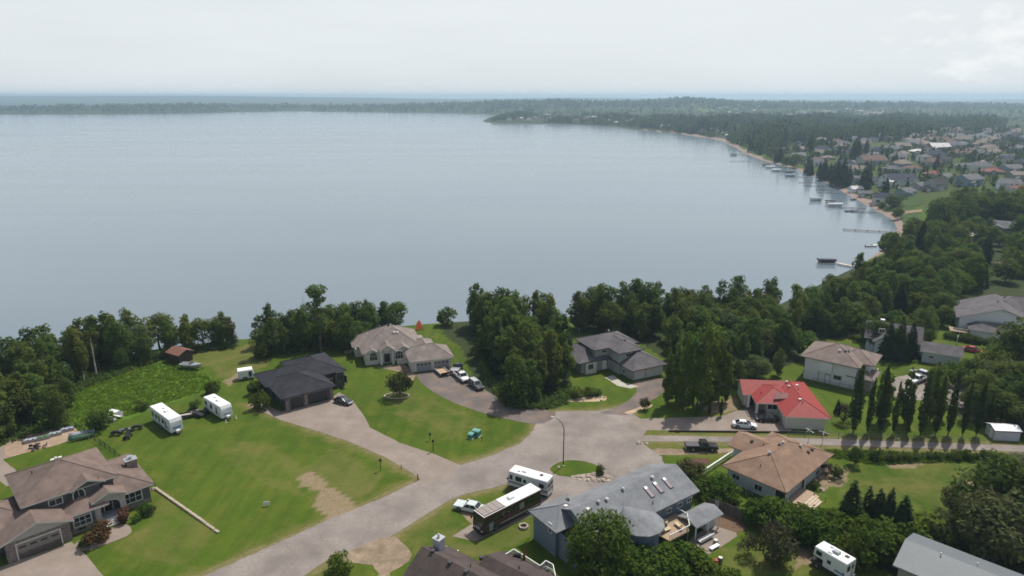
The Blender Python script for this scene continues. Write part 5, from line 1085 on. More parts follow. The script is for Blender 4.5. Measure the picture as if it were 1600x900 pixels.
quad('black quad bike, farthest left beside the longer trailer', 182, 680, R(10), FR); quad('grey quad bike behind the black one near the longer trailer', 196, 676, R(200), mat('quad_grey', (.22, .22, .23), .5)); quad('dark quad bike closest to the wheels of the longer trailer', 214, 671, R(30), FR); quad('black quad bike facing the fence in the trailer lawn', 200, 684, R(100), FR)
def open_trailer(label, px, py, rz, m, L=2.6):
    e = thing('utility_trailer', label, 'trailer', P(px, py), rz); a = L / 2; mb = MB(); mb.box(-a, a, -.75, .75, .5, .58, m); mb.build('trailer_deck', e)
    for s in (-1, 1): wheel(e, -.1, s * .88, .3, .2); mb = MB(); mb.box(-a, a, s * .75 - .03, s * .75 + .03, .58, .85, FR); mb.build('side_rail', e)
    mb = MB(); mb.tube([(a, -.5, .5), (a + 1.1, 0, .45)], .04, FR, 6); mb.tube([(a, .5, .5), (a + 1.1, 0, .45)], .04, FR, 6); mb.build('hitch', e)
open_trailer('small utility trailer with pale deck beside the longer travel trailer nose', 292, 652, R(25), mat('grey_planks', (.40, .37, .33), .9)); open_trailer('dark utility trailer between the two travel trailers', 312, 650, R(150), FR)
quad('quad bike parked right under the shorter travel trailer side', 322, 645, R(120), FR); quad('quad bike with pale racks between the two travel trailers', 306, 647, R(40), mat('quad_pale', (.35, .33, .30), .5))
CONE = mat('cone_pale', (.55, .50, .36), .7)
for px, py, lab in ((353, 660, 'pale marker cone under the nose of the shorter trailer'), (369, 654, 'pale marker cone on the lawn right of the shorter trailer')):
    e = thing('marker_cone', lab, 'cone', P(px, py)); mb = MB(); mb.tube([(0, 0, 0), (0, 0, .05), (0, 0, .051), (0, 0, .8)], [.25, .25, .17, .03], CONE, 10); mb.build('cone_body', e); mb = MB(); mb.tube([(0, 0, .45), (0, 0, .58)], [.105, .08], WHITEP, 10); mb.build('band', e)
# garden patio: planter boxes, chairs, fire ring
PLB = mat('planter_boards', (.28, .26, .25), .9, .15, 2); SOIL = mat('soil', (.06, .04, .03), .95); LEAFG = mat('bed_leaves', (.07, .13, .04), .9, .3, 4)
for k, (px, py, lab, m) in enumerate(((48, 690, 'grey planter box with pale cover, nearest the path on the sandy patio', (.45, .47, .52)), (67, 686, 'planter box of leafy greens, second from the path', (.10, .22, .10)), (86, 680, 'planter box under pale blue netting, third from the path', (.34, .42, .45)), (105, 673, 'planter box with blue cover at the far end of the patio', (.36, .42, .55)))):
    e = thing('planter_box', lab, 'planter', P(px, py), R(36)); mb = MB()
    for x0, x1, y0, y1 in ((-1.1, 1.1, -.65, -.6), (-1.1, 1.1, .6, .65), (-1.1, -1.05, -.6, .6), (1.05, 1.1, -.6, .6)): mb.box(x0, x1, y0, y1, 0, .55, PLB)
    mb.build('frame', e); mb = MB(); mb.box(-1.05, 1.05, -.6, .6, .0, .45, SOIL); mb.build('soil', e)
    mb = MB(); cm = mat('cover_%d' % k, m, .8, .25, 3)
    for i in range(7): mb.ball((-.8 + .27 * i, .15 * math.sin(i * 2), .5), .3, cm, i, .25, .6)
    mb.build('planting' if k == 1 else 'cover', e)
CH = mat('chair_dark', (.035, .03, .035), .7)
def chair(label, px, py, rz, m=CH):
    e = thing('garden_chair', label, 'chair', P(px, py), rz); mb = MB(); mb.box(-.28, .28, -.28, .28, .38, .43, m); mb.build('seat', e); mb = MB(); mb.raw([(-.28, .28, .43), (.28, .28, .43), (.28, .45, .95), (-.28, .45, .95), (-.28, .32, .43), (.28, .32, .43), (.28, .49, .95), (-.28, .49, .95)], [(0, 1, 2, 3), (7, 6, 5, 4), (3, 2, 6, 7), (0, 3, 7, 4), (1, 5, 6, 2)], m); mb.build('backrest', e)
    for x in (-.25, .25):
        for y in (-.25, .25): mb = MB(); mb.box(x - .025, x + .025, y - .025, y + .025, 0, .38, m); mb.build('leg', e)
for k, (px, py, lab) in enumerate(((53, 704, 'dark garden chair at the front of the fire ring'), (61, 701, 'dark garden chair right of the fire ring'), (60, 696, 'dark garden chair behind the fire ring'), (49, 700, 'dark garden chair left of the fire ring'), (70, 699, 'dark garden chair apart from the others, on the planter side'))): chair(lab, px, py, R(70 * k))
def fire_ring(label, px, py, r=.8, n_=12, m=None):
    e = thing('fire_ring', label, 'fire pit', P(px, py)); 
    for k in range(n_):
        a0, a1 = 2 * math.pi * k / n_ + .03, 2 * math.pi * (k + 1) / n_ - .03; mb = MB(); mb.prism([(r * math.cos(a0), r * math.sin(a0)), (r * math.cos(a1), r * math.sin(a1)), (r * .68 * math.cos(a1), r * .68 * math.sin(a1)), (r * .68 * math.cos(a0), r * .68 * math.sin(a0))], 0, .33 + .03 * (k % 3), m or ROCKM); mb.build('stone', e)
    mb = MB(); mb.prism([(r * .67 * math.cos(k), r * .67 * math.sin(k)) for k in np.linspace(0, 6, 10)], .01, .06, mat('ash', (.03, .03, .03), .95)); mb.build('ash_bed', e)
fire_ring('small stone fire ring among the patio chairs', 56, 700, .6); fire_ring('round stone fire ring on the lawn beside the bus', 818, 824, .75, m=mat('ring_stone', (.40, .34, .29), .95, .2, 3))
e = thing('canoe_rack', 'stack of green and grey canoes beside the sandy patio', 'canoe rack', P(128, 684), R(30))
for k, (y, z, m) in enumerate(((0, .5, (.05, .11, .06)), (1.0, .4, (.32, .35, .40)), (-.9, .6, (.06, .12, .07)), (1.9, .3, (.40, .42, .45)))):
    mb = MB(); rr = []
    for x, w in ((-2.2, .04), (-1.4, .32), (0, .42), (1.4, .32), (2.2, .04)): rr.append([(x, y - w, z - .1), (x, y - w * .6, z + .22), (x, y, z + .32), (x, y + w * .6, z + .22), (x, y + w, z - .1)])
    mb.rings(rr, mat('canoe_%d' % k, m, .5)); mb.build('canoe', e)
mb = MB()
for x in (-1.2, 1.2): mb.box(x - .05, x + .05, -1.4, 2.4, .0, .3, WOOD)
mb.build('rack', e)
for px, py, lab in ((11, 870, 'black wheeled bin left of the stone garage, outer one'), (20, 866, 'black wheeled bin left of the stone garage, nearer the door')):
    e = thing('wheeled_bin', lab, 'bin', P(px, py), R(44)); mb = MB(); mb.rings([[(-.25, -.28, .08), (.25, -.28, .08), (.25, .28, .08), (-.25, .28, .08)], [(-.3, -.34, 1.0), (.3, -.34, 1.0), (.3, .34, 1.0), (-.3, .34, 1.0)]], BLACKP); mb.build('bin_body', e); mb = MB(); mb.rings([[(-.32, -.36, 1.0), (.32, -.36, 1.0), (.32, .38, 1.0), (-.32, .38, 1.0)], [(-.28, -.3, 1.08), (.28, -.3, 1.08), (.28, .38, 1.1), (-.28, .38, 1.1)]], mat('bin_lid', (.05, .05, .055), .6)); mb.build('lid', e)
    for s in (-1, 1): wheel(e, s * .22, .3, .12, .06)
# boulder and bits
for px, py, r_, lab in ((239, 764, .55, 'pale flat boulder at the corner of brown house lawn'), (998, 692, .55, 'pale boulder at the road edge by the lane'), (1010, 693, .4, 'small boulder beside the larger one at the lane mouth'), (873, 730, .35, 'small rock at the foot of the street lamp')):
    e = MB().ball((0, 0, 0), r_, ROCKM, int(px), .22, .6).build('boulder'); e.location = P(px, py, .15 * r_); tag(e, lab, 'rock')
rr_ = random.Random(3); nrock = 0
def rockfield(poly, n_, lab, r0, r1, grp):
    w = W(poly); k = 0; x0, y0 = w.min(0); x1, y1 = w.max(0)
    while k < n_:
        x, y = rr_.uniform(x0, x1), rr_.uniform(y0, y1)
        if inside(w, np.array([x]), np.array([y]))[0]:
            o = MB().ball((0, 0, 0), rr_.uniform(r0, r1), ROCKM, rr_.randint(0, 999), .25, .6).build('rock'); o.location = (x, y, .12); tag(o, lab, 'rock', grp); k += 1
rockfield([(890, 746), (915, 742), (935, 739), (953, 745), (957, 751), (940, 753), (905, 751)], 46, 'pale landscaping rock in the bed below the grass island', .18, .42, 'rocks in the island bed')
rockfield([(885, 626), (905, 623), (935, 619), (948, 621), (940, 626), (915, 627)], 16, 'pale rock edging the shrub bed before the grey house', .15, .35, 'rocks edging the lawn shrubs')
rockfield([(1270, 752), (1300, 735), (1318, 745), (1300, 760), (1275, 775)], 12, 'brownish garden rock at the right corner of the tan roofed house', .2, .5, 'rocks at the tan house corner')
# round lawn bed edging with its small tree (tree comes with the vegetation)
e = thing('bed_edging', 'oval pale stone edging round the small lawn tree', 'edging', P(620, 619)); 
for k in range(16):
    a0, a1 = 2 * math.pi * k / 16, 2 * math.pi * (k + 1) / 16 - .04; mb = MB(); rx, ry = 2.9, 1.5; mb.prism([(rx * math.cos(a0), ry * math.sin(a0)), (rx * math.cos(a1), ry * math.sin(a1)), (rx * .86 * math.cos(a1), ry * .84 * math.sin(a1)), (rx * .86 * math.cos(a0), ry * .84 * math.sin(a0))], 0, .22 + .03 * (k % 2), mat('edging_stone', (.42, .36, .28), .95)); mb.build('stone', e)
# low block wall between corner house and vacant lot
e = thing('block_kerb', 'low pale block edging between the corner house lawn and vacant lot', 'edging'); A, B = P(243, 764), P(342, 833); k = 34
for i in range(k):
    q0, q1 = A + (B - A) * (i / k), A + (B - A) * ((i + .93) / k)
    if i in (27, 29, 31): q1 = A + (B - A) * ((i + .75) / k)
    mb = MB(); mb.obox(q0, q1, .4, -.05, .34 - .02 * (i % 3) - (.1 if i > 26 else 0), mat('kerb_block', (.40, .34, .26), .95, .15, 2)); mb.build('block', e)
# fences
def fence(name, label, pts, h_, step, pm, rails, rm, mesh=None, pw=.07, w=.04):
    e = thing(name, label, 'fence'); W_ = [np.array(p) for p in pts]; 
    for a, b_ in zip(W_, W_[1:]):
        ln = np.hypot(*(b_ - a)[:2]); k = max(1, round(ln / step))
        for i in range(k + (1 if b_ is W_[-1] else 0)): q = a + (b_ - a) * i / k; mb = MB(); mb.box(q[0] - pw, q[0] + pw, q[1] - pw, q[1] + pw, 0, h_ + .05, pm); mb.build('post', e)
        for r_ in rails: mb = MB(); mb.obox(a, b_, w, r_, r_ + .06, rm); mb.build('rail', e)
        if mesh:
            kk = int(ln / .35); mb = MB()
            for i in range(kk): q = a + (b_ - a) * (i + .5) / kk; mb.obox(q - (b_ - a) / ln * .012, q + (b_ - a) / ln * .012, .02, .1, h_, rm)
            tag(mb.build('pickets', e), kind='stuff')
    return e
BLKF = mat('fence_black', (.02, .02, .02), .6)
fence('metal_fence', 'black metal picket fence along the vacant lot beside the corner house', [P(118, 668), P(157, 695), P(180, 712), P(205, 735), P(243, 764)], 1.25, 2.4, BLKF, (.2, 1.15), BLKF, True, .04)
fence('lane_fence', 'low wire fence running below the row of poplars', [P(1232, 681), P(1310, 684), P(1400, 687.5), P(1480, 690), P(1548, 692)], 1.1, 3.0, mat('fence_grey', (.20, .19, .18), .8), (.55, 1.05), MATS['fence_grey'], None, .05, .03)
fence('field_fence', 'overgrown post and wire fence between the lane and dry field', [P(1366, 722), P(1440, 716), P(1500, 716), P(1572, 718)], 1.2, 2.6, mat('fence_wood', (.15, .11, .08), .9), (.45, 1.0), MATS['fence_wood'], None, .06, .03)
fence('wire_fence', 'thin wire fence behind the red roofed house', [P(1270, 598), P(1310, 606), P(1345, 612)], 1.2, 3, MATS['fence_grey'], (.6, 1.1), MATS['fence_grey'], None, .04, .03)
post(1372, 719, 2.6, 'thick dark corner post at the start of the field fence', 'corner_post', 'post', r=.16, m=MATS['fence_wood'])
GB = mat('weathered_boards', (.115, .10, .092), .9, .25, 1.5, .1, stretch=(5, 5, .4), var2=.2)
e = thing('board_fence', 'tall weathered grey board fence behind the shelter yard', 'fence'); pts = [P(1107, 796), P(1130, 802), P(1172, 818), P(1200, 832)]
for a, b_ in zip(pts, pts[1:]):
    ln = np.hypot(*(b_ - a)[:2]); k = int(ln / .3)
    for i in range(k): q0, q1 = a + (b_ - a) * (i / k), a + (b_ - a) * ((i + .93) / k); mb = MB(); mb.obox(q0, q1, .04 + .02 * (i % 2), .03, 1.95 + rnd.uniform(-.04, .04), GB); mb.build('board', e)
    k = max(1, round(ln / 2.4))
    for i in range(k + 1): q = a + (b_ - a) * i / k; mb = MB(); mb.box(q[0] - .07, q[0] + .07, q[1] + .05, q[1] + .18, 0, 2.05, GB); mb.build('post', e)
e = thing('timber_edging', 'low dark timber edging along the lower side of the red house driveway', 'edging'); A, B = P(1045, 674.5), P(1245, 676.5)
for i in range(12): mb = MB(); mb.obox(A + (B - A) * i / 12, A + (B - A) * (i + .97) / 12, .2, -.05, .32, mat('dark_timber', (.05, .04, .035), .9, .2, 2)); mb.build('timber', e)
# white railing at the tan house
e = thing('white_railing', 'long white double rail sloping beside the tan roofed house', 'railing'); a, b_ = P(1096, 737, 1.0), P(1140, 708, 1.0); off = np.array([.75, .55, 0])
for o_ in (0, 1):
    A, B = a + off * o_, b_ + off * o_; mb = MB(); mb.obox(A, B, .12, 1.0, 1.12, WHITEP); mb.build('rail', e)
    for i in range(5): q = A + (B - A) * i / 4; mb = MB(); mb.box(q[0] - .08, q[0] + .08, q[1] - .08, q[1] + .08, 0, 1.0, WHITEP); mb.build('post', e)
for i in range(12): q = a + (b_ - a) * i / 11; mb = MB(); mb.obox(q, q + off, .08, .9, .98, WHITEP); mb.build('rung', e)
# yard things
e = thing('ladder', 'aluminium ladder leaning on the grey board fence', 'ladder', P(1119, 804), R(-25))
for s in (-.22, .22): mb = MB(); mb.tube([(s, -.5, 0), (s, .1, 2.6)], .035, METAL, 6); mb.build('side_rail', e)
for k in range(7): mb = MB(); mb.tube([(-.22, -.5 + .08 * k, .2 + .35 * k), (.22, -.5 + .08 * k, .2 + .35 * k)], .025, METAL, 6); mb.build('rung', e)
def barrel(name, label, px, py, m, r=.3, h_=.9, cat='barrel', top=None):
    e = thing(name, label, cat, P(px, py)); mb = MB(); mb.tube([(0, 0, 0), (0, 0, h_ * .1), (0, 0, h_ * .5), (0, 0, h_ * .9), (0, 0, h_)], [r * .9, r, r * 1.04, r, r * .9], m, 12); mb.build('drum', e); mb = MB(); mb.tube([(0, 0, h_), (0, 0, h_ + .05)], [r * .95, r * .9], top or TRIM_W, 12); mb.build('lid', e)
barrel('barrel', 'grey barrel with white lid at the bottom lawn', 1125, 880, TRIM_G, .32, .95); barrel('barrel', 'red round drum beside the white lidded barrel', 1119, 881, mat('drum_red', (.30, .03, .03), .5), .36, .65, top=MATS['drum_red']); barrel('barrel', 'small blue grey drum standing on the concrete patio', 1118, 849, mat('drum_blue', (.22, .27, .33), .5), .35, .6)
barrel('barrel', 'pale round smoker drum between tan house and bushes', 1153, 772, mat('drum_tan', (.40, .34, .30), .6), .35, 1.1)
e = thing('patio_bench', 'low white bench at the edge of concrete patio', 'bench', P(1116, 857), R(35)); mb = MB(); mb.box(-.9, .9, -.3, .3, .3, .4, WHITEP); mb.build('seat', e)
for x in (-.75, .75): mb = MB(); mb.box(x - .05, x + .05, -.28, .28, 0, .3, WHITEP); mb.build('leg', e)
e = thing('drying_frame', 'pale metal frame like a folded clothes airer beside the tan house', 'frame', P(1168, 772), R(20))
for s in (-.6, .6): mb = MB(); mb.tube([(s, -.5, 0), (s, .1, 1.7)], .04, METAL, 6); mb.tube([(s, .6, 0), (s, 0, 1.7)], .04, METAL, 6); mb.build('leg', e)
for k in range(4): mb = MB(); mb.tube([(-.6, -.4 + .12 * k, .4 + .35 * k), (.6, -.4 + .12 * k, .4 + .35 * k)], .03, METAL, 6); mb.build('bar', e)
e = thing('pool_tarp', 'light blue tarp covered pool half hidden by bushes at the bottom', 'pool', P(1016, 882), R(35)); mb = MB(); mb.prism([(2.0 * math.cos(k), 1.5 * math.sin(k)) for k in np.linspace(0, 2 * math.pi, 14)[:-1]], 0, .9, mat('pool_wall', (.25, .40, .45), .6)); mb.build('pool_wall', e); mb = MB(); mb.prism([(2.05 * math.cos(k), 1.55 * math.sin(k)) for k in np.linspace(0, 2 * math.pi, 14)[:-1]], .9, .97, mat('tarp_blue', (.30, .50, .56), .5, .15, 1.5)); mb.build('tarp', e)
# deck furniture on the blue grey house
for k, (u, v, lab) in enumerate(((15.2, -11.5, 'tan lounge chair on the raised corner deck, nearest the bay'), (16.4, -10.4, 'tan lounge chair on the raised corner deck, by the wall'), (17.6, -12.0, 'tan lounge chair on the raised corner deck, at the outer rail'))):
    c, q = math.cos(HBLUE.a), math.sin(HBLUE.a); e = thing('lounge_chair', lab, 'chair', (HBLUE.loc[0] + u * c - v * q, HBLUE.loc[1] + u * q + v * c, 2.1), R(35 + 40 * k)); tn = mat('lounge_tan', (.50, .42, .26), .8)
    mb = MB(); mb.box(-.3, .9, -.3, .3, .3, .38, tn); mb.build('seat', e); mb = MB(); mb.raw([(-.3, -.3, .38), (-.3, .3, .38), (-.75, .3, .95), (-.75, -.3, .95)], [(0, 1, 2, 3), (3, 2, 1, 0)], tn); mb.build('backrest', e)
    for x in (-.25, .85):
        for y in (-.26, .26): mb = MB(); mb.box(x - .03, x + .03, y - .03, y + .03, 0, .3, WHITEP); mb.build('leg', e)
def dk(u, v): c, q = math.cos(HUMB.a), math.sin(HUMB.a); return (HUMB.loc[0] + u * c - v * q, HUMB.loc[1] + u * q + v * c, 2.4)
for px, py, m, h_, lab, nm in ((819, 872, (.20, .03, .03), 2.0, 'closed dark red parasol on the white railed deck', 'parasol'), (808, 868, (.03, .03, .03), 1.1, 'black covered grill on the white railed deck', 'grill'), (856, 893, (.35, .37, .40), .8, 'grey deck chair at the corner of the white railed deck', 'deck_chair')):
    p = P(px, py, 4.0); e = thing(nm, lab, nm.replace('_', ' '), (p[0], p[1], 3.3)); mb = MB(); mm = mat('deckitem_' + nm, m, .8)
    if nm == 'parasol': mb.tube([(0, 0, 0), (0, 0, .6)], .04, WHITEP, 8); mb.build('pole', e); mb = MB(); mb.tube([(0, 0, .5), (0, 0, 1.2), (0, 0, 2.3)], [.2, .16, .03], mm, 10); mb.build('canopy', e)
    elif nm == 'grill': mb.box(-.5, .5, -.3, .3, .55, .8, mm); mb.tube([(-.5, 0, .8), (.5, 0, .8)], .3, mm, 10); mb.build('hood', e); mb = MB(); [mb.box(x - .03, x + .03, -.25, .25, 0, .55, mm) for x in (-.45, .45)]; mb.build('stand', e)
    else: mb.box(-.3, .3, -.3, .3, .4, .46, mm); mb.build('seat', e); mb = MB(); mb.box(-.3, .3, .26, .32, .46, 1.0, mm); mb.build('backrest', e); mb = MB(); [mb.box(x - .03, x + .03, y - .03, y + .03, 0, .4, mm) for x in (-.27, .27) for y in (-.27, .27)]; mb.build('leg', e)
# ---------------------------------------------------------------- vegetation
def leafmat(name, c, c2, tr=.28, rand=.22):
    m = bpy.data.materials.new('leaves_' + name); m.use_nodes = True; t = m.node_tree; t.nodes.clear(); n = t.nodes.new; l = t.links.new
    o = n('ShaderNodeOutputMaterial'); d = n('ShaderNodeBsdfDiffuse'); tl = n('ShaderNodeBsdfTranslucent'); mx_ = n('ShaderNodeMixShader'); mx_.inputs[0].default_value = tr
    tc_ = n('ShaderNodeTexCoord'); nz = n('ShaderNodeTexNoise'); nz.inputs['Scale'].default_value = .55; nz.inputs['Detail'].default_value = 4; l(tc_.outputs['Object'], nz.inputs['Vector'])
    mr = n('ShaderNodeMapRange'); mr.inputs['From Min'].default_value = .38; mr.inputs['From Max'].default_value = .64; l(nz.outputs[0], mr.inputs['Value'])
    mc = n('ShaderNodeMixRGB'); mc.inputs['Color1'].default_value = (*c, 1); mc.inputs['Color2'].default_value = (*c2, 1); l(mr.outputs[0], mc.inputs['Fac'])
    oi = n('ShaderNodeObjectInfo'); r2 = n('ShaderNodeMapRange'); r2.inputs['To Min'].default_value = 1 - rand; r2.inputs['To Max'].default_value = 1 + rand; l(oi.outputs['Random'], r2.inputs['Value'])
    mm = n('ShaderNodeMixRGB'); mm.blend_type = 'MULTIPLY'; mm.inputs['Fac'].default_value = 1; l(mc.outputs[0], mm.inputs['Color1']); l(r2.outputs[0], mm.inputs['Color2'])
    hs = n('ShaderNodeHueSaturation'); r3 = n('ShaderNodeMapRange'); r3.inputs['To Min'].default_value = .475; r3.inputs['To Max'].default_value = .525
    ml = n('ShaderNodeMath'); ml.operation = 'MULTIPLY'; ml.inputs[1].default_value = 7.31; fr = n('ShaderNodeMath'); fr.operation = 'FRACT'; l(oi.outputs['Random'], ml.inputs[0]); l(ml.outputs[0], fr.inputs[0]); l(fr.outputs[0], r3.inputs['Value']); l(r3.outputs[0], hs.inputs['Hue']); l(mm.outputs[0], hs.inputs['Color'])
    l(hs.outputs[0], d.inputs['Color']); l(hs.outputs[0], tl.inputs['Color']); l(d.outputs[0], mx_.inputs[1]); l(tl.outputs[0], mx_.inputs[2]); l(mx_.outputs[0], o.inputs['Surface']); return m
LF_ASP = leafmat('aspen', (.090, .138, .030), (.150, .188, .044), .5); LF_DARK = leafmat('dark', (.072, .116, .027), (.128, .168, .040), .5); LF_LIME = leafmat('lime', (.075, .125, .018), (.12, .17, .03))
LF_SPR = leafmat('spruce', (.024, .044, .017), (.042, .064, .024), .12); LF_COL = leafmat('columnar', (.040, .064, .018), (.068, .094, .026), .28); LF_WIL = leafmat('willow', (.09, .12, .045), (.145, .165, .065), .45)
LF_RED = leafmat('red', (.085, .040, .022), (.12, .065, .035)); LF_PUR = leafmat('purple', (.042, .046, .020), (.068, .072, .028)); LF_BUSH = leafmat('bush', (.07, .12, .018), (.12, .165, .03), .4); LF_MAP = leafmat('maple', (.066, .112, .018), (.11, .155, .03), .38); LF_GREYT = leafmat('twiggy', (.06, .055, .035), (.10, .09, .05))
LF_POP = leafmat('poplar', (.105, .165, .024), (.165, .215, .04), .52)
BARK = mat('bark_brown', (.11, .085, .065), .95, .25, 3, .1); BARK_P = mat('bark_pale', (.40, .37, .32), .9, .3, 3, .1)

def leaf_quads(pos, nrm, size, g, el=1.5):
    """one small bent leaf clump (a quad) at every position, facing about along nrm"""
    k = len(pos); nrm = nrm / (np.linalg.norm(nrm, axis=1, keepdims=True) + 1e-9)
    a = np.cross(nrm, g.normal(size=(k, 3))); a /= np.linalg.norm(a, axis=1, keepdims=True) + 1e-9; b_ = np.cross(nrm, a)
    s = (size * g.uniform(.6, 1.35, k))[:, None]; a = a * s * el / 2; b_ = b_ * s / 2
    v = np.stack([pos - a, pos - b_ * g.uniform(.6, 1.1, (k, 1)), pos + a, pos + b_ * g.uniform(.6, 1.1, (k, 1))], 1).reshape(-1, 3)
    return v, np.arange(4 * k).reshape(-1, 4)
def cloud(lobes, n_, size, seed, m, name='crown', up=.75, jit=.7, inner=.6):
    g = np.random.default_rng(seed); lb = np.array(lobes, float); ar = (lb[:, 3] * lb[:, 4] + lb[:, 4] * lb[:, 5] + lb[:, 3] * lb[:, 5]); pr = ar / ar.sum()
    k = g.choice(len(lb), n_, p=pr); d = g.normal(size=(n_, 3)); d /= np.linalg.norm(d, axis=1, keepdims=True)
    r = 1 - (1 - inner) * g.random(n_) ** 2.2; r = r * g.uniform(.92, 1.12, n_)
    pos = lb[k, :3] + d * lb[k, 3:] * r[:, None]
    nr = d / lb[k, 3:] * lb[k, 3:].mean(1, keepdims=True) + g.normal(size=(n_, 3)) * jit + np.array([0, 0, up])
    v, f = leaf_quads(pos, nr, size, g); return np_mesh(name, v, f, [m])
def trunk_mesh(h_, r0, seed, m, lean=.02, limbs=5, top=.9, lo=.25, spread=.18):
    g = random.Random(seed); mb = MB(); pts = [(g.uniform(-lean, lean) * h_ * i / 4, g.uniform(-lean, lean) * h_ * i / 4, h_ * top * i / 5) for i in range(6)]; pts[0] = (0, 0, -.6)
    mb.tube(pts, [r0 * 1.25, r0, r0 * .85, r0 * .65, r0 * .45, r0 * .2], m, 7)
    for i in range(limbs):
        t_ = lo + (.85 - lo) * (i + .5) / limbs; k = int(t_ * 5); b_ = np.array(pts[min(k, 4)]) + (np.array(pts[min(k + 1, 5)]) - np.array(pts[min(k, 4)])) * (t_ * 5 - k); a = g.uniform(0, 6.3); ln = h_ * spread * g.uniform(.7, 1.2) * (1.15 - t_ * .5)
        mb.tube([b_, b_ + np.array([math.cos(a) * ln * .55, math.sin(a) * ln * .55, ln * .45]), b_ + np.array([math.cos(a) * ln, math.sin(a) * ln, ln * .95])], [r0 * .4, r0 * .25, r0 * .08], m, 5)
    return mb.mesh('trunk')
def lobes_tall(h_, r_, n_, seed, base=.18, ragged=.35):
    g = random.Random(seed); o = []
    for i in range(n_):
        t_ = base + (1 - base) * ((i + .6) / n_) ; w = r_ * (math.sin(math.pi * min(1, (t_ - base) / (1 - base) * .64 + .22)) ** .8)
        a = g.uniform(0, 6.28); off = w * g.uniform(.25, .75); s_ = max(.35, w * g.uniform(.34, .60)); o.append((off * math.cos(a), off * math.sin(a), h_ * t_ - s_ * .4 + g.uniform(-.03, .03) * h_, s_, s_, s_ * g.uniform(.9, 1.5)))
    o.append((g.uniform(-.2, .2) * r_, g.uniform(-.2, .2) * r_, h_ * .95, r_ * .28, r_ * .28, h_ * .07)); return o
def lobes_pop(h_, r_, seed):                   # upright crown: rising rows of small clumps up to a pointed tip
    g = random.Random(seed); o = []
    for i in range(11):
        t_ = .1 + .86 * i / 10; w = r_ * (min(1, t_ / .28) ** .6) * (1 - max(0, t_ - .3) / .78) ** .75
        for k in range(3 if t_ < .8 else 2):
            a = g.uniform(0, 6.28); s_ = max(.25, w * g.uniform(.38, .58)); o.append((w * .52 * math.cos(a), w * .52 * math.sin(a), h_ * (t_ + g.uniform(-.035, .035)), s_, s_, s_ * 1.15))
    return o
def lobes_round(h_, r_, n_, seed, base=.2):
    g = random.Random(seed); o = []
    for i in range(n_):
        z = g.uniform(-.9, 1); a = g.uniform(0, 6.28); w = math.sqrt(max(0, 1 - z * z)); s_ = r_ * g.uniform(.3, .48); zc = h_ * (base + (1 - base) * .5)
        o.append((r_ * .68 * w * math.cos(a), r_ * .68 * w * math.sin(a), zc + z * h_ * (1 - base) * .36, s_, s_, s_ * g.uniform(.7, 1.0)))
    return o
def spruce_mesh(h_, r_, n_, seed, m, size=.42):
    g = np.random.default_rng(seed); t_ = 1 - np.sqrt(g.random(n_)) * .97; t_ = np.clip(t_, 0, 1); lev = 13
    saw = 1 - ((t_ * lev) % 1); ang = g.uniform(0, 6.283, n_); whorl = .82 + .18 * np.sin(ang * 5 + np.floor(t_ * lev) * 2.1)
    R_ = r_ * (1 - t_) ** .85 * (.62 + .38 * saw) * whorl * g.uniform(.45, 1.05, n_) ** .5 + .06
    pos = np.column_stack([R_ * np.cos(ang), R_ * np.sin(ang), h_ * (.05 + .95 * t_) - R_ * .22])
    rad = np.column_stack([np.cos(ang), np.sin(ang), np.full(n_, -.35)]); side = np.column_stack([-np.sin(ang), np.cos(ang), np.zeros(n_)])
    s_ = size * g.uniform(.7, 1.4, n_)[:, None] * (.55 + .6 * (1 - t_))[:, None]
    dz = g.normal(size=(n_, 3)) * .12
    v = np.stack([pos - rad * s_ * .5, pos - side * s_ * .33 + dz * s_, pos + rad * s_ * .8, pos + side * s_ * .33 - dz * s_], 1).reshape(-1, 3)
    return np_mesh('crown', v, np.arange(4 * n_).reshape(-1, 4), [m])
PROTO = {}
def proto(k, crown, trunk): PROTO.setdefault(k, []).append((crown, trunk))
for i in range(6): proto('aspen', cloud(lobes_tall(12, 2.5, 20, 10 + i, .14), 2300, .40, 20 + i, LF_ASP), trunk_mesh(12, .16, 30 + i, BARK_P if i % 2 else BARK, .025, 6))
for i in range(5): proto('dark', cloud(lobes_tall(11.6, 3.2, 22, 50 + i, .08), 2600, .42, 60 + i, LF_DARK), trunk_mesh(12, .18, 70 + i, BARK, .03, 6))
for i in range(4): proto('round', cloud(lobes_round(9, 3.9, 22, 90 + i, .10), 2700, .40, 95 + i, LF_DARK), trunk_mesh(9, .2, 100 + i, BARK, .04, 7, .8, .2, .3))
for i in range(3): proto('lime', cloud(lobes_round(9, 3.9, 20, 110 + i, .08), 2500, .42, 115 + i, LF_LIME), trunk_mesh(9, .2, 120 + i, BARK, .04, 7, .8, .2, .3))
for i in range(3): proto('willow', cloud(lobes_round(10, 4.0, 24, 130 + i, .06), 3000, .40, 135 + i, LF_WIL, jit=1.0), trunk_mesh(10, .2, 140 + i, BARK, .04, 8, .85, .15, .3))
for i in range(4): proto('spruce', spruce_mesh(11, 2.5, 1700, 150 + i, LF_SPR, .62), trunk_mesh(11, .15, 155 + i, BARK, .005, 0, .95))
for i in range(3):
    g = random.Random(160 + i); lb = [(g.uniform(-.2, .2), g.uniform(-.2, .2), z, max(.3, w_), max(.3, w_), .95) for z, w_ in ((1.7, .55), (2.6, .85), (3.6, 1.0), (4.7, 1.1), (5.8, 1.05), (6.9, 1.0), (8.0, .85), (9.1, .7), (10.2, .5), (11.1, .3))]
    proto('columnar', cloud(lb, 1900, .30, 165 + i, LF_COL, jit=.6, inner=.55), trunk_mesh(11, .13, 170 + i, BARK, .005, 0, .8))
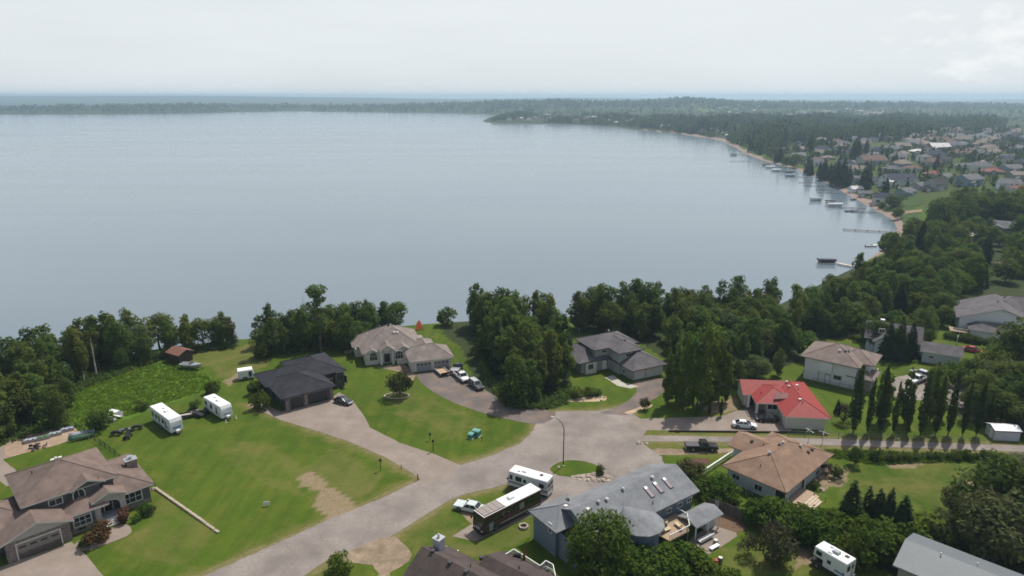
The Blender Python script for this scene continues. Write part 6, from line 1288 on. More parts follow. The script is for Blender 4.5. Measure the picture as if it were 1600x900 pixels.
for i in range(3): proto('poplar', cloud(lobes_pop(12, 1.75, 180 + i), 2100, .32, 185 + i, LF_POP, jit=.8), trunk_mesh(12, .15, 190 + i, BARK, .015, 6))
for i in range(3): proto('maple', cloud(lobes_round(8, 4.3, 34, 200 + i, .04), 6500, .30, 205 + i, LF_MAP, jit=.9), trunk_mesh(8, .22, 210 + i, BARK, .04, 8, .8, .15, .35))
for i in range(3): proto('bush', cloud(lobes_round(2.6, 1.7, 14, 220 + i, -.05), 1300, .22, 225 + i, LF_BUSH, jit=.9), trunk_mesh(2.2, .05, 230 + i, BARK, .05, 6, .8, .1, .4))
for i in range(2): proto('darkbush', cloud(lobes_round(2.4, 1.6, 12, 240 + i, -.05), 1100, .20, 245 + i, LF_DARK, jit=.9), trunk_mesh(2.0, .05, 250 + i, BARK, .05, 6, .8, .1, .4))
proto('redbush', cloud(lobes_round(2.0, 1.4, 12, 260, -.05), 1000, .18, 261, LF_RED), trunk_mesh(1.8, .05, 262, BARK, .05, 6, .8, .1, .4))
proto('purple', cloud(lobes_round(4.2, 2.3, 18, 265, .22), 1800, .24, 266, LF_PUR), trunk_mesh(4, .11, 267, BARK, .03, 7, .8, .25, .3))
proto('twiggy', cloud(lobes_round(3.4, 2.0, 14, 270, .0), 900, .2, 271, LF_GREYT, jit=1.2, inner=.1), trunk_mesh(3.4, .08, 272, BARK, .08, 14, .9, .05, .5))
def pine_tall():
    lb = [(0, 0, 12.8, 1.9, 1.9, .9), (-1.6, .3, 11.6, 1.2, 1.2, .7), (1.1, 0, 11.2, 1.1, 1.1, .6), (-.9, -.4, 9.8, 1.3, 1.3, .6), (.9, .5, 8.9, 1.0, 1.0, .5), (-1.4, 0, 8.3, .9, .9, .5), (.4, 0, 6.6, 1.4, 1.4, .9), (-.5, .2, 5, 1.5, 1.5, 1)]
    return cloud(lb, 1700, .36, 281, LF_DARK)
proto('openpine', pine_tall(), trunk_mesh(14, .17, 282, BARK, .01, 9, .92, .4, .12))
PH = dict(aspen=12, dark=12, round=9, lime=9, willow=10, spruce=11, columnar=11.6, poplar=12, maple=8, bush=2.6, darkbush=2.4, redbush=2.0, purple=4.2, twiggy=3.4, openpine=13.6)
NM = dict(aspen='aspen_tree', dark='leafy_tree', round='broad_tree', lime='broad_tree', willow='willow_tree', spruce='spruce_tree', columnar='columnar_poplar', poplar='poplar_tree', maple='maple_tree', bush='bush', darkbush='bush', redbush='bush', purple='small_tree', twiggy='bush', openpine='pine_tree')
tr = random.Random(11); NTREE = 0
def tree(k, p, h_, label, group=None, wf=1.0, v=None):
    global NTREE; NTREE += 1
    cr, tk = PROTO[k][(v if v is not None else tr.randrange(99)) % len(PROTO[k])]; s = h_ / PH[k]
    e = thing(NM[k], label, 'bush' if 'bush' in NM[k] else 'tree', (p[0], p[1], p[2] - .05), tr.uniform(0, 6.28), group, (s * wf, s * wf, s))
    mesh_obj('trunk', tk, e); mesh_obj('crown', cr, e); return e
def hgt_px(p, yt):                            # height of something standing at p whose top shows at row yt
    lo, hi = 0.2, 40.0
    for _ in range(30):
        m_ = (lo + hi) / 2
        if proj((p[0], p[1], p[2] + m_))[1] > yt: lo = m_
        else: hi = m_
    return lo
def tpx(k, px, py, yt, label, group=None, wf=1.0, v=None, jit=0):
    p = G(px, py); return tree(k, p, hgt_px(p, yt), label, group, wf, v)
# --- single trees one can tell apart
tpx('openpine', 502, 552, 446, 'tall open crowned tree sticking out above the clump left of the cedar house', wf=1.0)
tpx('purple', 625, 619, 583, 'small dark reddish tree in the oval stone bed on the lawn', wf=.98)
tpx('maple', 933, 905, 803, 'big round green tree at the bottom edge before the blue grey house', wf=.84, v=0)
G1 = 'poplars in the clump right of the cul-de-sac'
for px, py, yt, wf in ((1043, 634, 540, .85), (1056, 628, 522, .8), (1068, 640, 512, .8), (1083, 638, 506, .8), (1097, 640, 489, .85), (1109, 632, 498, .85), (1122, 630, 512, .8), (1133, 628, 536, .8), (1075, 622, 520, .9), (1112, 620, 510, .8)):
    tpx('poplar', px, py, yt, 'bright leafy poplar in the tight clump right of the cul-de-sac', G1, wf * 1.0)
for px, py, yt, lab in ((1088, 651, 625, 'lollipop shaped young tree at the driveway edge, left one of three'), (1108, 649, 628, 'lollipop shaped young tree at the driveway edge, middle of three'), (1126, 651, 622, 'thin sapling at the driveway edge, right one of three')): tpx('columnar', px, py, yt, lab, wf=1.2)
cl = [(1333, 676, 573, 1.25), (1355, 677, 592, .8), (1374, 677, 573, 1.0), (1395, 679, 597, .85), (1417, 679, 602, .9), (1438, 680, 581, 1.1), (1461, 681, 591, .95), (1481, 680, 588, 1.0), (1503, 683, 597, .75), (1525, 681, 597, 1.0)]
for k, (px, py, yt, wf) in enumerate(cl):
    lab = ['broadest dark columnar poplar, at the left end of the row', 'slim columnar poplar, second from the left of the row', 'columnar poplar, third from the left of the row', 'columnar poplar, fourth from the left of the row', 'columnar poplar, fifth from the left of the row', 'columnar poplar, sixth from the left of the row', 'columnar poplar, fourth from the right of the row', 'columnar poplar, third from the right of the row', 'slimmest columnar poplar, second from the right of the row', 'columnar poplar, at the right end of the row nearest the white shed'][k]
    tpx('columnar', px, py, yt, lab, 'columnar poplars in a row along the lane', wf * .74)
for px, py, yt, lab in ((1372, 662, 566, 'bright green poplar behind the third columnar poplar'), (1384, 655, 575, 'bright green poplar behind the gap before the fourth columnar poplar'), (1413, 662, 564, 'bright green poplar behind the fifth columnar poplar'), (1452, 660, 562, 'bright green poplar behind the sixth columnar poplar'), (1466, 655, 575, 'bright green poplar behind the seventh columnar poplar')): tpx('poplar', px, py, yt, lab, wf=.9)
for px, py, yt, lab in ((1324, 838, 748, 'tallest spruce of the group before the dry field, leftmost'), (1349, 834, 757, 'narrow spruce second from left in the group before the dry field'), (1367, 836, 762, 'spruce third from left in the group before the dry field'), (1383, 838, 760, 'narrow spruce fourth from left in the group before the dry field'), (1404, 850, 772, 'bulky dark spruce at the right of the group before the dry field')): tpx('spruce', px, py, yt, lab, wf=1.1 if 'narrow' in lab else 1.45)
tpx('round', 1335, 727, 697, 'round dark bush tree beside the tan roofed house and field', wf=.8); tpx('spruce', 1308, 645, 622, 'tiny spruce on the lawn right of the red roofed house', wf=1.1)
tpx('twiggy', 1318, 660, 630, 'bare grey shrub beside the first columnar poplar', wf=.9); tpx('darkbush', 160, 671, 641, 'round dark bush beside the white glider bench', wf=.95)
tpx('bush', 335, 614, 596, 'rounded pale green bush at the meadow edge above the shorter trailer'); tpx('darkbush', 307, 640, 625, 'low bush at the meadow edge between the trailers'); tpx('darkbush', 222, 640, 625, 'low dark bush behind the longer trailer')
tpx('redbush', 147, 846, 818, 'red leaved bush left of the porch steps', wf=1.1); tpx('redbush', 200, 812, 792, 'reddish bush right of the porch steps', wf=.9); tpx('bush', 226, 806, 785, 'greenish brown bush at the right front corner of the corner house', wf=.65); tpx('bush', 212, 814, 803, 'low green bush below the right bay of the corner house'); tpx('bush', 135, 852, 841, 'low green bush beside the garage corner', wf=1.3); tpx('twiggy', 237, 803, 788, 'tan flowering bush by the corner house lawn', wf=.9)
tpx('purple', 1078, 752, 722, 'dark purple bush at the right end of the skylight roof', wf=1.25); tpx('bush', 535, 893, 864, 'round green bush alone on the lawn at the bottom edge', wf=1.0)
tpx('bush', 407, 640, 612, 'green shrub at the left wall of the dark roofed house', wf=.8); tpx('darkbush', 403, 615, 594, 'dark shrub at the back left corner of the dark roofed house')
for px, py, yt, lab in ((902, 620, 606, 'low dark shrub at the left of the lawn bed before the grey house'), (918, 618, 606, 'low dark shrub in the middle of the lawn bed before the grey house'), (932, 617, 607, 'low dark shrub at the right of the lawn bed before the grey house')): tpx('darkbush', px, py, yt, lab, wf=1.4)
tpx('purple', 1007, 640, 622, 'small dark red tree in the pale curved bed by the cul-de-sac', wf=.8)
for px, py, yt, lab, k, wf in ((1210, 880, 818, 'dark twiggy shrub tree on the bottom lawn, right one', 'twiggy', .8), (1206, 879, 832, 'dark leafy shrub growing through the twiggy one', 'darkbush', .7), (1168, 868, 835, 'brown twiggy shrub on the bottom lawn, left one', 'twiggy', .8)): tpx(k, px, py, yt, lab, wf=wf)
for px, py, yt in ((1104, 778, 748), (1118, 772, 742), (1132, 778, 752), (1145, 785, 760), (1112, 790, 770)): tpx('bush', px, py, yt, 'green bush crowding the strip between the skylight roof and tan house', 'bushes between the skylight roof and tan house', 1.1)
HG = 'bushes of the thick hedge below the dry field'
for px, py, yt in ((1180, 815, 783), (1195, 822, 785), (1210, 828, 786), (1228, 832, 790), (1245, 838, 795), (1262, 842, 797), (1280, 845, 798), (1298, 850, 800), (1318, 852, 802), (1340, 858, 806), (1362, 862, 812), (1300, 870, 828), (1330, 880, 835), (1355, 885, 832), (1378, 872, 824), (1392, 862, 818), (1410, 860, 815), (1425, 850, 800)): tpx('bush', px, py, yt, 'leafy bush in the thick hedge below the dry field', HG, .95 + tr.uniform(-.1, .25))
BG = 'bushes along the bottom edge beside the big round tree'
for px, py, yt in ((990, 900, 862), (1012, 905, 868), (1035, 900, 862), (1055, 898, 855), (1072, 900, 858), (1090, 905, 868), (1045, 915, 880), (985, 880, 845), (1110, 912, 886), (1140, 915, 890)): tpx('bush', px, py, yt, 'bright bush in the row along the bottom edge beside the big round tree', BG, 1.2)
FB = 'bushes grown into the field fence'
for i in range(13): px = 1372 + i * 15.5 + tr.uniform(-4, 4); p = P(px, 719 - (i > 4) * 2); tree('darkbush' if i % 3 else 'bush', p, tr.uniform(1.1, 2.0), 'small bush grown into the field fence', FB, .9)
tpx('bush', 938, 741, 726, 'small yellow green shrub beside the rocks of the island', wf=.7); tpx('bush', 700, 508, 480, 'pale green bush at the bluff, right of the lawn gap', wf=.9)
for px, py, yt, k, lab in ((1290, 742, 722, 'twiggy', 'bare twiggy shrub at the right wall of the tan roofed house'), (1310, 748, 728, 'darkbush', 'dark shrub between the garden rocks and round dark bush tree'), (1275, 765, 752, 'darkbush', 'low dark shrub by the wooden back steps')): tpx(k, px, py, yt, lab, wf=.8)
# dead trunks in the woods
def snag(px, py, yt, label, r_=.13):
    p = G(px, py); h_ = hgt_px(p, yt); e = thing('dead_trunk', label, 'tree', p); mesh_obj('trunk', trunk_mesh(h_, r_, int(px), BARK_P, .02, 5, 1.0, .5, .06), e)
snag(151, 588, 528, 'pale bare trunk standing at the left wood edge, taller one', .2); snag(132, 596, 572, 'thin pale trunk at the left wood edge, short one'); snag(480, 545, 454, 'thin dead trunk poking above the clump beside the open crowned tree', .08); snag(819, 630, 560, 'pale trunk at the dark edge of the middle clump', .09)
# --- woods: many alike trees, one object each
def woods(poly, n_, mix, h0, h1, label, group, sp=2.6, wf=(.85, 1.15), pts=None, hfun=None):
    w = W(poly); x0, y0 = w.min(0); x1, y1 = w.max(0); got = []; tries = 0
    while len(got) < n_ and tries < n_ * 120:
        tries += 1; x, y = tr.uniform(x0, x1), tr.uniform(y0, y1)
        if not inside(w, np.array([x]), np.array([y]))[0]: continue
        if any((x - a) ** 2 + (y - b_) ** 2 < sp * sp for a, b_ in got): continue
        z = float(hgt(x, y))
        if z < ZL + .3: continue
        got.append((x, y)); k = tr.choices([m_[0] for m_ in mix], [m_[1] for m_ in mix])[0]
        hh = tr.uniform(h0, h1); hh *= {'spruce': 1.05, 'lime': .72, 'round': .78, 'willow': .8, 'bush': .3, 'darkbush': .3}.get(k, 1)
        kind = {'aspen': 'aspen', 'dark': 'dark leafy tree', 'round': 'broad rounded tree', 'lime': 'bright green broad tree', 'willow': 'grey green willow', 'spruce': 'spruce', 'poplar': 'poplar', 'bush': 'bush', 'darkbush': 'dark bush'}[k]
        if hfun: hh *= hfun(x, y)
        tree(k, (x, y, z), hh, kind + ' ' + label, group, tr.uniform(*wf))
    return got
woods([(-60, 735), (0, 694), (60, 678), (108, 662), (98, 640), (128, 606), (200, 579), (235, 567), (262, 557), (300, 550), (362, 542), (368, 530), (300, 530), (200, 540), (100, 556), (0, 574), (-80, 590)], 72, (('aspen', 5), ('dark', 4), ('round', 1), ('willow', .6)), 7.5, 12.5, 'in the wood on the left lake bank', 'trees of the left bank wood', 2.5, (1.0, 1.25))
woods([(405, 562), (430, 553), (480, 550), (540, 548), (556, 534), (600, 524), (628, 522), (630, 514), (560, 518), (480, 524), (405, 532)], 24, (('dark', 4), ('round', 3), ('aspen', 2)), 7.5, 11.5, 'in the clump between the dark roof and cedar roof', 'trees of the clump behind the dark roofed house', 2.6, (1.0, 1.25))
woods([(728, 522), (748, 545), (764, 578), (785, 618), (802, 634), (850, 636), (880, 626), (888, 598), (880, 560), (872, 530), (850, 510), (800, 506), (735, 505)], 46, (('aspen', 5), ('dark', 4), ('spruce', .4), ('round', 1.5)), 9.5, 14, 'in the clump left of the grey house', 'trees of the clump left of the grey house', 2.6, (1.0, 1.2))
woods([(890, 512), (905, 522), (985, 525), (1032, 552), (1042, 580), (1130, 590), (1160, 585), (1240, 560), (1245, 535), (1320, 522), (1390, 500), (1385, 470), (1320, 468), (1250, 485), (1150, 488), (1000, 494), (890, 496)], 100, (('dark', 4), ('aspen', 5), ('spruce', .5), ('round', 3), ('willow', 1), ('lime', .4)), 8.5, 13, 'in the wood behind the houses on the right bank', 'trees of the right bank wood', 2.9, (1.0, 1.25))
woods([(1330, 470), (1440, 505), (1490, 505), (1500, 470), (1560, 450), (1600, 450), (1800, 462), (1800, 380), (1560, 368), (1440, 358), (1412, 358), (1398, 378), (1368, 412), (1340, 436)], 170, (('round', 4), ('lime', 2.2), ('dark', 3), ('spruce', 2), ('aspen', 1.5)), 8, 12.5, 'on the wooded slope above the near dock', 'trees of the slope above the near dock', 3.6, (1.05, 1.4))
woods([(1460, 350), (1452, 330), (1490, 320), (1600, 324), (1700, 336), (1700, 356), (1560, 352)], 60, (('round', 3), ('dark', 4)), 13, 17, 'in the dark grove before the far houses', 'trees of the dark grove before the far houses', 4.4, (1.1, 1.4))
woods([(1505, 640), (1530, 662), (1620, 690), (1690, 700), (1660, 580), (1580, 570), (1540, 600)], 22, (('dark', 5), ('round', 3), ('lime', .6)), 8.5, 13, 'in the wood behind the white lane shed', 'trees of the wood behind the lane shed', 2.8, (1.0, 1.25))
woods([(1500, 850), (1530, 818), (1580, 795), (1700, 775), (1700, 900), (1560, 895)], 17, (('willow', 6), ('dark', 1)), 10, 14.5, 'in the grey green thicket at the right edge', 'trees of the thicket at the right edge', 2.8, (.95, 1.2))
woods([(1420, 850), (1500, 800), (1560, 850), (1640, 900), (1560, 880), (1480, 862)], 10, (('willow', 2), ('lime', 1), ('bush', 1)), 5, 8, 'in the lower thicket above the metal roof', 'trees of the thicket above the metal roof', 2.4)
YG = 'yard trees behind the poplar row'
for px, py, yt, k, lab in ((1385, 560, 498, 'spruce', 'spruce before the half hidden house, left one'), (1402, 562, 492, 'spruce', 'spruce before the half hidden house, middle one'), (1420, 560, 500, 'spruce', 'spruce before the half hidden house, right one'), (1365, 545, 500, 'round', 'round tree left of the half hidden house'), (1440, 530, 480, 'dark', 'dark tree above the grey garage roof'), (1277, 522, 479, 'willow', 'large grey green willow behind the white house'), (1305, 525, 498, 'lime', 'light green tree beside the big willow'), (1345, 528, 490, 'lime', 'light green tree left of the half hidden chimney'), (1468, 605, 572, 'lime', 'light green garden tree right of the white truck'), (1490, 590, 566, 'bush', 'garden bush right of the grey garage'), (1510, 600, 560, 'round', 'rounded garden tree before the red car'), (1540, 595, 550, 'dark', 'dark garden tree right of the red car'), (1570, 590, 505, 'dark', 'tall dark tree before the pale hillside house'), (1595, 600, 495, 'dark', 'tallest dark tree at the right edge below the pale house'), (1555, 620, 560, 'willow', 'grey green tree behind the right end of the lane'), (1260, 560, 520, 'round', 'round tree at the back left of white house'), (1180, 590, 555, 'willow', 'pale willow behind the red roof'), (1215, 588, 545, 'aspen', 'light aspen behind the red roof, right one'), (1150, 605, 560, 'dark', 'dark tree left behind the red roof')): tpx(k, px, py, yt, lab, wf=1.45 if 'pale' in lab else 1.1)
woods([(1445, 598), (1500, 588), (1600, 580), (1640, 600), (1545, 645), (1480, 632)], 15, (('round', 2), ('lime', 3), ('willow', 2)), 3.5, 6.5, 'in the gardens behind the poplar row', 'trees of the gardens behind the poplar row', 2.8)
woods([(1340, 545), (1345, 505), (1440, 500), (1480, 510), (1440, 545), (1380, 562)], 16, (('dark', 3), ('round', 2), ('lime', 1)), 5.5, 9, 'around the half hidden house', 'trees around the half hidden house', 2.8)
woods([(1270, 458), (1325, 440), (1345, 440), (1300, 466)], 12, (('willow', 2), ('round', 2), ('bush', 2)), 5, 9, 'at the water edge by the near dock', 'trees at the water edge by the near dock', 2.6)
for k in range(9): p = G(1482 + 9 * k, 529 + 1.5 * k); tree('darkbush', p, tr.uniform(1.6, 2.4), 'dark bush in the clipped line below the pale hillside house', 'bushes below the pale hillside house', 1.2)
woods([(538, 549), (556, 541), (575, 531), (600, 525), (602, 514), (556, 518), (535, 528)], 7, (('dark', 3), ('round', 2)), 7, 10, 'in the clump between the dark roof and cedar roof', 'trees of the clump behind the dark roofed house', 2.2, (1.1, 1.3))
# meadow of tall weeds, rough verge
g = np.random.default_rng(5)
def tufts(name, poly, n_, size, h_, m, label):
    w = W(poly); lo, hi = w.min(0), w.max(0); xy = g.uniform(lo, hi, (n_ * 3, 2)); xy = xy[inside(w, xy[:, 0], xy[:, 1])][:n_]; k = len(xy); rep = 5
    # denser and taller in patches
    pc = g.uniform(lo, hi, (500, 2)); pt = np.clip(np.exp(-((xy[:, None] - pc[None]) ** 2).sum(2) / .9).sum(1), 0, 1) * 1.2 - .6 ; hh = h_ * (.55 + .45 * pt) * g.uniform(.6, 1.3, k)
    pos = np.repeat(np.column_stack([xy, hh * .5]), rep, 0) + g.normal(size=(k * rep, 3)) * np.array([size * .7, size * .7, h_ * .22]); pos[:, 2] = np.abs(pos[:, 2])
    v, f = leaf_quads(pos, g.normal(size=(k * rep, 3)) * .8 + np.array([0, 0, .8]), size, g); o = mesh_obj(name, np_mesh(name, v, f, [m])); tag(o, label, kind='stuff'); return o
LF_WEED = leafmat('weed', (.075, .155, .015), (.115, .195, .024), .5)
tufts('meadow_weeds', [(112, 664), (98, 640), (128, 608), (200, 582), (262, 562), (300, 572), (340, 598), (318, 612), (238, 636), (200, 650), (165, 656), (130, 672)], 4200, .24, .26, LF_WEED, 'tall bright weeds covering the rough meadow')
tufts('rough_verge', [(1260, 703), (1360, 705), (1575, 712), (1575, 724), (1500, 722), (1370, 727), (1300, 716)], 1600, .22, .35, LF_WEED, 'rough grass along the field fence')
tufts('undergrowth', [(-60, 735), (0, 696), (62, 680), (112, 666), (100, 640), (130, 608), (202, 581), (237, 569), (268, 558), (300, 553), (368, 545), (368, 538), (300, 541), (235, 555), (130, 590), (60, 640), (-60, 690)], 2600, .38, 1.3, LF_DARK, 'dark undergrowth at the foot of the left wood')
tufts('undergrowth', [(735, 545), (755, 582), (780, 626), (802, 640), (850, 641), (888, 630), (892, 600), (880, 600), (860, 625), (790, 625), (768, 590), (748, 545)], 1500, .38, 1.4, LF_DARK, 'dark undergrowth at the foot of the middle clump')
tufts('undergrowth', [(400, 562), (430, 555), (480, 551), (540, 549), (560, 536), (630, 525), (630, 518), (556, 528), (540, 540), (400, 550)], 1000, .36, 1.2, LF_DARK, 'dark undergrowth of the clump behind the dark roof')
# ---------------------------------------------------------------- the far town, docks and far woods
fr = random.Random(21)
FR_ = {k: roofm('far_' + k, c, h) for k, c, h in (('slate', (.05, .055, .075), (.06, .065, .085)), ('brown', (.15, .10, .085), (.18, .125, .105)), ('grey', (.14, .14, .15), (.17, .17, .175)), ('red', (.21, .09, .075), (.23, .11, .09)), ('tan', (.22, .18, .155), (.25, .21, .18)), ('dark', (.045, .042, .045), (.055, .052, .055)), ('white', (.6, .57, .56), (.65, .62, .6)))}
FWL = {'w': WL_WHITE, 'c': WL_CREAM, 'b': siding('far_blue', (.20, .26, .33)), 'g': WL_LGREY, 't': WL_TAUPE, 'n': siding('far_brown', (.20, .15, .12))}
CN = {'w': 'white', 'c': 'cream', 'b': 'pale blue', 'g': 'grey', 't': 'taupe', 'n': 'brown'}
def far_house(px, py, wpx, rf, wl, two=0, ang=None, where=''):
    p = G(px, py); s_ = px_per_m(p); Wd = max(9, min(24, wpx / s_)); Dp = Wd * fr.uniform(.62, .8); hh = 5.2 if two else 2.9
    h = House('town_house', '%s%s house with %s roof %s' % ('two storey ' if two else 'low ', CN[wl], rf, where), (p[0], p[1], p[2] - .4), ang if ang is not None else fr.uniform(-35, 35), FWL[wl], FR_[rf], TRIM_W)
    h.walls(-Wd / 2, Wd / 2, 0, Dp, hh - .2, -2.5)
    if fr.random() < .5: h.hip(-Wd / 2 - .6, Wd / 2 + .6, -.6, Dp + .6, hh, .45)
    else: h.gable('x', -Wd / 2 - .6, Wd / 2 + .6, -.6, Dp + .6, hh, .5, ends=(1, 1), inset=.6)
    gw = Wd * .42; h.walls(-Wd / 2 + .8, -Wd / 2 + gw, -3, .5, 2.7, -2.5); h.gable('y', -Wd / 2 + .2, -Wd / 2 + gw + .6, -3.6, Dp * .5, 2.95, .45, ends=(1, 0), inset=.6)
    h.garage(('y', -3, -1), -Wd / 2 + 1.4, -Wd / 2 + gw - .6, 2.2, GD_WHITE, wins=0, z0=.4)
    for k in range(2): h.win(('y', 0, -1), 0, 0, 1.8, 1.3, 2, 1, uz=(Wd * (.12 + .22 * k), 1.9), border=.15)
    if two:
        for k in range(3): h.win(('y', 0, -1), 0, 0, 1.5, 1.2, 2, 1, uz=(Wd * (-.25 + .27 * k), 4.2), border=.15)
    for sx in (-1, 1): h.win(('x', sx * Wd / 2, sx), 0, 0, 1.5, 1.2, 1, 1, uz=(Dp * .5, 4.2 if two else 1.9), border=.15)
    return h
FH = [(1412, 290, 46, 'slate', 'w', 1, 8, 'with the broad dark gable near the beach'), (1374, 287, 26, 'slate', 'g', 0, None, 'left of the broad dark gabled house'), (1471, 297, 28, 'dark', 'g', 1, None, 'just above the dark grove'), (1455, 299, 20, 'dark', 'n', 0, None, 'left beside the dark roofed house above the grove'), (1431, 268, 28, 'brown', 'w', 0, None, 'in the middle rows of the town'), (1461, 277, 26, 'red', 'c', 0, None, 'with a rusty tone in the middle rows'),
      (1484, 281, 24, 'grey', 'w', 0, None, 'right of the rusty roofed house'), (1524, 290, 32, 'grey', 'b', 1, 20, 'standing alone right of the grove'), (1514, 264, 28, 'grey', 't', 0, None, 'below the curving town road'), (1480, 256, 30, 'dark', 'n', 1, None, 'behind the columnar town spruce'), (1449, 252, 20, 'grey', 'w', 1, None, 'left of the tall brown town house'), (1471, 236, 28, 'white', 'n', 1, None, 'whose pale roof catches the light'), (1436, 240, 20, 'white', 'g', 0, None, 'with a flat looking pale roof'), (1436, 228, 26, 'grey', 't', 1, None, 'at the far edge below the forest'),
      (1468, 222, 40, 'brown', 't', 0, None, 'longest in the last row below the forest'), (1502, 216, 24, 'grey', 't', 0, None, 'in the last row, right of the longest roof'), (1538, 217, 22, 'grey', 'w', 1, None, 'at the right end of the last row'), (1527, 240, 30, 'brown', 't', 0, None, 'left of the curving town road'), (1512, 229, 26, 'grey', 'n', 0, None, 'above the brown roof by the town road'), (1586, 250, 30, 'grey', 't', 0, None, 'at the right edge above the curve'), (1556, 273, 28, 'red', 'n', 0, None, 'right of the blue walled house'), (1588, 272, 30, 'grey', 'b', 1, None, 'at the edge, two rows below the curve'), (1594, 283, 24, 'tan', 't', 1, None, 'at the right edge, above the pale walled one'), (1578, 297, 28, 'grey', 'w', 1, None, 'at the right edge just above the dark grove'), (1598, 300, 20, 'red', 'c', 0, None, 'cut by the right edge above the grove'),
      (1405, 252, 22, 'grey', 'w', 1, None, 'left of two slim town spruces'), (1372, 246, 26, 'grey', 't', 0, None, 'above the beach wood, upper row'), (1390, 236, 26, 'grey', 'g', 0, None, 'in the upper left rows of the town'), (1412, 231, 22, 'tan', 't', 0, None, 'in the topmost left row of the town'), (1445, 295, 22, 'grey', 'g', 0, None, 'right under the broad dark gable'), (1424, 305, 28, 'grey', 'b', 0, None, 'below the broad dark gable nearest the shore'), (1397, 293, 16, 'white', 'w', 1, None, 'white walled wing by the big beach spruce'),
      (1342, 272, 26, 'tan', 'c', 1, None, 'among the beach spruces, upper one'), (1338, 287, 18, 'grey', 'g', 1, None, 'between two big beach spruces'), (1368, 258, 40, 'brown', 'g', 1, None, 'broad brown one above the beach spruces'), (1330, 258, 22, 'tan', 'w', 0, None, 'pale one above the beach spruces'), (1281, 245, 20, 'tan', 'c', 1, None, 'rosy one near the far docks'), (1253, 247, 26, 'grey', 'w', 0, None, 'long low one near the far docks'), (1296, 250, 18, 'tan', 't', 0, None, 'right of the rosy one near the far docks'), (1340, 300, 16, 'white', 'w', 0, None, 'small boathouse like one above the beach'), (1352, 307, 14, 'grey', 'g', 0, None, 'smallest hut above the beach'), (1260, 236, 18, 'tan', 'g', 0, None, 'behind the long low one near the docks'), (1310, 240, 18, 'slate', 'g', 0, None, 'deep in the trees above the docks'), (1226, 236, 16, 'grey', 't', 0, None, 'among trees at the point with two docks'),
      (1588, 345, 36, 'brown', 'n', 0, 30, 'above the lower right slope, farther one'), (1570, 364, 42, 'grey', 't', 0, -35, 'with a long grey roof on the lower right slope'), (1492, 374, 26, 'grey', 'w', 0, None, 'peeping through the slope trees, left one'), (1520, 376, 24, 'white', 'w', 0, None, 'peeping through the slope trees, right one'), (1598, 395, 20, 'grey', 'c', 0, None, 'cut by the right edge on the slope'), (1586, 425, 36, 'tan', 'c', 0, 10, 'behind the tall slope spruces')]
FXY = []
for a in FH:
    h = far_house(*a[:6], a[6], a[7]); FXY.append((h.loc[0], h.loc[1], 13))
# far strip of town along the beach and point (a few pixels each)
def tiny_house(px, py, wpx, rf, wl, lab, grp):
    p = G(px, py); w = wpx / px_per_m(p); e = thing('town_house', lab, 'house', (p[0], p[1], p[2] - .5), fr.uniform(-.5, .5), grp); mb = MB(); mb.box(-w / 2, w / 2, 0, w * .7, -2, 5, FWL[wl]); mb.build('wall', e)
    mb = MB(); mb.raw([(-w / 2 - .5, -.5, 5), (w / 2 + .5, -.5, 5), (w / 2 + .5, w * .7 + .5, 5), (-w / 2 - .5, w * .7 + .5, 5), (-w * .25, w * .35, 5 + w * .22), (w * .25, w * .35, 5 + w * .22)], [(0, 1, 5, 4), (1, 2, 5), (2, 3, 4, 5), (3, 0, 4), (3, 2, 1, 0)], FR_[rf]); mb.build('roof', e)
    for k in (-1, 1): mb = MB(); mb.box(k * w * .25 - 1.2, k * w * .25 + 1.2, -.06, .0, 1.5, 3.4, CGLASS); mb.build('window', e)
    FXY.append((p[0], p[1], 16))
for k in range(40):
    px = 800 + 8.6 * k + fr.uniform(-4, 4); lo = np.interp(px, [790, 900, 960, 1060, 1125, 1150], [190, 192, 196, 205, 214, 224]); py = lo - fr.uniform(2, 11)
    tiny_house(px, py, fr.uniform(5, 9), fr.choice(['tan', 'grey', 'brown', 'white', 'grey']), fr.choice('wccgtn'), 'small far house in the strip of town along the distant beach', 'houses along the distant beach')
for px, py, w, lab in ((1298, 177, 18, 'long white far building glinting at the forest edge'), (1255, 178, 10, 'small white far building left of the long one'), (1408, 182, 22, 'low reddish far building in the clearing'), (989, 186, 8, 'tall pale far apartment block behind the beach'), (1463, 158, 10, 'tiny white far building near the horizon')):
    p = G(px, py); s_ = px_per_m(p); e = thing('far_building', lab, 'building', (p[0], p[1], p[2] - 1)); m_ = FWL['w'] if 'white' in lab else FWL['n'] if 'reddish' in lab else FWL['c']; hh = 22 if 'tall' in lab else 9
    mb = MB(); mb.box(-w / s_ / 2, w / s_ / 2, 0, 25, -4, hh, m_); mb.build('wall', e); mb = MB(); mb.box(-w / s_ / 2 - 1, w / s_ / 2 + 1, -1, 26, hh, hh + 1.2, FR_['white'] if 'white' in lab else FR_['grey']); mb.build('roof', e)
TW = W([(1385, 300), (1365, 240), (1400, 222), (1480, 205), (1560, 200), (1690, 212), (1690, 318), (1520, 312), (1450, 300)]); nn_ = 0
while nn_ < 95:
    x, y = fr.uniform(TW[:, 0].min(), TW[:, 0].max()), fr.uniform(TW[:, 1].min(), TW[:, 1].max())
    if not inside(TW, np.array([x]), np.array([y]))[0] or any((x - a) ** 2 + (y - b_) ** 2 < 24 ** 2 for a, b_, _ in FXY): continue
    z = float(hgt(x, y)); px, py = proj((x, y, z)); nn_ += 1
    if px > 1612: FXY.append((x, y, 13)); continue
    tiny_house(px, py, fr.uniform(13, 20) * FPX / (y * cp + 60), fr.choice(['tan', 'grey', 'brown', 'slate', 'grey', 'dark', 'tan']), fr.choice('wwccgbt'), 'ordinary small house packed in the rows of the far town', 'houses packed in the far town')
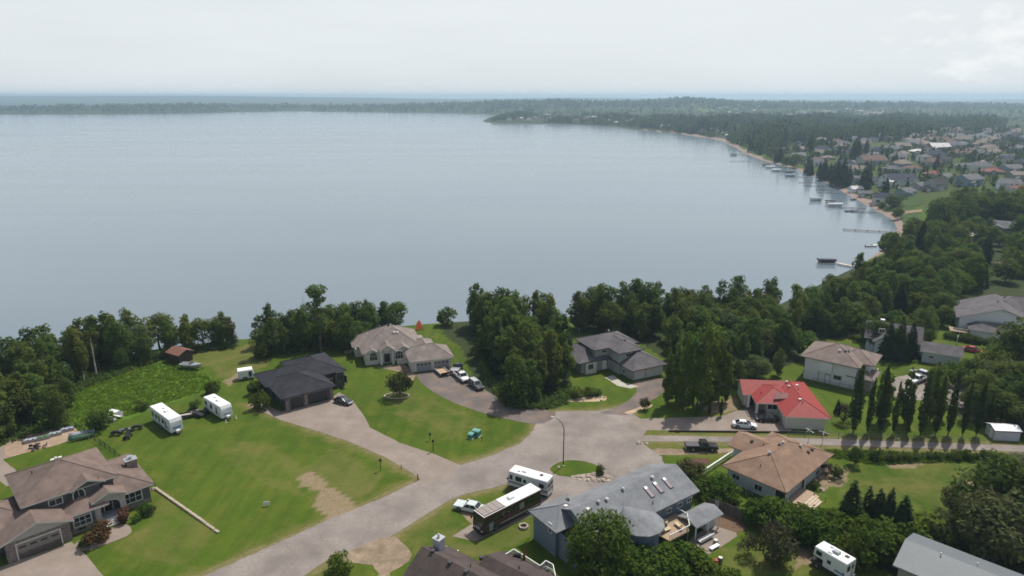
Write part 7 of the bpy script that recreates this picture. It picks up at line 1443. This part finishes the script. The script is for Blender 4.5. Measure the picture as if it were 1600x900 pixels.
TW = W([(1190, 240), (1260, 222), (1380, 214), (1400, 226), (1372, 245), (1362, 262), (1300, 268), (1250, 254)]); nn_ = 0; tries_ = 0
while nn_ < 20 and tries_ < 3000:
    tries_ += 1; x, y = fr.uniform(TW[:, 0].min(), TW[:, 0].max()), fr.uniform(TW[:, 1].min(), TW[:, 1].max())
    if not inside(TW, np.array([x]), np.array([y]))[0] or float(hgt(x, y)) < ZL + 2 or any((x - a) ** 2 + (y - b_) ** 2 < 24 ** 2 for a, b_, _ in FXY): continue
    z = float(hgt(x, y)); px, py = proj((x, y, z)); nn_ += 1; tiny_house(px, py, fr.uniform(13, 19) * FPX / (y * cp + 60), fr.choice(['tan', 'grey', 'brown', 'slate']), fr.choice('wwccgt'), 'ordinary house among the trees behind the far docks', 'houses among the trees behind the docks')
for k in range(46): px = fr.uniform(1060, 1420); tiny_house(px, fr.uniform(170, 184), fr.uniform(4, 8), fr.choice(['tan', 'grey', 'white', 'brown']), fr.choice('wwctn'), 'hazy tiny building of the farther town behind the big forest', 'buildings of the farther town')
# town road and lawns
def patch(name, poly, m, label, dz=.35, step=8):
    pts = [G(*q) for q in poly]; w = np.array([q[:2] for q in pts]); ww = densify([tuple(q) for q in w], step, .3, 3); mb = MB(); c0 = np.mean(ww, 0)
    V = [(x, y, float(hgt(x, y)) + dz) for x, y in ww]; cc = (c0[0], c0[1], float(hgt(*c0)) + dz); k = len(V)
    ar = sum(V[i][0] * V[(i + 1) % k][1] - V[(i + 1) % k][0] * V[i][1] for i in range(k))
    mb.raw(V + [cc], [((i, (i + 1) % k, k) if ar > 0 else ((i + 1) % k, i, k)) for i in range(k)], m); o = mb.build(name); tag(o, label, kind='structure')
patch('town_road', [(1516, 257), (1538, 250), (1560, 244), (1582, 239), (1592, 241), (1575, 250), (1550, 254), (1528, 259)], ASPH, 'pale curving street in the far town')
patch('town_street', [(1444, 286), (1470, 284), (1474, 289), (1448, 291)], ASPH, 'pale far driveway below the rusty roof')
patch('far_road', [(1345, 174.5), (1375, 175.5), (1392, 180), (1398, 181), (1380, 177.5), (1345, 176)], CONC, 'thin pale far road by the clearing', 1.0, 30)
LAWNM = mat('town_lawn', (.05, .085, .02), .95, .2, .3, .1, var2=.2, scale2=.05)
patch('town_lawn', [(1380, 312), (1440, 305), (1442, 318), (1420, 330), (1385, 332), (1365, 320)], LAWNM, 'bright shore lawn behind the beach'); patch('town_lawn', [(1515, 294), (1555, 293), (1555, 300), (1515, 302)], LAWNM, 'green lawn right of the lone blue house'); patch('town_lawn', [(1535, 257), (1560, 254), (1572, 258), (1545, 262)], LAWNM, 'grass inside the bend of the town street')
patch('town_lawn', [(1320, 293), (1345, 290), (1362, 312), (1345, 308)], LAWNM, 'narrow lawn above the beach huts'); patch('beach_sand', [(1395, 332), (1440, 328), (1441, 332), (1405, 336)], mat('dull_sand', (.24, .19, .12), .95, .2, 1, .1), 'patch of pale sand by the shore lawn'); patch('town_lawn', [(1405, 336), (1440, 334), (1442, 344), (1412, 352)], LAWNM, 'lawn strip below the pale sand')
# docks, boat lifts and boats
DOCKM = mat('dock_grey', (.16, .15, .14), .9, .15, 1.5, .1); DOCKL = mat('dock_pale', (.52, .48, .42), .9, .1, 1.5, .1)
def dock(px0, py0, px1, py1, label, w=1.8, m=None, z=.7):
    A, B = P(px0, py0, ZL), P(px1, py1, ZL); c = (A + B) / 2; e = thing('dock', label, 'dock', (c[0], c[1], ZL)); a, b_ = (A - c), (B - c); ln = np.hypot(*(B - A)[:2]); k = max(2, int(ln / 6))
    for i in range(k): q0, q1 = a + (b_ - a) * (i / k), a + (b_ - a) * ((i + .97) / k); mb = MB(); mb.obox(q0, q1, w, z - .18, z, m or DOCKM); mb.build('dock_section', e)
    mb = MB()
    for i in range(k + 1):
        for s in (-.5, .5): q = a + (b_ - a) * i / k; d = (b_ - a)[:2] / ln; q = q[:2] + np.array([-d[1], d[0]]) * w * s; mb.box(q[0] - .07, q[0] + .07, q[1] - .07, q[1] + .07, -3, z + .35, m or DOCKM)
    mb.build('piles', e)
for a in ((1393, 364, 1318, 359.5, 'longest pale dock near the end of the beach', 1.6, DOCKM), (1346, 420.5, 1307, 412.5, 'near dock with pale deck leading to the dark boat lift', 2.2, DOCKL), (1352, 326.5, 1312, 325, 'dock beside the white canopied boat lift'), (1366, 332.5, 1330, 331.5, 'dock with the long dark pontoon'), (1312, 302.5, 1276, 300.5, 'dock above the open boat lift'), (1302, 297.5, 1275, 296.5, 'short dock above the open boat lift, farther one'), (1290, 291.5, 1256, 290.5, 'middle dock of the beach, nearer of two'), (1275, 285.5, 1248, 285.5, 'middle dock of the beach, farther of two'), (1262, 277.5, 1238, 276.5, 'dock under the blue boat canopy'), (1228, 268, 1206, 267.5, 'dock beside the white boat covers'), (1170, 252.5, 1141, 252.5, 'lone far dock below the point'), (1168, 243, 1144, 242.5, 'far dock at the point with a small roofed lift')): dock(*a)
def lift(px, py, label, L_=7, m=(.05, .06, .09), flat=False, rz=0, z=1.9):
    p = P(px, py, ZL); e = thing('boat_lift', label, 'boat lift', p, rz); a = L_ / 2; mb = MB(); cm = mat('canopy_%d_%d_%d' % tuple(int(v * 100) for v in m), m, .6, .06, 1)
    mb.rings([[(x, -1.6, z), (x, -1.2, z + .7), (x, 0, z + .95), (x, 1.2, z + .7), (x, 1.6, z)] for x in (-a, a)], cm); mb.build('canopy', e)
    for x in (-a * .8, a * .8):
        for y in (-1.5, 1.5): mb = MB(); mb.box(x - .07, x + .07, y - .07, y + .07, -3, z, METAL); mb.build('post', e)
    mb = MB(); rr = []
    for x, w in ((-a * .85, .9), (0, 1.05), (a * .6, .8), (a, .1)): rr.append([(x, -w * .5, .25), (x, -w, 1.15), (x, w, 1.15), (x, w * .5, .25)])
    mb.rings(rr, TRIM_W if flat else TRIM_D); mb.build('hull', e)
lift(1291, 411.5, 'dark covered boat lift at the end of the near dock', 8.5, (.04, .045, .07), rz=-.1, z=1.6); lift(1274, 314, 'boat lift with pale flat canopy standing apart', 9, (.30, .33, .31)); lift(1297, 318, 'dark boat lift beside the white canopy', 7, (.05, .05, .06)); lift(1304, 323, 'boat lift under a bright white canopy', 11, (.72, .72, .72), True); lift(1234, 276, 'boat lift under a light blue canopy', 10, (.30, .42, .50)); lift(1233, 271, 'dark boat lift behind the light blue canopy', 9, (.07, .07, .075)); lift(1212, 268, 'white covered boat lift, nearer of two', 10, (.75, .75, .75), True); lift(1203, 263, 'white covered boat lift, farther of two', 10, (.75, .75, .75), True); lift(1197, 259, 'dark boat lift above the white covers', 9, (.08, .08, .09)); lift(1146, 243, 'tiny roofed boat lift at the point', 9, (.12, .10, .09))
boat('motorboat', 'white boat half hidden by trees at the slope', tuple(P(1362, 385, ZL) + (0, 0, -.6)), .1, 7); boat('motorboat', 'pale boat moored right at the slope trees', tuple(P(1392, 388, ZL) + (0, 0, -.6)), .2, 8, TRIM_W)
boat('pontoon_boat', 'long dark pontoon boat by the beach dock', tuple(P(1331, 330.5, ZL) + (0, 0, -.5)), .05, 10, mat('pontoon_dark', (.04, .05, .05), .6))
boat('rowing_boat', 'small dark boat pulled up on the beach', tuple(G(1334, 313.5)), .3, 6, mat('hull_dark', (.06, .05, .045), .6))
dock(757, 181.5, 772, 182.5, 'distant pier at the tip of the point', 14, DOCKM, 3)
# town vehicles, a few pixels each
for k, (px, py, m, lab) in enumerate(((1404, 297, 'w', 'white far car beside the broad dark gable'), (1464, 286, 'w', 'white far car under the rusty roofed house'), (1472, 286, 'd', 'dark far car under the rusty roofed house'), (1535, 243, 'w', 'white far car in the town, upper left by the street'), (1541, 243, 's', 'silver far car in the town, upper left by the street'), (1562, 238, 'w', 'white far van at the street curve'), (1558, 251, 'r', 'dark red far car on the grass of the street bend'), (1574, 248, 'w', 'white far car right of the dark red one'), (1573, 253, 's', 'silver far car low on the street bend'), (1450, 331, 'w', 'white far van at the edge of the dark grove'), (1382, 324, 'w', 'white trailer like car on the shore lawn'))):
    p = G(px, py); suv('far_car', lab, 'car', (p[0], p[1], p[2] + .4), fr.uniform(0, 3), {'w': WH, 'd': DGREY, 's': SILV, 'r': mat('paint_dred', (.14, .03, .03), .4)}[m], L=5.2)
# individually visible far spruces and trees near the beach
FT = 'spruces rising behind the beach'
for px, py, yt in ((1286, 282, 244), (1280, 276, 250), (1306, 290, 247), (1316, 292, 243), (1326, 288, 256), (1300, 288, 262), (1350, 296, 249), (1356, 290, 258), (1383, 300, 274), (1262, 272, 240), (1266, 274, 246), (1218, 252, 222), (1212, 254, 236), (1335, 250, 212), (1332, 246, 218), (1353, 238, 214), (1398, 262, 236), (1395, 255, 240), (1323, 240, 224), (1265, 235, 208), (1312, 262, 238), (1296, 282, 254), (1340, 246, 214)): tpx('spruce', px, py, yt, 'tall dark spruce behind the curving beach', FT, 1.15)
for px, py, yt, lab in ((1463, 262, 239, 'dark spruce before the tall brown town house'), (1425, 247, 238, 'slim town spruce, left of two'), (1431, 249, 239, 'slim town spruce, right of two'), (1512, 251, 240, 'slim dark spruce left end of the town street'), (1386, 296, 278, 'wide dark spruce left of the broad gabled house'), (1534, 264, 254, 'dark round spruce inside the street bend'), (1485, 240, 228, 'town spruce by the pale roof')): tpx('spruce', px, py, yt, lab, wf=1.2)
for px, py, yt, k, lab in ((1400, 324, 303, 'darkbush', 'broad dark bush on the shore lawn'), (1368, 316, 300, 'lime', 'light green tree at the top of the beach'), (1376, 326, 316, 'bush', 'small light bush at the beach edge'), (1402, 343, 325, 'round', 'reddish dark tree at the end of the beach'), (1240, 262, 240, 'round', 'round tree left of the long low house'), (1228, 262, 244, 'round', 'round tree at the shore by the white covers'), (1275, 248, 236, 'lime', 'pale tree left of the rosy house'), (1292, 246, 234, 'round', 'round tree beside the rosy house')): tpx(k, px, py, yt, lab, wf=1.2)
# woods too far off to count: joined meshes
g = np.random.default_rng(33)
def far_wood(name, poly, n_, h0, h1, leaves, label, conif=.5, lm=None, ls=None, clear=True, size=1.0, world=False, band=None):
    w = np.array([G(*q)[:2] for q in poly]) if not world else np.array(poly); lo, hi = w.min(0), w.max(0); out = []; tot = 0
    while tot < n_:
        xy = g.uniform(lo, hi, (n_ * 3, 2)); xy = xy[inside(w, xy[:, 0], xy[:, 1])]
        d = shore_d(xy[:, 0], xy[:, 1]); xy = xy[d > 8]
        if clear and FXY:
            F_ = np.array(FXY); dd = ((xy[:, None, :] - F_[None, :, :2]) ** 2).sum(2); xy = xy[(dd > F_[None, :, 2] ** 2 * .9).all(1)]
        ck = np.sin(xy[:, 0] / 61 + 1.7 * np.sin(xy[:, 1] / 97)) + np.sin(xy[:, 1] / 113 + 1.3 * np.sin(xy[:, 0] / 81)); xy = xy[ck < 1.35]; out.append(xy); tot += len(xy)
        if len(out) > 12: break
    xy = np.vstack(out)[:n_]; k = len(xy); z = hgt(xy[:, 0], xy[:, 1]); hh = g.uniform(h0, h1, k); pn = np.sin(xy[:, 0] / 47 + np.sin(xy[:, 1] / 71) * 2.2) * np.sin(xy[:, 1] / 83 + np.sin(xy[:, 0] / 39)); con = g.random(k) < np.clip(conif + .45 * pn, 0, 1); hh = hh * (1 + .3 * np.sin(xy[:, 0] / 33 + 2 * np.sin(xy[:, 1] / 57))); hh = np.where(con, hh * 1.15, hh)
    for is_c, mname, mm in ((True, 'spruce', ls or LF_SPR), (False, 'leaf', lm or LF_DARK)):
        s_ = con == is_c
        if not s_.any(): continue
        q = np.column_stack([xy, z])[s_]; h_ = hh[s_]; m_ = len(q); R_ = np.repeat(np.arange(m_), leaves); u = g.random(m_ * leaves); a = g.uniform(0, 6.283, m_ * leaves)
        if is_c: t_ = 1 - np.sqrt(u); r_ = h_[R_] * .2 * (1 - t_) * g.uniform(.5, 1.05, len(u)) + .1
        else: t_ = .1 + .9 * u; r_ = h_[R_] * .3 * np.sin(np.pi * np.clip(t_ * .85 + .12, 0, 1)) ** .6 * g.uniform(.55, 1.08, len(u))
        pos = q[R_] + np.column_stack([r_ * np.cos(a), r_ * np.sin(a), h_[R_] * t_])
        nr = np.column_stack([np.cos(a), np.sin(a), np.full(len(a), .6)]) + g.normal(size=(len(a), 3)) * .5
        v, f = leaf_quads(pos, nr, h_[R_] * (.13 if is_c else .17) * size, g, 1.3); o = mesh_obj(name, np_mesh(name, v, f, [mm])); tag(o, ('spruces' if is_c else 'leafy trees') + ' ' + label, kind='stuff')
LF_FAR = leafmat('far_leaf', (.05, .085, .022), (.10, .135, .035), .3, .1); LF_FARS = leafmat('far_spruce', (.020, .036, .017), (.032, .05, .022), .1, .1)
far_wood('distant_wood', [(1150, 236), (1180, 252), (1250, 262), (1300, 290), (1345, 310), (1365, 305), (1440, 300), (1450, 290), (1700, 330), (1700, 215), (1560, 200), (1440, 205), (1200, 215)], 1800, 5, 10, 55, 'scattered between the houses of the far town', .35, LF_FAR, LF_FARS)
far_wood('distant_wood', [(1120, 219), (1165, 238), (1200, 245), (1300, 236), (1440, 220), (1555, 203), (1575, 194), (1400, 186), (1200, 186), (1060, 190), (1000, 200), (1060, 208)], 3600, 11, 17, 40, 'filling the big forest beyond the town', .42, LF_FAR, LF_FARS, size=1.15)
far_wood('distant_wood', [(765, 190), (850, 191), (960, 196), (1060, 204), (1100, 212), (1110, 200), (1060, 188), (900, 183), (790, 183)], 1500, 9, 15, 22, 'along the distant beach and point', .5, LF_FAR, LF_FARS, size=1.3)
far_wood('distant_wood', [(1010, 187), (1600, 192), (1700, 196), (1700, 165), (1400, 164), (1000, 166), (830, 172), (800, 180), (900, 183)], 5200, 8, 13, 9, 'of the wide woodland stretching to the hills', .4, LF_FAR, LF_FARS, size=2.0)
rx = lambda b0, b1, r0, r1: [((px - 800) / FPX * r * 1.04, r) for px, r in ((b0, r0), (b1, r0), (b1, r1), (b0, r1))]
far_wood('distant_wood', rx(-400, 800, 3150, 4500), 7000, 13, 20, 4, 'on the low ridge across the lake', .5, LF_FAR, LF_FARS, size=3.2, clear=False, world=True)
far_wood('distant_wood', rx(760, 1800, 3000, 4600), 7000, 12, 18, 4, 'on the hills beyond the far town', .5, LF_FAR, LF_FARS, size=3.2, clear=False, world=True)

# ---------------------------------------------------------------- the hazy air
hz = bpy.data.materials.new('haze'); hz.use_nodes = True; t = hz.node_tree; t.nodes.clear(); o = t.nodes.new('ShaderNodeOutputMaterial'); v = t.nodes.new('ShaderNodeVolumePrincipled')
v.inputs['Color'].default_value = (.60, .83, 1.0, 1); v.inputs['Density'].default_value = .00016; v.inputs['Anisotropy'].default_value = .25
t.links.new(v.outputs[0], o.inputs['Volume'])
mb = MB(); mb.box(-15500, 15500, -1800, 15600, -21, 92, hz); air = mb.build('haze'); tag(air, 'pale summer haze over lake and far shore', kind='stuff')
